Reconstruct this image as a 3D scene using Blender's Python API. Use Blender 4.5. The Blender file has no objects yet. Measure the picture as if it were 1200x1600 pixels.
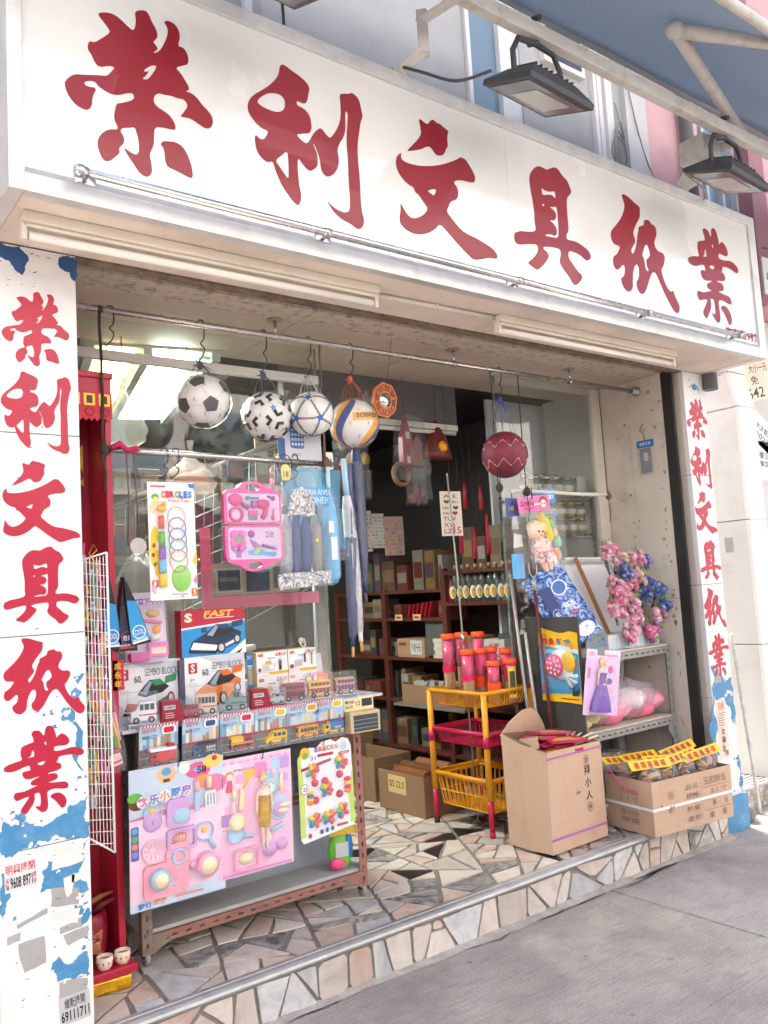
import bpy, math, random
from mathutils import Vector, Matrix
from mathutils.geometry import tessellate_polygon

R = math.radians
random.seed(7)
scene = bpy.context.scene
COL = scene.collection

# ---------------------------------------------------------------- camera
cam_data = bpy.data.cameras.new('camera')
cam = bpy.data.objects.new('camera', cam_data)
COL.objects.link(cam)
scene.camera = cam
cam_data.sensor_fit = 'HORIZONTAL'
cam_data.sensor_width = 36.0
cam_data.lens = 39.49
cam_data.clip_start = 0.05
cam_data.clip_end = 500
YAW, PITCH, ROLL = 0.6515, 0.0926, -0.0588
fwd = Vector((math.sin(YAW) * math.cos(PITCH), math.cos(YAW) * math.cos(PITCH), math.sin(PITCH)))
r0 = Vector((math.cos(YAW), -math.sin(YAW), 0))
u0 = r0.cross(fwd)
rgt = r0 * math.cos(ROLL) + u0 * math.sin(ROLL)
upv = u0 * math.cos(ROLL) - r0 * math.sin(ROLL)
mw = Matrix((rgt, upv, -fwd)).transposed().to_4x4()
mw.translation = (-0.8901, -2.8243, 1.5)
cam.matrix_world = mw

# ---------------------------------------------------------------- sky, sun, exposure
SUN_EL, SUN_AZ = 54, 12          # degrees; azimuth clockwise from +Y
world = bpy.data.worlds.new('World')
scene.world = world
world.use_nodes = True
wn = world.node_tree
sky = wn.nodes.new('ShaderNodeTexSky')
sky.sky_type = 'NISHITA'
sky.sun_disc = False
sky.sun_elevation = R(SUN_EL)
sky.sun_rotation = R(SUN_AZ)
sky.air_density = 0.55
sky.dust_density = 9.0
sky.ozone_density = 0.2
bg = wn.nodes['Background']
bg.inputs['Strength'].default_value = 0.15
wn.links.new(sky.outputs[0], bg.inputs[0])
sun_data = bpy.data.lights.new('sun', 'SUN')
sun_data.energy = 1.4
sun_data.angle = R(25)
sun_data.color = (1.0, 0.98, 0.95)
sun = bpy.data.objects.new('sun', sun_data)
COL.objects.link(sun)
sd = Vector((math.sin(R(SUN_AZ)) * math.cos(R(SUN_EL)), math.cos(R(SUN_AZ)) * math.cos(R(SUN_EL)), math.sin(R(SUN_EL))))
sun.rotation_euler = sd.to_track_quat('Z', 'Y').to_euler()
sun.location = sd * 30
vs = scene.view_settings
vs.view_transform = 'Standard'
vs.look = 'None'
vs.exposure = 2.75
vs.gamma = 1.0
vs.use_curve_mapping = False
scene.cycles.max_bounces = 8
scene.cycles.transparent_max_bounces = 24
scene.cycles.use_denoising = True

# ---------------------------------------------------------------- materials
def lin(v):
    v /= 255.0
    return v / 12.92 if v <= 0.04045 else ((v + 0.055) / 1.055) ** 2.4
def C(r, g, b):
    return (lin(r), lin(g), lin(b))
MATS = {}
def mat(col, rough=.55, metal=0., var=.10, scale=9., bump=0., bscale=60., coat=0., dirt=0., dcol=(.12, .1, .08), dscale=3.):
    key = (tuple(round(x, 4) for x in col), rough, metal, var, scale, bump, bscale, coat, dirt, dcol, dscale)
    if key in MATS:
        return MATS[key]
    m = bpy.data.materials.new('material')
    m.use_nodes = True
    nt = m.node_tree; N = nt.nodes; L = nt.links
    p = N['Principled BSDF']
    p.inputs['Roughness'].default_value = rough
    p.inputs['Metallic'].default_value = metal
    if coat:
        p.inputs['Coat Weight'].default_value = coat
        p.inputs['Coat Roughness'].default_value = .03
        p.inputs['Coat IOR'].default_value = 1.7
    p.inputs['Base Color'].default_value = (*col, 1)
    if var or bump or dirt:
        tc = N.new('ShaderNodeTexCoord')
    out = None
    if var:
        n = N.new('ShaderNodeTexNoise'); n.inputs['Scale'].default_value = scale; n.inputs['Detail'].default_value = 5
        L.new(tc.outputs['Object'], n.inputs['Vector'])
        mx = N.new('ShaderNodeMixRGB')
        mx.inputs[1].default_value = (*[max(0, x * (1 - var * 1.6)) for x in col], 1)
        mx.inputs[2].default_value = (*[min(1, x * (1 + var * 1.6)) for x in col], 1)
        L.new(n.outputs['Fac'], mx.inputs[0]); out = mx.outputs[0]
        rr = N.new('ShaderNodeMapRange')
        rr.inputs['To Min'].default_value = max(0, rough - .08); rr.inputs['To Max'].default_value = min(1, rough + .1)
        L.new(n.outputs['Fac'], rr.inputs['Value']); L.new(rr.outputs[0], p.inputs['Roughness'])
    if dirt:
        n2 = N.new('ShaderNodeTexNoise'); n2.inputs['Scale'].default_value = dscale; n2.inputs['Detail'].default_value = 9
        n2.inputs['Roughness'].default_value = .65
        L.new(tc.outputs['Object'], n2.inputs['Vector'])
        cr = N.new('ShaderNodeValToRGB'); cr.color_ramp.elements[0].position = .5; cr.color_ramp.elements[1].position = .75
        L.new(n2.outputs['Fac'], cr.inputs[0])
        ml = N.new('ShaderNodeMath'); ml.operation = 'MULTIPLY'; ml.inputs[1].default_value = dirt
        L.new(cr.outputs[0], ml.inputs[0])
        m2 = N.new('ShaderNodeMixRGB')
        if out is not None: L.new(out, m2.inputs[1])
        else: m2.inputs[1].default_value = (*col, 1)
        m2.inputs[2].default_value = (*dcol, 1)
        L.new(ml.outputs[0], m2.inputs[0]); out = m2.outputs[0]
    if out is not None: L.new(out, p.inputs['Base Color'])
    if bump:
        nb = N.new('ShaderNodeTexNoise'); nb.inputs['Scale'].default_value = bscale; nb.inputs['Detail'].default_value = 6
        L.new(tc.outputs['Object'], nb.inputs['Vector'])
        b = N.new('ShaderNodeBump'); b.inputs['Strength'].default_value = bump; b.inputs['Distance'].default_value = .01
        L.new(nb.outputs['Fac'], b.inputs['Height']); L.new(b.outputs[0], p.inputs['Normal'])
    MATS[key] = m
    return m
def pr(r, g, b, rough=.4):            # print ink / coloured plastic, given as seen colour
    return mat(tuple(.92 * v for v in C(r, g, b)), rough, var=.03, scale=20)
def emit(col, s):
    key = ('emit', col, s)
    if key not in MATS:
        m = bpy.data.materials.new('lamp_glow'); m.use_nodes = True
        p = m.node_tree.nodes['Principled BSDF']
        p.inputs['Emission Color'].default_value = (*col, 1); p.inputs['Emission Strength'].default_value = s
        MATS[key] = m
    return MATS[key]
def clear(tint=(1, 1, 1), haze=.04, hcol=(.8, .8, .8), rough=.02, ior=1.45, wrinkle=0., wscale=25., refl=1.0):
    """thin clear sheet: transparent + fresnel gloss + a little milky haze"""
    key = ('clear', tint, haze, hcol, rough, ior, wrinkle, wscale, refl)
    if key in MATS: return MATS[key]
    m = bpy.data.materials.new('clear_sheet'); m.use_nodes = True
    nt = m.node_tree; N = nt.nodes; L = nt.links
    N.remove(N['Principled BSDF'])
    t = N.new('ShaderNodeBsdfTransparent'); t.inputs[0].default_value = (*tint, 1)
    g = N.new('ShaderNodeBsdfGlossy'); g.inputs['Roughness'].default_value = rough
    d = N.new('ShaderNodeBsdfDiffuse'); d.inputs[0].default_value = (*hcol, 1)
    f = N.new('ShaderNodeFresnel')
    ge = N.new('ShaderNodeNewGeometry'); ma = N.new('ShaderNodeMath'); ma.operation = 'MULTIPLY_ADD'   # same gloss on both faces of a thin sheet
    ma.inputs[1].default_value = 1 / ior - ior; ma.inputs[2].default_value = ior
    L.new(ge.outputs['Backfacing'], ma.inputs[0]); L.new(ma.outputs[0], f.inputs[0])
    a = N.new('ShaderNodeMixShader'); a.inputs[0].default_value = haze
    b = N.new('ShaderNodeMixShader')
    L.new(t.outputs[0], a.inputs[1]); L.new(d.outputs[0], a.inputs[2])
    mu = N.new('ShaderNodeMath'); mu.operation = 'MULTIPLY'; mu.inputs[1].default_value = refl
    L.new(f.outputs[0], mu.inputs[0])
    L.new(mu.outputs[0], b.inputs[0]); L.new(a.outputs[0], b.inputs[1]); L.new(g.outputs[0], b.inputs[2])
    if wrinkle:
        tc = N.new('ShaderNodeTexCoord'); n = N.new('ShaderNodeTexNoise'); n.inputs['Scale'].default_value = wscale
        n.inputs['Detail'].default_value = 3; n.inputs['Distortion'].default_value = 1.5
        L.new(tc.outputs['Object'], n.inputs['Vector'])
        bp = N.new('ShaderNodeBump'); bp.inputs['Strength'].default_value = wrinkle; bp.inputs['Distance'].default_value = .03
        L.new(n.outputs['Fac'], bp.inputs['Height'])
        L.new(bp.outputs[0], g.inputs['Normal']); L.new(bp.outputs[0], f.inputs['Normal']); L.new(bp.outputs[0], d.inputs['Normal'])
    L.new(b.outputs[0], N['Material Output'].inputs[0])
    MATS[key] = m
    return m

# ---------------------------------------------------------------- geometry helpers
class MB:
    def __init__(s):
        s.v = []; s.f = []; s.m = []; s.sm = []; s.mats = []; s.M = None
    def mi(s, m):
        if m not in s.mats: s.mats.append(m)
        return s.mats.index(m)
    def add(s, vs, fs, m, smooth=False):
        o = len(s.v); k = s.mi(m)
        if s.M is not None: vs = [tuple(s.M @ Vector(v)) for v in vs]
        s.v += [tuple(v) for v in vs]
        for f in fs:
            s.f.append([i + o for i in f]); s.m.append(k); s.sm.append(smooth)
        return s
    def box(s, x0, x1, y0, y1, z0, z1, m):
        v = [(x, y, z) for z in (z0, z1) for y in (y0, y1) for x in (x0, x1)]
        return s.add(v, [(0, 2, 3, 1), (4, 5, 7, 6), (0, 1, 5, 4), (2, 6, 7, 3), (0, 4, 6, 2), (1, 3, 7, 5)], m)
    def tube(s, pts, r, m, n=8, smooth=True, closed=False):
        pts = [Vector(p) for p in pts]; rr = r if isinstance(r, (list, tuple)) else [r] * len(pts)
        vs = []; fs = []; K = len(pts)
        d0 = pts[1] - pts[0]
        ref = Vector((0, 0, 1)) if abs(d0.normalized().z) < .9 else Vector((1, 0, 0))
        for i, p in enumerate(pts):
            if closed: d = (pts[(i + 1) % K] - pts[i - 1]).normalized()
            else: d = (pts[min(i + 1, K - 1)] - pts[max(i - 1, 0)]).normalized()
            a = d.cross(ref)
            if a.length < 1e-4: a = d.cross(Vector((0, 1, 0)))
            a.normalize(); b = a.cross(d).normalized()
            ref = b
            for k in range(n):
                t = 2 * math.pi * k / n
                vs.append(p + (a * math.cos(t) + b * math.sin(t)) * rr[i])
        for i in range(K if closed else K - 1):
            j = (i + 1) % K
            for k in range(n):
                fs.append((i * n + k, i * n + (k + 1) % n, j * n + (k + 1) % n, j * n + k))
        s.add(vs, fs, m, smooth)
        if not closed:
            o = len(s.v) - len(vs)
            k = s.mi(m)
            s.f.append([o + q for q in range(n)][::-1]); s.m.append(k); s.sm.append(False)
            s.f.append([o + (K - 1) * n + q for q in range(n)]); s.m.append(k); s.sm.append(False)
        return s
    def lathe(s, prof, m, c=(0, 0, 0), n=16, smooth=True, sx=1., sy=1., cap=True, axis='z'):
        vs = []; fs = []
        for r, z in prof:
            for k in range(n):
                t = 2 * math.pi * k / n
                x, y = r * math.cos(t) * sx, r * math.sin(t) * sy
                if axis == 'y': vs.append((c[0] + x, c[1] + z, c[2] + y))
                elif axis == 'x': vs.append((c[0] + z, c[1] + x, c[2] + y))
                else: vs.append((c[0] + x, c[1] + y, c[2] + z))
        for i in range(len(prof) - 1):
            for k in range(n):
                f = (i * n + k, i * n + (k + 1) % n, (i + 1) * n + (k + 1) % n, (i + 1) * n + k)
                fs.append(f[::-1] if axis == 'y' else f)
        s.add(vs, fs, m, smooth)
        if cap:
            o = len(s.v) - len(vs); k = s.mi(m)
            for q, rev in ((0, True), (len(prof) - 1, False)):
                if prof[q][0] > 1e-5:
                    f = [o + q * n + j for j in range(n)]
                    s.f.append(f[::-1] if rev else f); s.m.append(k); s.sm.append(False)
        return s
    def ball(s, c, r, m, n=14, k=9, lo=-90, hi=90, axis='z'):
        rx, ry, rz = (r, r, r) if not isinstance(r, (tuple, list)) else r
        vs = []; fs = []
        for i in range(k + 1):
            t = R(lo + (hi - lo) * i / k)
            for j in range(n):
                a = 2 * math.pi * j / n
                if axis == 'y': vs.append((c[0] + rx * math.cos(t) * math.cos(a), c[1] - ry * math.sin(t), c[2] + rz * math.cos(t) * math.sin(a)))
                else: vs.append((c[0] + rx * math.cos(t) * math.cos(a), c[1] + ry * math.cos(t) * math.sin(a), c[2] + rz * math.sin(t)))
        for i in range(k):
            for j in range(n):
                f = (i * n + j, i * n + (j + 1) % n, (i + 1) * n + (j + 1) % n, (i + 1) * n + j)
                fs.append(f)
        return s.add(vs, fs, m, True)
    def loops(s, loops, y0, y1, m, ms=None):
        """2-D loops (x,z) with holes, filled at y0 (facing -y) and extruded back to y1"""
        tri = tessellate_polygon([[Vector((x, z, 0)) for x, z in l] for l in loops])
        flat = [p for l in loops for p in l]
        fs = []
        for t in tri:
            a, b, c = (flat[i] for i in t)
            cr = (b[0] - a[0]) * (c[1] - a[1]) - (b[1] - a[1]) * (c[0] - a[0])
            if abs(cr) < 1e-12: continue
            fs.append(tuple(t) if cr > 0 else tuple(t)[::-1])
        s.add([(x, y0, z) for x, z in flat], fs, m)
        if y1 is not None:
            for l in loops:
                K = len(l)
                s.add([(x, y0, z) for x, z in l] + [(x, y1, z) for x, z in l],
                      [(i, (i + 1) % K, K + (i + 1) % K, K + i) for i in range(K)], ms or m)
        return s
    def build(s, name, parent=None, loc=(0, 0, 0), rot=(0, 0, 0), bevel=0., seg=2, kind=None, sub=0):
        me = bpy.data.meshes.new(name)
        me.from_pydata(s.v, [], s.f)
        for m in s.mats: me.materials.append(m)
        me.polygons.foreach_set('material_index', s.m)
        me.polygons.foreach_set('use_smooth', s.sm)
        me.update()
        return place(name, me, parent, loc, rot, bevel, seg, kind, sub)
def place(name, me, parent=None, loc=(0, 0, 0), rot=(0, 0, 0), bevel=0., seg=2, kind=None, sub=0):
    o = bpy.data.objects.new(name, me)
    COL.objects.link(o)
    if parent is not None: o.parent = parent
    o.location = loc; o.rotation_euler = rot
    if bevel:
        b = o.modifiers.new('bevel', 'BEVEL'); b.width = bevel; b.segments = seg; b.limit_method = 'ANGLE'; b.angle_limit = R(40)
    if sub:
        b = o.modifiers.new('subdivision', 'SUBSURF'); b.levels = sub; b.render_levels = sub
    if kind: o['kind'] = kind
    return o
def tag(o, label, cat, group=None):
    o['label'] = label; o['category'] = cat
    if group: o['group'] = group
    return o
def thing(name, label, cat, loc=(0, 0, 0), rot=(0, 0, 0), group=None):
    o = bpy.data.objects.new(name, None)
    o.empty_display_size = .1
    COL.objects.link(o)
    o.location = loc; o.rotation_euler = rot
    return tag(o, label, cat, group)
def struct(o):
    o['kind'] = 'structure'
    return o
TXT = {}
def text_geo(t, bold=0.):
    if (t, bold) in TXT: return TXT[(t, bold)]
    cu = bpy.data.curves.new('text', 'FONT'); cu.body = t; cu.resolution_u = 2; cu.offset = bold
    ob = bpy.data.objects.new('text', cu)
    COL.objects.link(ob)
    me = ob.to_mesh()
    v = [(p.co.x, p.co.y) for p in me.vertices]; f = [tuple(p.vertices) for p in me.polygons]
    ob.to_mesh_clear(); bpy.data.objects.remove(ob); bpy.data.curves.remove(cu)
    if not v: v = [(0, 0), (1, 0), (0, 1)]; f = []
    x0 = min(p[0] for p in v); x1 = max(p[0] for p in v); y0 = min(p[1] for p in v); y1 = max(p[1] for p in v)
    g = ([(p[0] - x0, p[1] - y0) for p in v], f, x1 - x0, y1 - y0)
    TXT[(t, bold)] = g
    return g
def add_text(mb, t, x, z, w, h, y, m, bold=.01, slant=0., rot=0.):
    """text filling the box x..x+w, z..z+h on the plane y"""
    v, f, tw, th = text_geo(t, bold)
    c, s_ = math.cos(rot), math.sin(rot)
    out = []
    for a, b in v:
        px = a / tw * w + slant * b / th * h; pz = b / th * h
        if rot: px, pz = px * c - pz * s_, px * s_ + pz * c
        out.append((x + px, y, z + pz))
    # orient towards -y
    ff = []
    for q in f:
        a, b, cc = (out[i] for i in q[:3])
        cr = (b[0] - a[0]) * (cc[2] - a[2]) - (b[2] - a[2]) * (cc[0] - a[0])
        ff.append(q if cr > 0 else q[::-1])
    mb.add(out, ff, m)
def ell(x, z, rx, rz, n=18, a0=0.):
    return [(x + rx * math.cos(2 * math.pi * k / n + a0), z + rz * math.sin(2 * math.pi * k / n + a0)) for k in range(n)]
def rrect(x0, x1, z0, z1, r, n=4):
    out = []
    for cx, cz, a in ((x1 - r, z0 + r, -90), (x1 - r, z1 - r, 0), (x0 + r, z1 - r, 90), (x0 + r, z0 + r, 180)):
        for k in range(n + 1):
            t = R(a + 90 * k / n); out.append((cx + r * math.cos(t), cz + r * math.sin(t)))
    return out
def printed(items, name, parent, y=-.0006, w=1., h=1., step=.00025, x0=0., z0=0.):
    """flat print as thin layered shapes. coordinates are fractions of w,h (origin bottom left at x0,z0)"""
    mb = MB(); d = y
    for it in items:
        k = it[0]; d -= step
        X = lambda a: x0 + a * w
        Z = lambda a: z0 + a * h
        if k == 'r': a, b, c, e, m = it[1:]; mb.loops([[(X(a), Z(c)), (X(b), Z(c)), (X(b), Z(e)), (X(a), Z(e))]], d, None, m)
        elif k == 'R': a, b, c, e, rr, m = it[1:]; mb.loops([rrect(X(a), X(b), Z(c), Z(e), rr)], d, None, m)
        elif k == 'e': a, c, ra, rc, m = it[1:]; mb.loops([ell(X(a), Z(c), ra * w, rc * h)], d, None, m)
        elif k == 'p': pts, m = it[1:]; mb.loops([[(X(a), Z(c)) for a, c in pts]], d, None, m)
        elif k == 't': t, a, b, c, e, m = it[1:7]; add_text(mb, t, X(a), Z(c), (b - a) * w, (e - c) * h, d, m, *(it[7:]))
    return mb.build(name, parent)
def jag(poly, it=3, amp=.18):
    for _ in range(it):
        out = []
        for i, a in enumerate(poly):
            b = poly[(i + 1) % len(poly)]
            dx, dy = b[0] - a[0], b[1] - a[1]; k = random.uniform(-amp, amp)
            out += [a, ((a[0] + b[0]) / 2 - dy * k, (a[1] + b[1]) / 2 + dx * k)]
        poly = out
        amp *= .85
    return poly
def chaikin(l):
    out = []
    for i, a in enumerate(l):
        b = l[(i + 1) % len(l)]
        out += [(a[0] * .75 + b[0] * .25, a[1] * .75 + b[1] * .25), (a[0] * .25 + b[0] * .75, a[1] * .25 + b[1] * .75)]
    return out
def split_poly(poly, p, n):
    A = []; B = []
    for i, a in enumerate(poly):
        b = poly[(i + 1) % len(poly)]
        da = (a[0] - p[0]) * n[0] + (a[1] - p[1]) * n[1]; db = (b[0] - p[0]) * n[0] + (b[1] - p[1]) * n[1]
        (A if da >= 0 else B).append(a)
        if (da >= 0) != (db >= 0):
            t = da / (da - db); q = (a[0] + (b[0] - a[0]) * t, a[1] + (b[1] - a[1]) * t)
            A.append(q); B.append(q)
    return A, B
def area(p):
    return abs(sum(p[i][0] * p[(i + 1) % len(p)][1] - p[(i + 1) % len(p)][0] * p[i][1] for i in range(len(p)))) / 2
def shards(poly, amax, rng, depth=0):
    """irregular crazy-paving pieces: recursive cuts with random slanted lines"""
    a = area(poly)
    if a < amax * rng.uniform(.35, 1.25) or depth > 14: return [poly]
    cx = sum(p[0] for p in poly) / len(poly); cy = sum(p[1] for p in poly) / len(poly)
    sxx = sum((p[0] - cx) ** 2 for p in poly); syy = sum((p[1] - cy) ** 2 for p in poly); sxy = sum((p[0] - cx) * (p[1] - cy) for p in poly)
    ang = .5 * math.atan2(2 * sxy, sxx - syy) + rng.gauss(0, .45)
    sp = math.sqrt(a) * .22
    A, B = split_poly(poly, (cx + rng.uniform(-sp, sp), cy + rng.uniform(-sp, sp)), (math.cos(ang), math.sin(ang)))
    out = []
    for q in (A, B):
        if len(q) >= 3 and area(q) > 1e-5: out += shards(q, amax, rng, depth + 1)
    return out
def inset(poly, g):
    cx = sum(p[0] for p in poly) / len(poly); cy = sum(p[1] for p in poly) / len(poly)
    q = list(poly)
    for i, a in enumerate(poly):
        b = poly[(i + 1) % len(poly)]
        nx, ny = -(b[1] - a[1]), b[0] - a[0]; l = math.hypot(nx, ny)
        if l < 1e-9: continue
        nx /= l; ny /= l
        if (cx - a[0]) * nx + (cy - a[1]) * ny < 0: nx, ny = -nx, -ny
        q, _ = split_poly(q, (a[0] + nx * g, a[1] + ny * g), (nx, ny))
        if len(q) < 3: return None
    return q

# brush characters of the shop name: outlines in thousandths of their own box
GLYPHS = {
  '榮': [
    "219,871 244,889 298,904 343,901 383,881 424,857 451,848 466,875 473,923 465,958 484,981 537,1000 560,986 582,943 612,906 620,868 602,839 583,822 610,804 618,787 600,775 584,754 609,765 639,796 676,863 692,911 691,949 668,967 681,985 715,991 754,978 776,946 778,904 760,852 799,857 828,829 836,793 830,761 789,740 736,713 776,689 810,647 833,618 827,599 802,585 847,588 887,571 921,537 976,504 1000,472 996,428 971,400 934,394 884,411 835,428 794,424 757,419 786,454 816,497 809,519 784,534 745,527 696,530 652,522 608,521 579,493 574,459 595,437 647,421 676,412 709,383 725,345 716,326 672,323 614,318 576,305 569,255 567,201 546,160 534,132 546,86 548,30 521,1 489,0 457,17 427,54 396,87 359,137 384,128 424,114 452,114 467,148 462,212 452,242 442,274 407,261 361,249 342,226 367,200 367,160 344,138 331,120 338,97 305,66 283,44 251,27 225,35 205,73 193,113 203,155 235,195 284,223 320,226 330,247 312,271 306,301 315,347 325,380 371,397 445,437 438,473 396,461 350,437 304,425 260,432 212,447 195,468 165,467 130,453 121,437 142,427 203,436 171,376 166,319 138,290 95,292 49,314 13,359 0,406 19,438 62,475 114,486 210,512 267,523 295,555 323,592 283,588 225,562 194,577 174,619 149,643 154,681 167,696 194,695 243,737 300,788 281,815 251,841",
    "513,624 533,650 581,682 605,682 590,651 560,608 535,579 499,574 531,604 551,638 527,625",
    "615,222 630,239 669,247 718,255 766,242 799,204 813,174 831,127 835,63 803,62 749,75 691,87 658,91 640,120 639,174 631,201 615,209",
  ],
  '利': [
    "277,979 298,1000 328,999 372,982 441,964 496,939 527,906 512,859 497,801 476,779 445,777 415,782 404,769 412,747 463,745 512,713 524,657 523,615 504,581 457,568 400,547 397,536 433,512 475,501 500,530 541,595 596,645 622,638 657,605 686,596 723,639 765,702 792,774 797,844 792,929 805,948 883,969 912,988 972,960 989,890 1000,836 976,790 960,725 932,604 930,508 938,355 935,251 938,140 958,76 940,26 905,0 872,4 830,25 756,39 694,68 654,105 623,148 665,120 717,98 781,93 820,111 832,152 834,229 831,330 837,485 832,570 836,657 850,747 860,810 848,837 833,807 832,750 830,698 809,637 761,573 742,521 754,473 745,411 708,352 652,313 611,320 587,352 581,421 559,483 531,528 535,501 561,458 564,392 551,356 491,314 457,329 423,357 393,387 385,307 390,227 392,187 407,141 396,82 374,53 335,73 298,109 252,155 217,218 196,265 184,308 140,289 93,308 58,347 47,407 51,454 81,436 110,433 140,463 160,507 109,507 54,536 10,579 0,624 14,668 50,715 114,762 184,819 247,888 271,936",
    "76,678 112,721 171,764 241,783 289,777 309,746 303,703 278,671 233,652 175,650 108,659",
    "203,318 255,364 305,409 311,354 310,273 305,217 277,241 236,287",
  ],
  '文': [
    "65,654 52,623 70,599 136,594 230,602 348,630 459,669 551,713 634,759 664,784 721,778 757,741 799,692 814,650 797,616 761,606 675,601 606,586 571,561 607,533 617,490 598,436 528,405 496,351 476,314 532,269 594,221 659,190 771,175 873,150 953,128 997,90 1000,61 969,49 909,46 837,24 754,0 714,3 644,43 571,90 478,156 402,209 349,154 282,112 201,83 123,75 49,95 7,124 6,175 23,225 21,279 47,246 79,206 128,186 196,210 252,248 293,297 249,335 206,381 171,392 161,425 117,431 64,457 17,504 0,563 16,618 44,646",
    "296,428 327,447 376,465 386,455 358,406 330,418",
    "255,961 276,966 312,952 341,945 362,974 389,1000 418,997 439,984 466,989 509,971 557,955 543,926 535,874 540,834 518,808 501,770 472,744 432,731 400,735 376,761 356,776 323,774 262,735 186,705 112,680 157,727 225,793 272,852 266,910",
  ],
  '具': [
    "252,845 291,896 340,939 392,957 443,953 487,948 537,977 597,1000 643,992 684,948 746,924 781,870 795,835 779,804 726,764 714,669 715,576 716,491 706,459 678,426 679,384 793,395 887,375 968,348 1000,307 983,273 943,250 907,255 850,283 768,294 694,292 680,232 731,188 795,130 852,106 841,69 793,27 748,0 708,12 668,66 593,117 554,174 576,212 586,267 562,285 464,280 361,263 359,242 402,228 426,195 393,152 330,92 264,47 227,55 185,70 141,87 203,128 263,179 290,225 284,265 195,251 107,230 41,217 7,235 0,270 19,317 31,313 81,339 174,349 263,371 283,401 272,443 278,549 267,643 253,715 245,787",
    "397,775 420,762 476,756 535,772 571,786 574,718 542,733 508,741 449,723 403,712 395,741",
    "385,606 394,639 422,633",
    "478,627 536,638 578,651 580,578 578,463 570,378 475,366 384,363 420,379 478,391 516,382 554,408 554,458 518,492 464,511 527,517 560,550 559,588 533,613",
  ],
  '紙': [
    "221,991 257,1000 325,988 383,965 432,947 486,933 480,876 469,824 409,758 358,686 343,645 376,590 341,546 291,490 300,456 324,463 365,525 390,579 411,653 437,698 438,736 492,755 533,776 534,814 569,830 629,835 644,805 694,805 724,769 717,711 681,661 666,615 689,579 729,557 795,559 823,522 809,480 782,425 740,390 764,311 808,238 868,193 910,227 939,155 1000,90 983,24 940,0 884,26 824,92 755,177 706,259 658,332 628,347 577,322 526,242 480,162 434,111 390,97 347,121 328,171 334,207 368,236 389,295 386,352 357,370 327,349 292,287 276,214 270,140 231,98 178,85 126,116 97,175 114,206 147,220 172,273 168,325 139,323 101,286 53,259 11,283 3,334 18,379 65,401 104,444 131,487 76,493 29,498 0,552 12,606 70,657 156,733 225,821 256,903 228,958",
    "454,473 488,531 523,585 553,587 577,541 586,497 551,463 515,443 514,386 543,344 513,329 489,360 481,446",
  ],
  '業': [
    "344,936 369,961 413,961 457,944 481,897 506,894 512,965 538,995 573,1000 613,980 632,929 646,884 647,836 686,874 727,885 782,855 817,802 811,759 764,737 683,744 633,746 612,720 621,690 682,686 763,693 835,707 928,695 1000,653 999,614 967,590 905,604 813,623 721,622 675,615 664,578 638,553 688,543 713,503 692,468 626,455 546,449 536,431 595,436 650,422 662,382 634,353 573,344 538,336 613,323 693,319 764,312 796,268 777,228 701,236 611,254 531,242 521,201 529,134 532,58 511,14 462,0 418,32 361,94 400,82 434,80 445,130 437,235 384,240 364,225 373,181 352,119 303,63 263,14 220,32 192,69 227,114 276,170 310,215 248,208 195,194 147,184 115,227 125,276 163,283 230,276 307,295 376,316 425,322 337,332 318,369 358,395 417,413 435,426 378,420 309,408 252,422 224,469 229,505 282,511 326,508 317,557 293,570 225,553 148,528 73,526 16,540 0,575 36,606 131,628 232,641 209,696 208,743 220,788 249,803 308,818 371,832 367,875 344,917",
    "290,655 334,677 345,732 369,736 378,665 334,658",
    "395,573 460,591 519,591 469,542",
    "494,805 524,824 525,772 508,784",
    "550,168 600,202 675,198 730,160 759,111 763,67 737,15 696,10 667,52 618,118",
  ],
}

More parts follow.
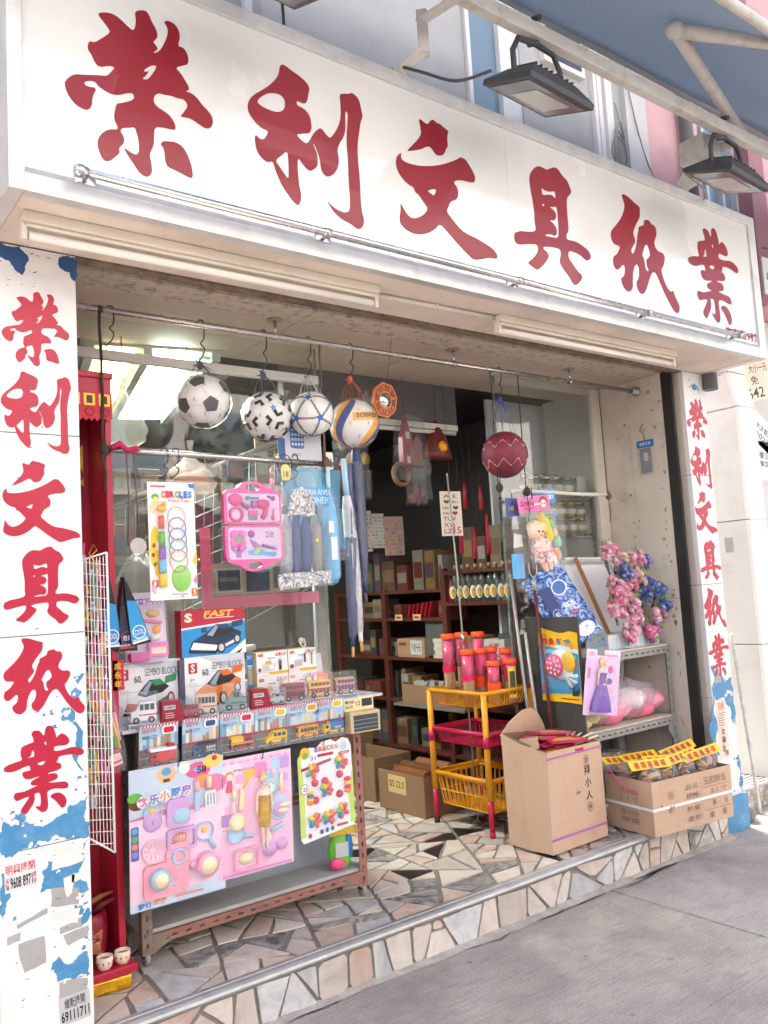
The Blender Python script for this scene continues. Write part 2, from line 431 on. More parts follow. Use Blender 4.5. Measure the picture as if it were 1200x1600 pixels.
# ================================================================ the setting
def ramp_mat(cols, rough=.4, scale=4., dist=1.5, bump=0., bscale=80., detail=8, stretch=(1, 1, 1), obj_rand=False, speck=0.):
    m = bpy.data.materials.new('mineral'); m.use_nodes = True
    nt = m.node_tree; N = nt.nodes; L = nt.links; p = N['Principled BSDF']
    tc = N.new('ShaderNodeTexCoord'); mp = N.new('ShaderNodeMapping'); mp.inputs['Scale'].default_value = stretch
    L.new(tc.outputs['Object'], mp.inputs[0])
    src = mp.outputs[0]
    if obj_rand:
        oi = N.new('ShaderNodeObjectInfo'); va = N.new('ShaderNodeVectorMath'); va.operation = 'MULTIPLY_ADD'
        va.inputs[1].default_value = (1, 1, 1)
        cx = N.new('ShaderNodeCombineXYZ'); mm = N.new('ShaderNodeMath'); mm.operation = 'MULTIPLY'; mm.inputs[1].default_value = 40
        L.new(oi.outputs['Random'], mm.inputs[0]); L.new(mm.outputs[0], cx.inputs[0]); L.new(mm.outputs[0], cx.inputs[2])
        L.new(src, va.inputs[0]); L.new(cx.outputs[0], va.inputs[2]); src = va.outputs[0]
    n = N.new('ShaderNodeTexNoise'); n.inputs['Scale'].default_value = scale; n.inputs['Detail'].default_value = detail
    n.inputs['Distortion'].default_value = dist; n.inputs['Roughness'].default_value = .6
    L.new(src, n.inputs['Vector'])
    cr = N.new('ShaderNodeValToRGB'); e = cr.color_ramp.elements
    e[0].position = cols[0][0]; e[0].color = (*cols[0][1], 1); e[1].position = cols[-1][0]; e[1].color = (*cols[-1][1], 1)
    for q, c in cols[1:-1]:
        k = e.new(q); k.color = (*c, 1)
    L.new(n.outputs['Fac'], cr.inputs[0])
    out = cr.outputs[0]
    if obj_rand:
        hs = N.new('ShaderNodeHueSaturation'); mr = N.new('ShaderNodeMapRange'); mr.inputs['To Min'].default_value = .8; mr.inputs['To Max'].default_value = 1.12
        L.new(oi.outputs['Random'], mr.inputs[0]); L.new(mr.outputs[0], hs.inputs['Value']); L.new(out, hs.inputs['Color']); out = hs.outputs[0]
    if speck:
        n3 = N.new('ShaderNodeTexNoise'); n3.inputs['Scale'].default_value = 140; n3.inputs['Detail'].default_value = 2
        L.new(tc.outputs['Object'], n3.inputs['Vector'])
        mr = N.new('ShaderNodeMapRange'); mr.inputs['From Min'].default_value = .3; mr.inputs['From Max'].default_value = .7
        mr.inputs['To Min'].default_value = 1 - speck; mr.inputs['To Max'].default_value = 1 + speck
        L.new(n3.outputs['Fac'], mr.inputs[0])
        hs2 = N.new('ShaderNodeHueSaturation'); L.new(mr.outputs[0], hs2.inputs['Value']); L.new(out, hs2.inputs['Color']); out = hs2.outputs[0]
    L.new(out, p.inputs['Base Color'])
    p.inputs['Roughness'].default_value = rough
    if bump:
        nb = N.new('ShaderNodeTexNoise'); nb.inputs['Scale'].default_value = bscale; nb.inputs['Detail'].default_value = 8
        L.new(mp.outputs[0], nb.inputs['Vector'])
        b = N.new('ShaderNodeBump'); b.inputs['Strength'].default_value = bump; b.inputs['Distance'].default_value = .01
        L.new(nb.outputs['Fac'], b.inputs['Height']); L.new(b.outputs[0], p.inputs['Normal'])
    return m
ZF = .17                                   # shop floor level
def paving(c):
    """brushed concrete: mottling, broom lines, dark stains, gum spots"""
    m = ramp_mat([(.3, tuple(v * .74 for v in c)), (.5, c), (.7, tuple(v * 1.22 for v in c))], .85, 2.4, .6, .45, 90, speck=.22)
    nt = m.node_tree; N = nt.nodes; L = nt.links; p = N['Principled BSDF']; src = p.inputs['Base Color'].links[0].from_socket
    tc = N.new('ShaderNodeTexCoord')
    def layer(src, fac, dark, amount):
        mx = N.new('ShaderNodeMixRGB'); ml = N.new('ShaderNodeMath'); ml.operation = 'MULTIPLY'; ml.inputs[1].default_value = amount
        L.new(fac, ml.inputs[0]); L.new(ml.outputs[0], mx.inputs[0]); L.new(src, mx.inputs[1]); mx.inputs[2].default_value = (*dark, 1)
        return mx.outputs[0]
    n = N.new('ShaderNodeTexNoise'); n.inputs['Scale'].default_value = 1.3; n.inputs['Detail'].default_value = 10; n.inputs['Roughness'].default_value = .7
    L.new(tc.outputs['Object'], n.inputs['Vector']); r = N.new('ShaderNodeValToRGB'); r.color_ramp.elements[0].position = .52; r.color_ramp.elements[1].position = .72
    L.new(n.outputs['Fac'], r.inputs[0]); src = layer(src, r.outputs[0], tuple(v * .45 for v in c), .65)
    mp = N.new('ShaderNodeMapping'); mp.inputs['Scale'].default_value = (5, 70, 1); mp.inputs['Rotation'].default_value = (0, 0, .12); L.new(tc.outputs['Object'], mp.inputs[0])
    n2 = N.new('ShaderNodeTexNoise'); n2.inputs['Scale'].default_value = 1.6; n2.inputs['Detail'].default_value = 4; L.new(mp.outputs[0], n2.inputs['Vector'])
    r2 = N.new('ShaderNodeValToRGB'); r2.color_ramp.elements[0].position = .5; r2.color_ramp.elements[1].position = .68; L.new(n2.outputs['Fac'], r2.inputs[0])
    src = layer(src, r2.outputs[0], tuple(v * .5 for v in c), .45)
    vo = N.new('ShaderNodeTexVoronoi'); vo.inputs['Scale'].default_value = 4.5; L.new(tc.outputs['Object'], vo.inputs['Vector'])
    r3 = N.new('ShaderNodeValToRGB'); r3.color_ramp.elements[0].position = .045; r3.color_ramp.elements[0].color = (1, 1, 1, 1); r3.color_ramp.elements[1].position = .075; r3.color_ramp.elements[1].color = (0, 0, 0, 1)
    L.new(vo.outputs['Distance'], r3.inputs[0]); src = layer(src, r3.outputs[0], tuple(v * .4 for v in c), .55)
    L.new(src, p.inputs['Base Color'])
    return m
m_conc = paving((.36, .322, .287)); m_conc2 = paving((.37, .34, .312))
m_road = mat((.055, .055, .056), .9, var=.2, scale=30, bump=.6, bscale=150)
m_grout = mat((.25, .21, .175), .9, var=.25, scale=20, bump=.5, bscale=80)
m_cream = ramp_mat([(.3, (.48, .40, .33)), (.48, (.61, .53, .455)), (.7, (.69, .63, .57))], .42, 5, 2.0, obj_rand=True, bump=.05)
m_pink = ramp_mat([(.3, (.50, .335, .265)), (.5, (.62, .47, .385)), (.7, (.67, .57, .49))], .42, 5, 2.5, obj_rand=True, bump=.05)
m_grey = ramp_mat([(.35, (.10, .10, .10)), (.5, (.30, .28, .26)), (.62, (.48, .44, .40))], .42, 6, 4, obj_rand=True)
m_black = ramp_mat([(.4, (.012, .012, .013)), (.6, (.03, .03, .03)), (.75, (.14, .13, .13))], .3, 6, 3, obj_rand=True)
m_whiteg = ramp_mat([(.35, (.43, .435, .43)), (.55, (.58, .565, .54)), (.7, (.65, .635, .61))], .42, 5, 3, obj_rand=True)
m_alu = mat((.66, .66, .65), .45, .45, var=.1, scale=14, bump=.06, bscale=30, dirt=.35, dcol=(.3, .29, .27), dscale=9)
m_steel = mat((.55, .55, .54), .25, .95, var=.1, scale=20)
m_dark = mat((.02, .018, .016), .7, var=.2)
m_bpanel = mat((.60, .54, .46), .6, var=.07, scale=3, dirt=.35, dcol=(.16, .10, .06), dscale=6, bump=.05, bscale=20)
m_soffit = mat((.72, .63, .54), .65, var=.12, scale=2.5, dirt=.45, dcol=(.30, .22, .15), dscale=2.2)
m_ceil = mat((.50, .42, .34), .7, var=.08, scale=5, dirt=.95, dcol=(.07, .045, .03), dscale=24)

road = MB().box(-60, 60, -60, -3.6, -.16, -.13, m_road).build('road'); struct(road)
pave = MB().box(-60, 60, -3.6, .9, -.16, -.012, mat((.16, .145, .13), .9)).build('pavement'); struct(pave)
for i, x in enumerate((-12.55, -9.55, -6.55, -3.55, -.55, 2.45, 5.45, 8.45)):
    for y0, y1 in ((-3.42, -1.0), (-1.0, .3)):
        a = MB().box(x + .005, x + 2.995, y0 + (.0 if y0 < -2 else .0006), y1 - .0006, -.02, 0, m_conc2 if i == 5 else m_conc)
        a.build('slab', pave, bevel=.004)
kerb = MB()
for k in range(20): kerb.box(-15 + k * 1.5, -13.505 + k * 1.5, -3.6, -3.43, -.15, .002, m_conc2)
struct(kerb.build('kerb', bevel=.01))

# --- crazy paving floor of the shop and step riser
rng = random.Random(12)
floor = MB().box(-.25, 3.72, 0, 3.5, -.01, ZF - .006, m_grout).build('floor'); struct(floor)
def loosen(q, rng, amp=.007):
    """chip the corners and edges of a piece and turn it a little"""
    if not q: return q
    cx = sum(p[0] for p in q) / len(q); cy = sum(p[1] for p in q) / len(q)
    a = rng.gauss(0, .03); out = []
    for i, p in enumerate(q):
        n = q[(i + 1) % len(q)]
        for t in ((0, .45) if math.hypot(n[0] - p[0], n[1] - p[1]) > .07 else (0,)):
            x = p[0] + (n[0] - p[0]) * t - cx; y = p[1] + (n[1] - p[1]) * t - cy; l = math.hypot(x, y) + 1e-6
            k = 1 - rng.uniform(0, amp * (1.6 if t == 0 else 1)) / l
            out.append((cx + (x * math.cos(a) - y * math.sin(a)) * k, cy + (x * math.sin(a) + y * math.cos(a)) * k))
    return out
def stone_mat(rng):
    t = rng.random()
    return m_cream if t < .52 else m_pink if t < .70 else m_whiteg if t < .83 else m_grey if t < .965 else m_black
far = MB()
cells = []
for x0, x1 in ((-.03, .85), (.85, 1.75), (1.75, 2.65), (2.65, 3.55)):
    for y0, y1 in ((.004, .8), (.8, 1.7), (1.7, 3.4)):
        cells.append(((x0, y0), (x1, y0), (x1, y1), (x0, y1)))
whole = shards([(-.03, .004), (3.55, .004), (3.55, 3.4), (-.03, 3.4)], .034, rng)
for q in whole:
    q2 = loosen(inset(q, rng.uniform(.003, .008)), rng)
    if not q2 or area(q2) < 6e-4: continue
    cx = sum(p[0] for p in q2) / len(q2); cy = sum(p[1] for p in q2) / len(q2)
    h = rng.uniform(-.001, .0012)
    b = far if cy > 2.1 or (cx > 2.75 and cy > .7) else MB()
    K = len(q2)
    if b is far: off = (0, 0)
    else: off = (cx, cy)
    vs_ = [(p[0] - off[0], p[1] - off[1], (ZF if b is far else 0) + h) for p in q2] + [(p[0] - off[0], p[1] - off[1], (ZF if b is far else 0) - .012) for p in q2]
    sa = sum(q2[i][0] * q2[(i + 1) % K][1] - q2[(i + 1) % K][0] * q2[i][1] for i in range(K))
    fs_ = [tuple(range(K))] + [(i, K + i, K + (i + 1) % K, (i + 1) % K) for i in range(K)]
    if sa < 0: fs_ = [f[::-1] for f in fs_]
    sm__ = stone_mat(rng)
    b.add(vs_, fs_, m_grey if sm__ is m_black and area(q2) > .022 else sm__)
    if b is not far: b.build('stone', floor, (cx, cy, ZF))
far.build('stones', floor, kind='stuff')
riser = MB().box(-.1, 3.56, -.026, -.001, -.01, ZF - .012, m_grout).build('step_riser'); struct(riser)
rr2 = random.Random(5)
for q in shards([(0, .004), (3.55, .004), (3.55, .148), (0, .148)], .026, rr2):
    q2 = loosen(inset(q, rr2.uniform(.003, .005)), rr2, .005)
    if not q2 or area(q2) < 5e-4: continue
    if rr2.random() < .25 and len(q2) >= 4: q2 = chaikin(q2)
    cx = sum(p[0] for p in q2) / len(q2); cz = sum(p[1] for p in q2) / len(q2)
    sa = sum(q2[i][0] * q2[(i + 1) % len(q2)][1] - q2[(i + 1) % len(q2)][0] * q2[i][1] for i in range(len(q2)))
    if sa < 0: q2 = q2[::-1]
    t = rr2.random()
    MB().loops([[(p[0] - cx, p[1] - cz) for p in q2]], 0, .012, m_cream if t < .55 else m_whiteg if t < .75 else m_pink if t < .86 else m_grey if t < .965 else m_black).build('stone', riser, (cx, -.034 + rr2.uniform(-.002, .002), cz))
# rough mortar fillet at the foot of the riser
pts = [(x * .1, -.03) for x in range(0, 37)][::-1]
low = [(x * .1, -.05 - rr2.uniform(0, .035)) for x in range(0, 37)]
mm = MB(); poly = low + pts; K = len(low)
mm.add([(x, y, .0015) for x, y in low] + [(x * .1, -.026, .014) for x in range(0, 37)], [(i, i + 1, K + i + 1, K + i) for i in range(K - 1)], mat((.40, .36, .32), .9, var=.35, scale=14, bump=.6, bscale=70), True)
mm.build('mortar', riser)
# grime gathered along the joint, specks of litter
gm = random.Random(77)
for k in range(16):
    x = gm.uniform(.2, 3.5); l = gm.uniform(.05, .22); y = -.075 - gm.uniform(0, .02)
    q = jag([(x - l, y + .018), (x - l * .4, y + .004), (x + l * .5, y + .008), (x + l, y + .02)], 2, .12)
    MB().add([(a, min(b, -.052), .0022) for a, b in q], [tuple(range(len(q)))], mat((.17, .155, .14), .9, var=.3)).build('grime', pave)
for k in range(40):
    x, y, s = gm.uniform(.4, 4.2), gm.uniform(-1.5, -.06), gm.uniform(.002, .006)
    MB().add([(x - s, y, .002), (x, y - s * .7, .004), (x + s, y + s * .2, .002), (x, y + s, .0035)], [(0, 1, 2, 3)], mat((.34, .30, .25), .8) if k % 3 else mat((.08, .07, .06), .8)).build('litter_speck', pave)
# aluminium nosing: flat tread with rounded front lip and two grooves
prof = [(-.002, .150), (-.036, .150), (-.046, .154), (-.050, .163), (-.046, .172), (-.036, .178), (-.018, .1795), (-.017, .1775), (-.012, .1775), (-.011, .1795), (.004, .1795), (.012, .178), (.012, .1705), (-.002, .1705)]
nb = MB(); K = len(prof)
nb.add([(x, y, z) for x in (.004, 2.98) for y, z in prof], [(i, (i + 1) % K, K + (i + 1) % K, K + i) for i in range(K)] + [tuple(range(K))[::-1], tuple(range(K, 2 * K))], mat((.46, .46, .45), .42, .5, var=.12, scale=14, bump=.08, bscale=30, dirt=.5, dcol=(.17, .16, .14), dscale=9))
tag(nb.build('step_nosing'), 'dull aluminium nosing strip along the edge of the shop step', 'nosing')

# --- pillars
m_tile = mat((.76, .75, .73), .4, var=.03, scale=6, dirt=.3, dcol=(.42, .40, .36), dscale=2.2)
m_tileb = mat((.62, .55, .47), .5, var=.06, scale=4, dirt=.3, dcol=(.25, .2, .15), dscale=5)
m_red = mat(C(176, 20, 54), .32, var=.10, scale=6)
m_redl = mat(C(138, 5, 30), .5, var=.05, scale=3, coat=.2)
m_blue = mat(C(66, 132, 176), .5, var=.12, scale=9, dirt=.3, dcol=C(170, 195, 210), dscale=18)
m_bluedk = mat(C(36, 78, 130), .5, var=.1)
m_patch = mat((.36, .35, .335), .8, var=.12, scale=14)
def GL(ch, x0, x1, z0, z1, y, th, m, parent, name='character'):
    lp = []
    for s in GLYPHS[ch]:
        l = [tuple(int(v) / 1000 for v in t.split(',')) for t in s.split()]
        lp.append([(x0 + a * (x1 - x0), z0 + b * (z1 - z0)) for a, b in chaikin(l)])
    return MB().loops(lp, y, y + th, m).build(name, parent)
def sheet(parent, poly, y, m, name, th=.0006):
    sa = sum(poly[i][0] * poly[(i + 1) % len(poly)][1] - poly[(i + 1) % len(poly)][0] * poly[i][1] for i in range(len(poly)))
    if sa < 0: poly = poly[::-1]
    return MB().loops([poly], y, y + th, m).build(name, parent)
NAME = '榮利文具紙業'
JZ = [0, .122, .772, 1.423, 2.073, 2.70]
pl = thing('pillar', 'white tiled pillar with six red characters, peeling to blue, phone stickers near its foot', 'pillar')
MB().box(-.264, -.003, .004, .36, 0, 2.70, mat((.10, .09, .08), .8)).build('core', pl)
for a, b in zip(JZ, JZ[1:]):
    MB().box(-.267, 0, 0, .03, a + .0015, b - .0015, m_tile).build('tile_panel', pl, bevel=.0015, seg=1)
    MB().box(-.27, -.2645, .0305, .36, a + .0015, b - .0015, m_tileb).build('tile_panel', pl)
    MB().box(-.0025, .0005, .0305, .36, a + .0015, b - .0015, m_tile).build('tile_panel', pl)
ZL = [(2.552, 2.298), (2.276, 2.010), (1.984, 1.718), (1.705, 1.453), (1.417, 1.160), (1.137, .873)]
XL = [(-.240, -.026), (-.246, -.024), (-.246, -.006), (-.248, -.014), (-.252, -.004), (-.256, -.012)]
for ch, (zt, zb), (a, b) in zip(NAME, ZL, XL): GL(ch, a, b, zb, zt, -.0016, .0012, m_red, pl)
random.seed(3)
def chips(parent, poly, n, m_, y):
    xs = [p[0] for p in poly]; zs = [p[1] for p in poly]
    for k in range(n):
        i = random.randrange(len(poly)); a = poly[i]; s = random.uniform(.002, .008)
        x = a[0] + random.gauss(0, .02); z = a[1] + random.gauss(0, .025)
        if not (CHX[0] + .012 < x < CHX[1] - .012): continue
        sheet(parent, jag([(x - s, z - s * .6), (x + s, z - s * random.random()), (x + s * .7, z + s), (x - s * .4, z + s * .8)], 2, .3), y, m_, 'paint_chip')
CHX = (-.267, 0)
for poly in ([(-.262, 2.698), (-.18, 2.697), (-.151, 2.659), (-.172, 2.6), (-.198, 2.617), (-.211, 2.641), (-.262, 2.641)],
             [(-.052, 2.685), (-.002, 2.692), (-.002, 2.609), (-.021, 2.639), (-.048, 2.645)]):
    sheet(pl, jag(poly), -.0008, m_bluedk, 'paint_patch')
for poly in ([(-.003, 1.288), (-.033, 1.271), (-.013, 1.232), (-.03, 1.213), (-.03, 1.111), (-.012, .956), (-.003, .956)],
             [(-.112, 1.197), (-.117, 1.17), (-.101, 1.168)], [(-.077, 1.186), (-.063, 1.189), (-.064, 1.148), (-.078, 1.146)],
             [(-.264, .885), (-.235, .85), (-.156, .835), (-.068, .855), (-.03, .885), (-.004, .90), (-.002, .775), (-.07, .775), (-.10, .795), (-.16, .79), (-.20, .776), (-.264, .776)],
             [(-.13, .724), (-.081, .742), (-.006, .761), (-.006, .606), (-.035, .604), (-.153, .634), (-.148, .696)],
             [(-.103, .432), (-.014, .419), (-.015, .355), (-.109, .356)], [(-.265, .72), (-.252, .71), (-.256, .60), (-.265, .58)],
             [(-.24, .87), (-.21, .885), (-.19, .87), (-.215, .855)], [(-.262, .22), (-.245, .24), (-.235, .19), (-.255, .16)],
             [(-.09, .545), (-.03, .565), (-.02, .55), (-.08, .528)], [(-.025, .54), (-.006, .55), (-.006, .45), (-.018, .47)]):
    sheet(pl, jag(poly, 4, .3), -.0008, m_blue, 'paint_patch'); chips(pl, poly, 7, m_blue, -.0009); chips(pl, poly, 6, m_tile, -.0013)
for poly in ([(-.222, .500), (-.146, .505), (-.142, .425), (-.205, .413)], [(-.122, .64), (-.038, .62), (-.04, .57), (-.125, .585)],
             [(-.105, .352), (-.017, .34), (-.02, .29), (-.108, .30)], [(-.226, .557), (-.135, .585), (-.135, .568), (-.222, .545)],
             [(-.10, .515), (-.035, .53), (-.03, .50), (-.098, .495)], [(-.09, .49), (-.01, .50), (-.012, .47), (-.075, .455)],
             [(-.252, .53), (-.214, .535), (-.215, .51), (-.252, .505)]):
    sheet(pl, jag(poly, 2, .06), -.0011, m_patch, 'glue_patch')
for poly in ([(-.118, .757), (-.02, .757), (-.022, .70), (-.12, .692)], [(-.06, .665), (-.03, .67), (-.035, .645), (-.06, .64)],
             [(-.115, .565), (-.035, .56), (-.045, .515), (-.12, .545)], [(-.085, .66), (-.05, .67), (-.06, .61), (-.075, .60)]):
    sheet(pl, jag(poly, 2, .06), -.0014, mat((.70, .68, .64), .7, var=.1), 'torn_paper')
def sticker(parent, x0, x1, z0, z1, items, bgm, rot=0., y=-.0018):
    o = MB().box(0, x1 - x0, 0, .0006, 0, z1 - z0, bgm).build('sticker', parent, (x0, y, z0), (0, rot, 0))
    printed(items, 'lettering', o, -.0002, x1 - x0, z1 - z0)
    return o
ink = pr(28, 26, 30); inkr = pr(200, 40, 60)
sticker(pl, -.256, -.163, .656, .742, [('t', '明興捲閘', .05, .95, .60, .93, inkr), ('t', '9608 8971', .17, .86, .1, .5, ink, .025),
        ('t', '安', .03, .14, .32, .5, inkr), ('t', '裝', .03, .14, .1, .28, inkr), ('t', '維', .88, .98, .34, .54, inkr), ('t', '修', .88, .98, .12, .3, inkr)], mat((.66, .66, .65), .5), R(-2))
sticker(pl, -.104, -.010, .222, .305, [('t', '維新捲閘', .18, .84, .55, .92, ink), ('t', '69111711', .05, .96, .1, .48, ink, .025)], mat((.52, .52, .51), .5), R(-3))
# little black scuffs
sc = MB()
for k in range(70):
    x = random.uniform(-.26, -.006); z = random.choice([random.uniform(2.56, 2.69), random.uniform(.2, .8), random.uniform(.25, 2.6)])
    l = random.uniform(.002, .012); a = random.uniform(-.6, .6); w = random.uniform(.0006, .002)
    c_, s_ = math.cos(a), math.sin(a)
    sc.add([(x + u * l * c_ - v * w * s_, -.0022, z + u * l * s_ + v * w * c_) for u, v in ((-1, 0), (0, -1), (1, 0), (0, 1))], [(0, 1, 2, 3)], mat((.08, .08, .09), .8))
sc.build('scuff_marks', pl, kind='stuff')

prr = thing('pillar', 'narrow white pillar with six red characters and blue base beside the open carton', 'pillar')
MB().box(3.563, 3.778, .004, .30, 0, 2.70, mat((.10, .09, .08), .8)).build('core', prr)
for a, b in zip(JZ[1:], JZ[2:]):
    MB().box(3.56, 3.781, 0, .03, a + .0015, b - .0015, m_tile).build('tile_panel', prr, bevel=.0015, seg=1)
    MB().box(3.558, 3.5625, .0305, .07, a + .0015, b - .0015, m_tileb).build('tile_panel', prr)
MB().box(3.552, 3.80, -.02, .06, 0, .20, m_blue).build('base_panel', prr, bevel=.003)
ZR = [(2.541, 2.287), (2.247, 1.994), (1.976, 1.722), (1.684, 1.442), (1.402, 1.160), (1.135, .883)]
for ch, (zt, zb) in zip(NAME, ZR): GL(ch, 3.563, 3.778, zb, zt, -.0016, .0012, m_red, prr)
for poly in ([(3.562, .96), (3.60, .93), (3.64, .90), (3.70, .86), (3.778, .87), (3.778, .776), (3.562, .776)], [(3.646, 2.628), (3.712, 2.623), (3.725, 2.577), (3.66, 2.59)],
             [(3.563, .77), (3.575, .77), (3.58, .45), (3.563, .45)], [(3.69, .765), (3.775, .765), (3.775, .60), (3.73, .70)], [(3.74, .40), (3.778, .42), (3.778, .20), (3.75, .25)]):
    CHX = (3.56, 3.781); sheet(prr, jag(poly, 4, .28), -.0008, m_blue, 'paint_patch'); chips(prr, poly, 6, m_blue, -.0009); chips(prr, poly, 6, m_tile, -.0013)
sheet(prr, [(3.61, .93), (3.66, .93), (3.67, .85), (3.60, .85)], -.0012, m_patch, 'glue_patch')
o = sticker(prr, 3.585, 3.685, .42, .755, [('t', '招租', .2, .8, .82, .95, inkr)] + [('r', .12, .12 + random.uniform(.5, .76), z, z + .012, pr(90, 80, 80)) for z in (.76, .72, .68, .64, .60, .56)] +
        [('t', '女', .3, .7, .40, .52, ink), ('t', '裝', .3, .7, .26, .38, ink), ('t', '合', .25, .6, .12, .24, ink), ('t', '作', .5, .85, .04, .14, ink)], mat(C(240, 205, 190), .6))
# roller-shutter guide
sg = MB().box(3.502, 3.512, .045, .11, ZF, 2.71, m_dark).box(3.545, 3.556, .072, .11, ZF, 2.71, m_dark).box(3.512, 3.545, .098, .11, ZF, 2.71, m_dark)
tag(sg.build('shutter_guide'), 'black roller shutter guide channel beside the narrow white pillar', 'shutter guide')

# --- shop sign
sgn = thing('shop_sign', 'large white light box sign with six red brush characters above the shop', 'sign')
m_face = mat((.75, .745, .72), .25, var=.03, scale=1.5, coat=1.0, dirt=.12, dcol=(.5, .47, .42), dscale=1.6)
MB().box(-.300, 3.797, -.372, -.01, 2.712, 3.535, mat((.30, .30, .27), .6, var=.15)).build('box', sgn)
for a, b in ((-.27, 1.7535), (1.7545, 3.75)):
    MB().box(a, b, -.388, -.374, 2.735, 3.50, m_face).build('face_panel', sgn)
fr = MB().box(-.306, -.262, -.402, -.0, 2.698, 3.541, m_alu)
fr.build('frame_side', sgn, bevel=.002)
MB().box(3.736, 3.803, -.402, -.0, 2.698, 3.541, m_alu).build('frame_side', sgn, bevel=.002)
MB().add([(x, y, z) for x in (-.262, 3.736) for y, z in ((-.402, 2.698), (-.402, 2.752), (-.389, 2.776), (-.375, 2.776), (-.375, 2.712), (-.36, 2.698))],
         [(0, 1, 7, 6), (1, 2, 8, 7), (2, 3, 9, 8), (3, 4, 10, 9), (4, 5, 11, 10), (5, 0, 6, 11), (5, 4, 3, 2, 1, 0), (6, 7, 8, 9, 10, 11)], m_alu).build('frame_bottom', sgn)
MB().box(-.262, 3.736, -.402, -.01, 3.488, 3.541, m_alu).build('frame_top', sgn, bevel=.002)
SB = {'榮': (-.141, .345, 2.839, 3.403), '利': (.478, .977, 2.847, 3.396), '文': (1.125, 1.656, 2.846, 3.404), '具': (1.767, 2.287, 2.848, 3.399), '紙': (2.45, 2.985, 2.838, 3.395), '業': (3.10, 3.60, 2.845, 3.395)}
for ch, (a, b, c, d) in SB.items(): GL(ch, a, b, c, d, -.3892, .0010, m_redl, sgn)
mb = MB(); add_text(mb, '布安街9號', 3.40, 2.785, .33, .055, -.390, m_redl, .03); mb.build('lettering', sgn)
# handrail in front of the sign
hr = thing('handrail', 'steel pipe rail on five round brackets along the bottom of the sign', 'rail')
MB().tube([(-.12, -.462, 2.764), (3.41, -.462, 2.764)], .0135, m_steel, 14).build('pipe', hr)
MB().ball((-.125, -.462, 2.764), .021, m_steel, 16, 10).build('end_ball', hr)
for x in (-.118, .73, 1.70, 2.60, 3.41):
    b = MB().lathe([(0, -.008), (.030, -.008), (.034, -.003), (.034, .0)], m_steel, (x + .03, -.389, 2.772), 20, axis='y').tube([(x + .03, -.392, 2.772), (x + .015, -.43, 2.768), (x, -.462, 2.764)], .0075, m_steel, 10)
    b.lathe([(.0165, -.014), (.0165, .014)], m_steel, (x, -.462, 2.764), 16, axis='x')
    b.build('bracket', hr)

# --- soffit, battens, recess ceiling
so = MB().box(-.26, 3.78, -.36, .0, 2.702, 2.711, m_soffit).build('soffit'); struct(so)
sl = MB().box(0, 3.56, .0, .11, 2.74, 2.76, m_dark).box(0, 3.56, .004, .05, 2.693, 2.74, mat((.20, .15, .11), .85, var=.5, scale=24, bump=.8, dirt=.9, dcol=(.04, .03, .022), dscale=14)).build('shutter_slot'); struct(sl)
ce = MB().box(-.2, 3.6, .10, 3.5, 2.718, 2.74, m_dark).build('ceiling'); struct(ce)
for a, b in ((-.05, 1.05), (1.05, 1.86), (1.86, 2.68), (2.68, 3.55)):
    MB().box(a + .002, b - .002, .105, .272, 2.703, 2.716, m_ceil).build('ceiling_panel', ce)
    MB().box(a + .002, b - .002, .276, .90, 2.703, 2.716, mat((.52, .43, .35), .7, var=.05, scale=4, dirt=.3, dcol=(.2, .14, .1), dscale=8)).build('ceiling_panel', ce)
m_batten = mat((.70, .63, .53), .5, var=.06, scale=6, dirt=.3, dcol=(.35, .27, .18), dscale=5)
m_tubeglass = mat((.78, .74, .68), .2, var=.03)
def batten(x0, x1, y, label):
    t = thing('fluorescent_batten', label, 'light fitting')
    MB().box(x0, x1, y - .030, y + .030, 2.668, 2.7015, m_batten).box(x0, x1, y - .016, y + .016, 2.655, 2.668, m_batten).build('housing', t, bevel=.004)
    MB().tube([(x0 + .02, y, 2.632), (x1 - .02, y, 2.632)], .0135, m_tubeglass, 14).build('tube', t)
    for x in (x0 + .006, x1 - .006):
        MB().box(x - .008, x + .008, y - .016, y + .016, 2.614, 2.6675, m_batten).build('tube_holder', t, bevel=.004)
batten(-.235, 1.10, -.245, 'yellowed fluorescent batten under the sign over the wire grid and red shrine')
batten(1.79, 3.13, -.225, 'yellowed fluorescent batten under the sign over the two open cartons')
cd = MB().tube([(1.105, -.20, 2.69), (1.785, -.215, 2.69)], .010, mat((.70, .66, .60), .4), 10).box(1.44, 1.452, -.222, -.194, 2.684, 2.7015, m_batten)
tag(cd.build('conduit'), 'white plastic conduit joining the two light battens under the sign', 'conduit')

# ================================================================ shop body: side wall, windows, interior shell
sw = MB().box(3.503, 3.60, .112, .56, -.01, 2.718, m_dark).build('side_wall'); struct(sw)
for y0, y1 in ((.114, .36), (.362, .558)):
    for z0, z1 in ((ZF, 1.35), (1.352, 2.702)):
        MB().box(3.496, 3.505, y0, y1, z0, z1, m_bpanel).build('wall_panel', sw)
sm = MB()
for k in range(46):
    y = random.choice([random.uniform(.13, .16), random.uniform(.13, .5), random.uniform(.34, .4)]); z = random.uniform(.9, 2.6); w = random.uniform(.002, .012); h = random.uniform(.003, .014)
    sm.add([(3.4955, y + a * w, z + b * h) for a, b in ((-1, -.7), (-.8, 1), (.9, .8), (1, -1))], [(0, 1, 2, 3)], mat((.30, .21, .13), .8, var=.3))
sm.build('tape_marks', sw, kind='stuff')
for y, z in ((.20, 2.61), (.17, 2.39), (.255, 2.385), (.18, 1.71)):
    MB().lathe([(.012, 0), (.010, -.012), (0, -.014)], mat((.4, .38, .33), .4, .6), (3.496, y, z), 10, axis='x').build('screw_hook', sw)
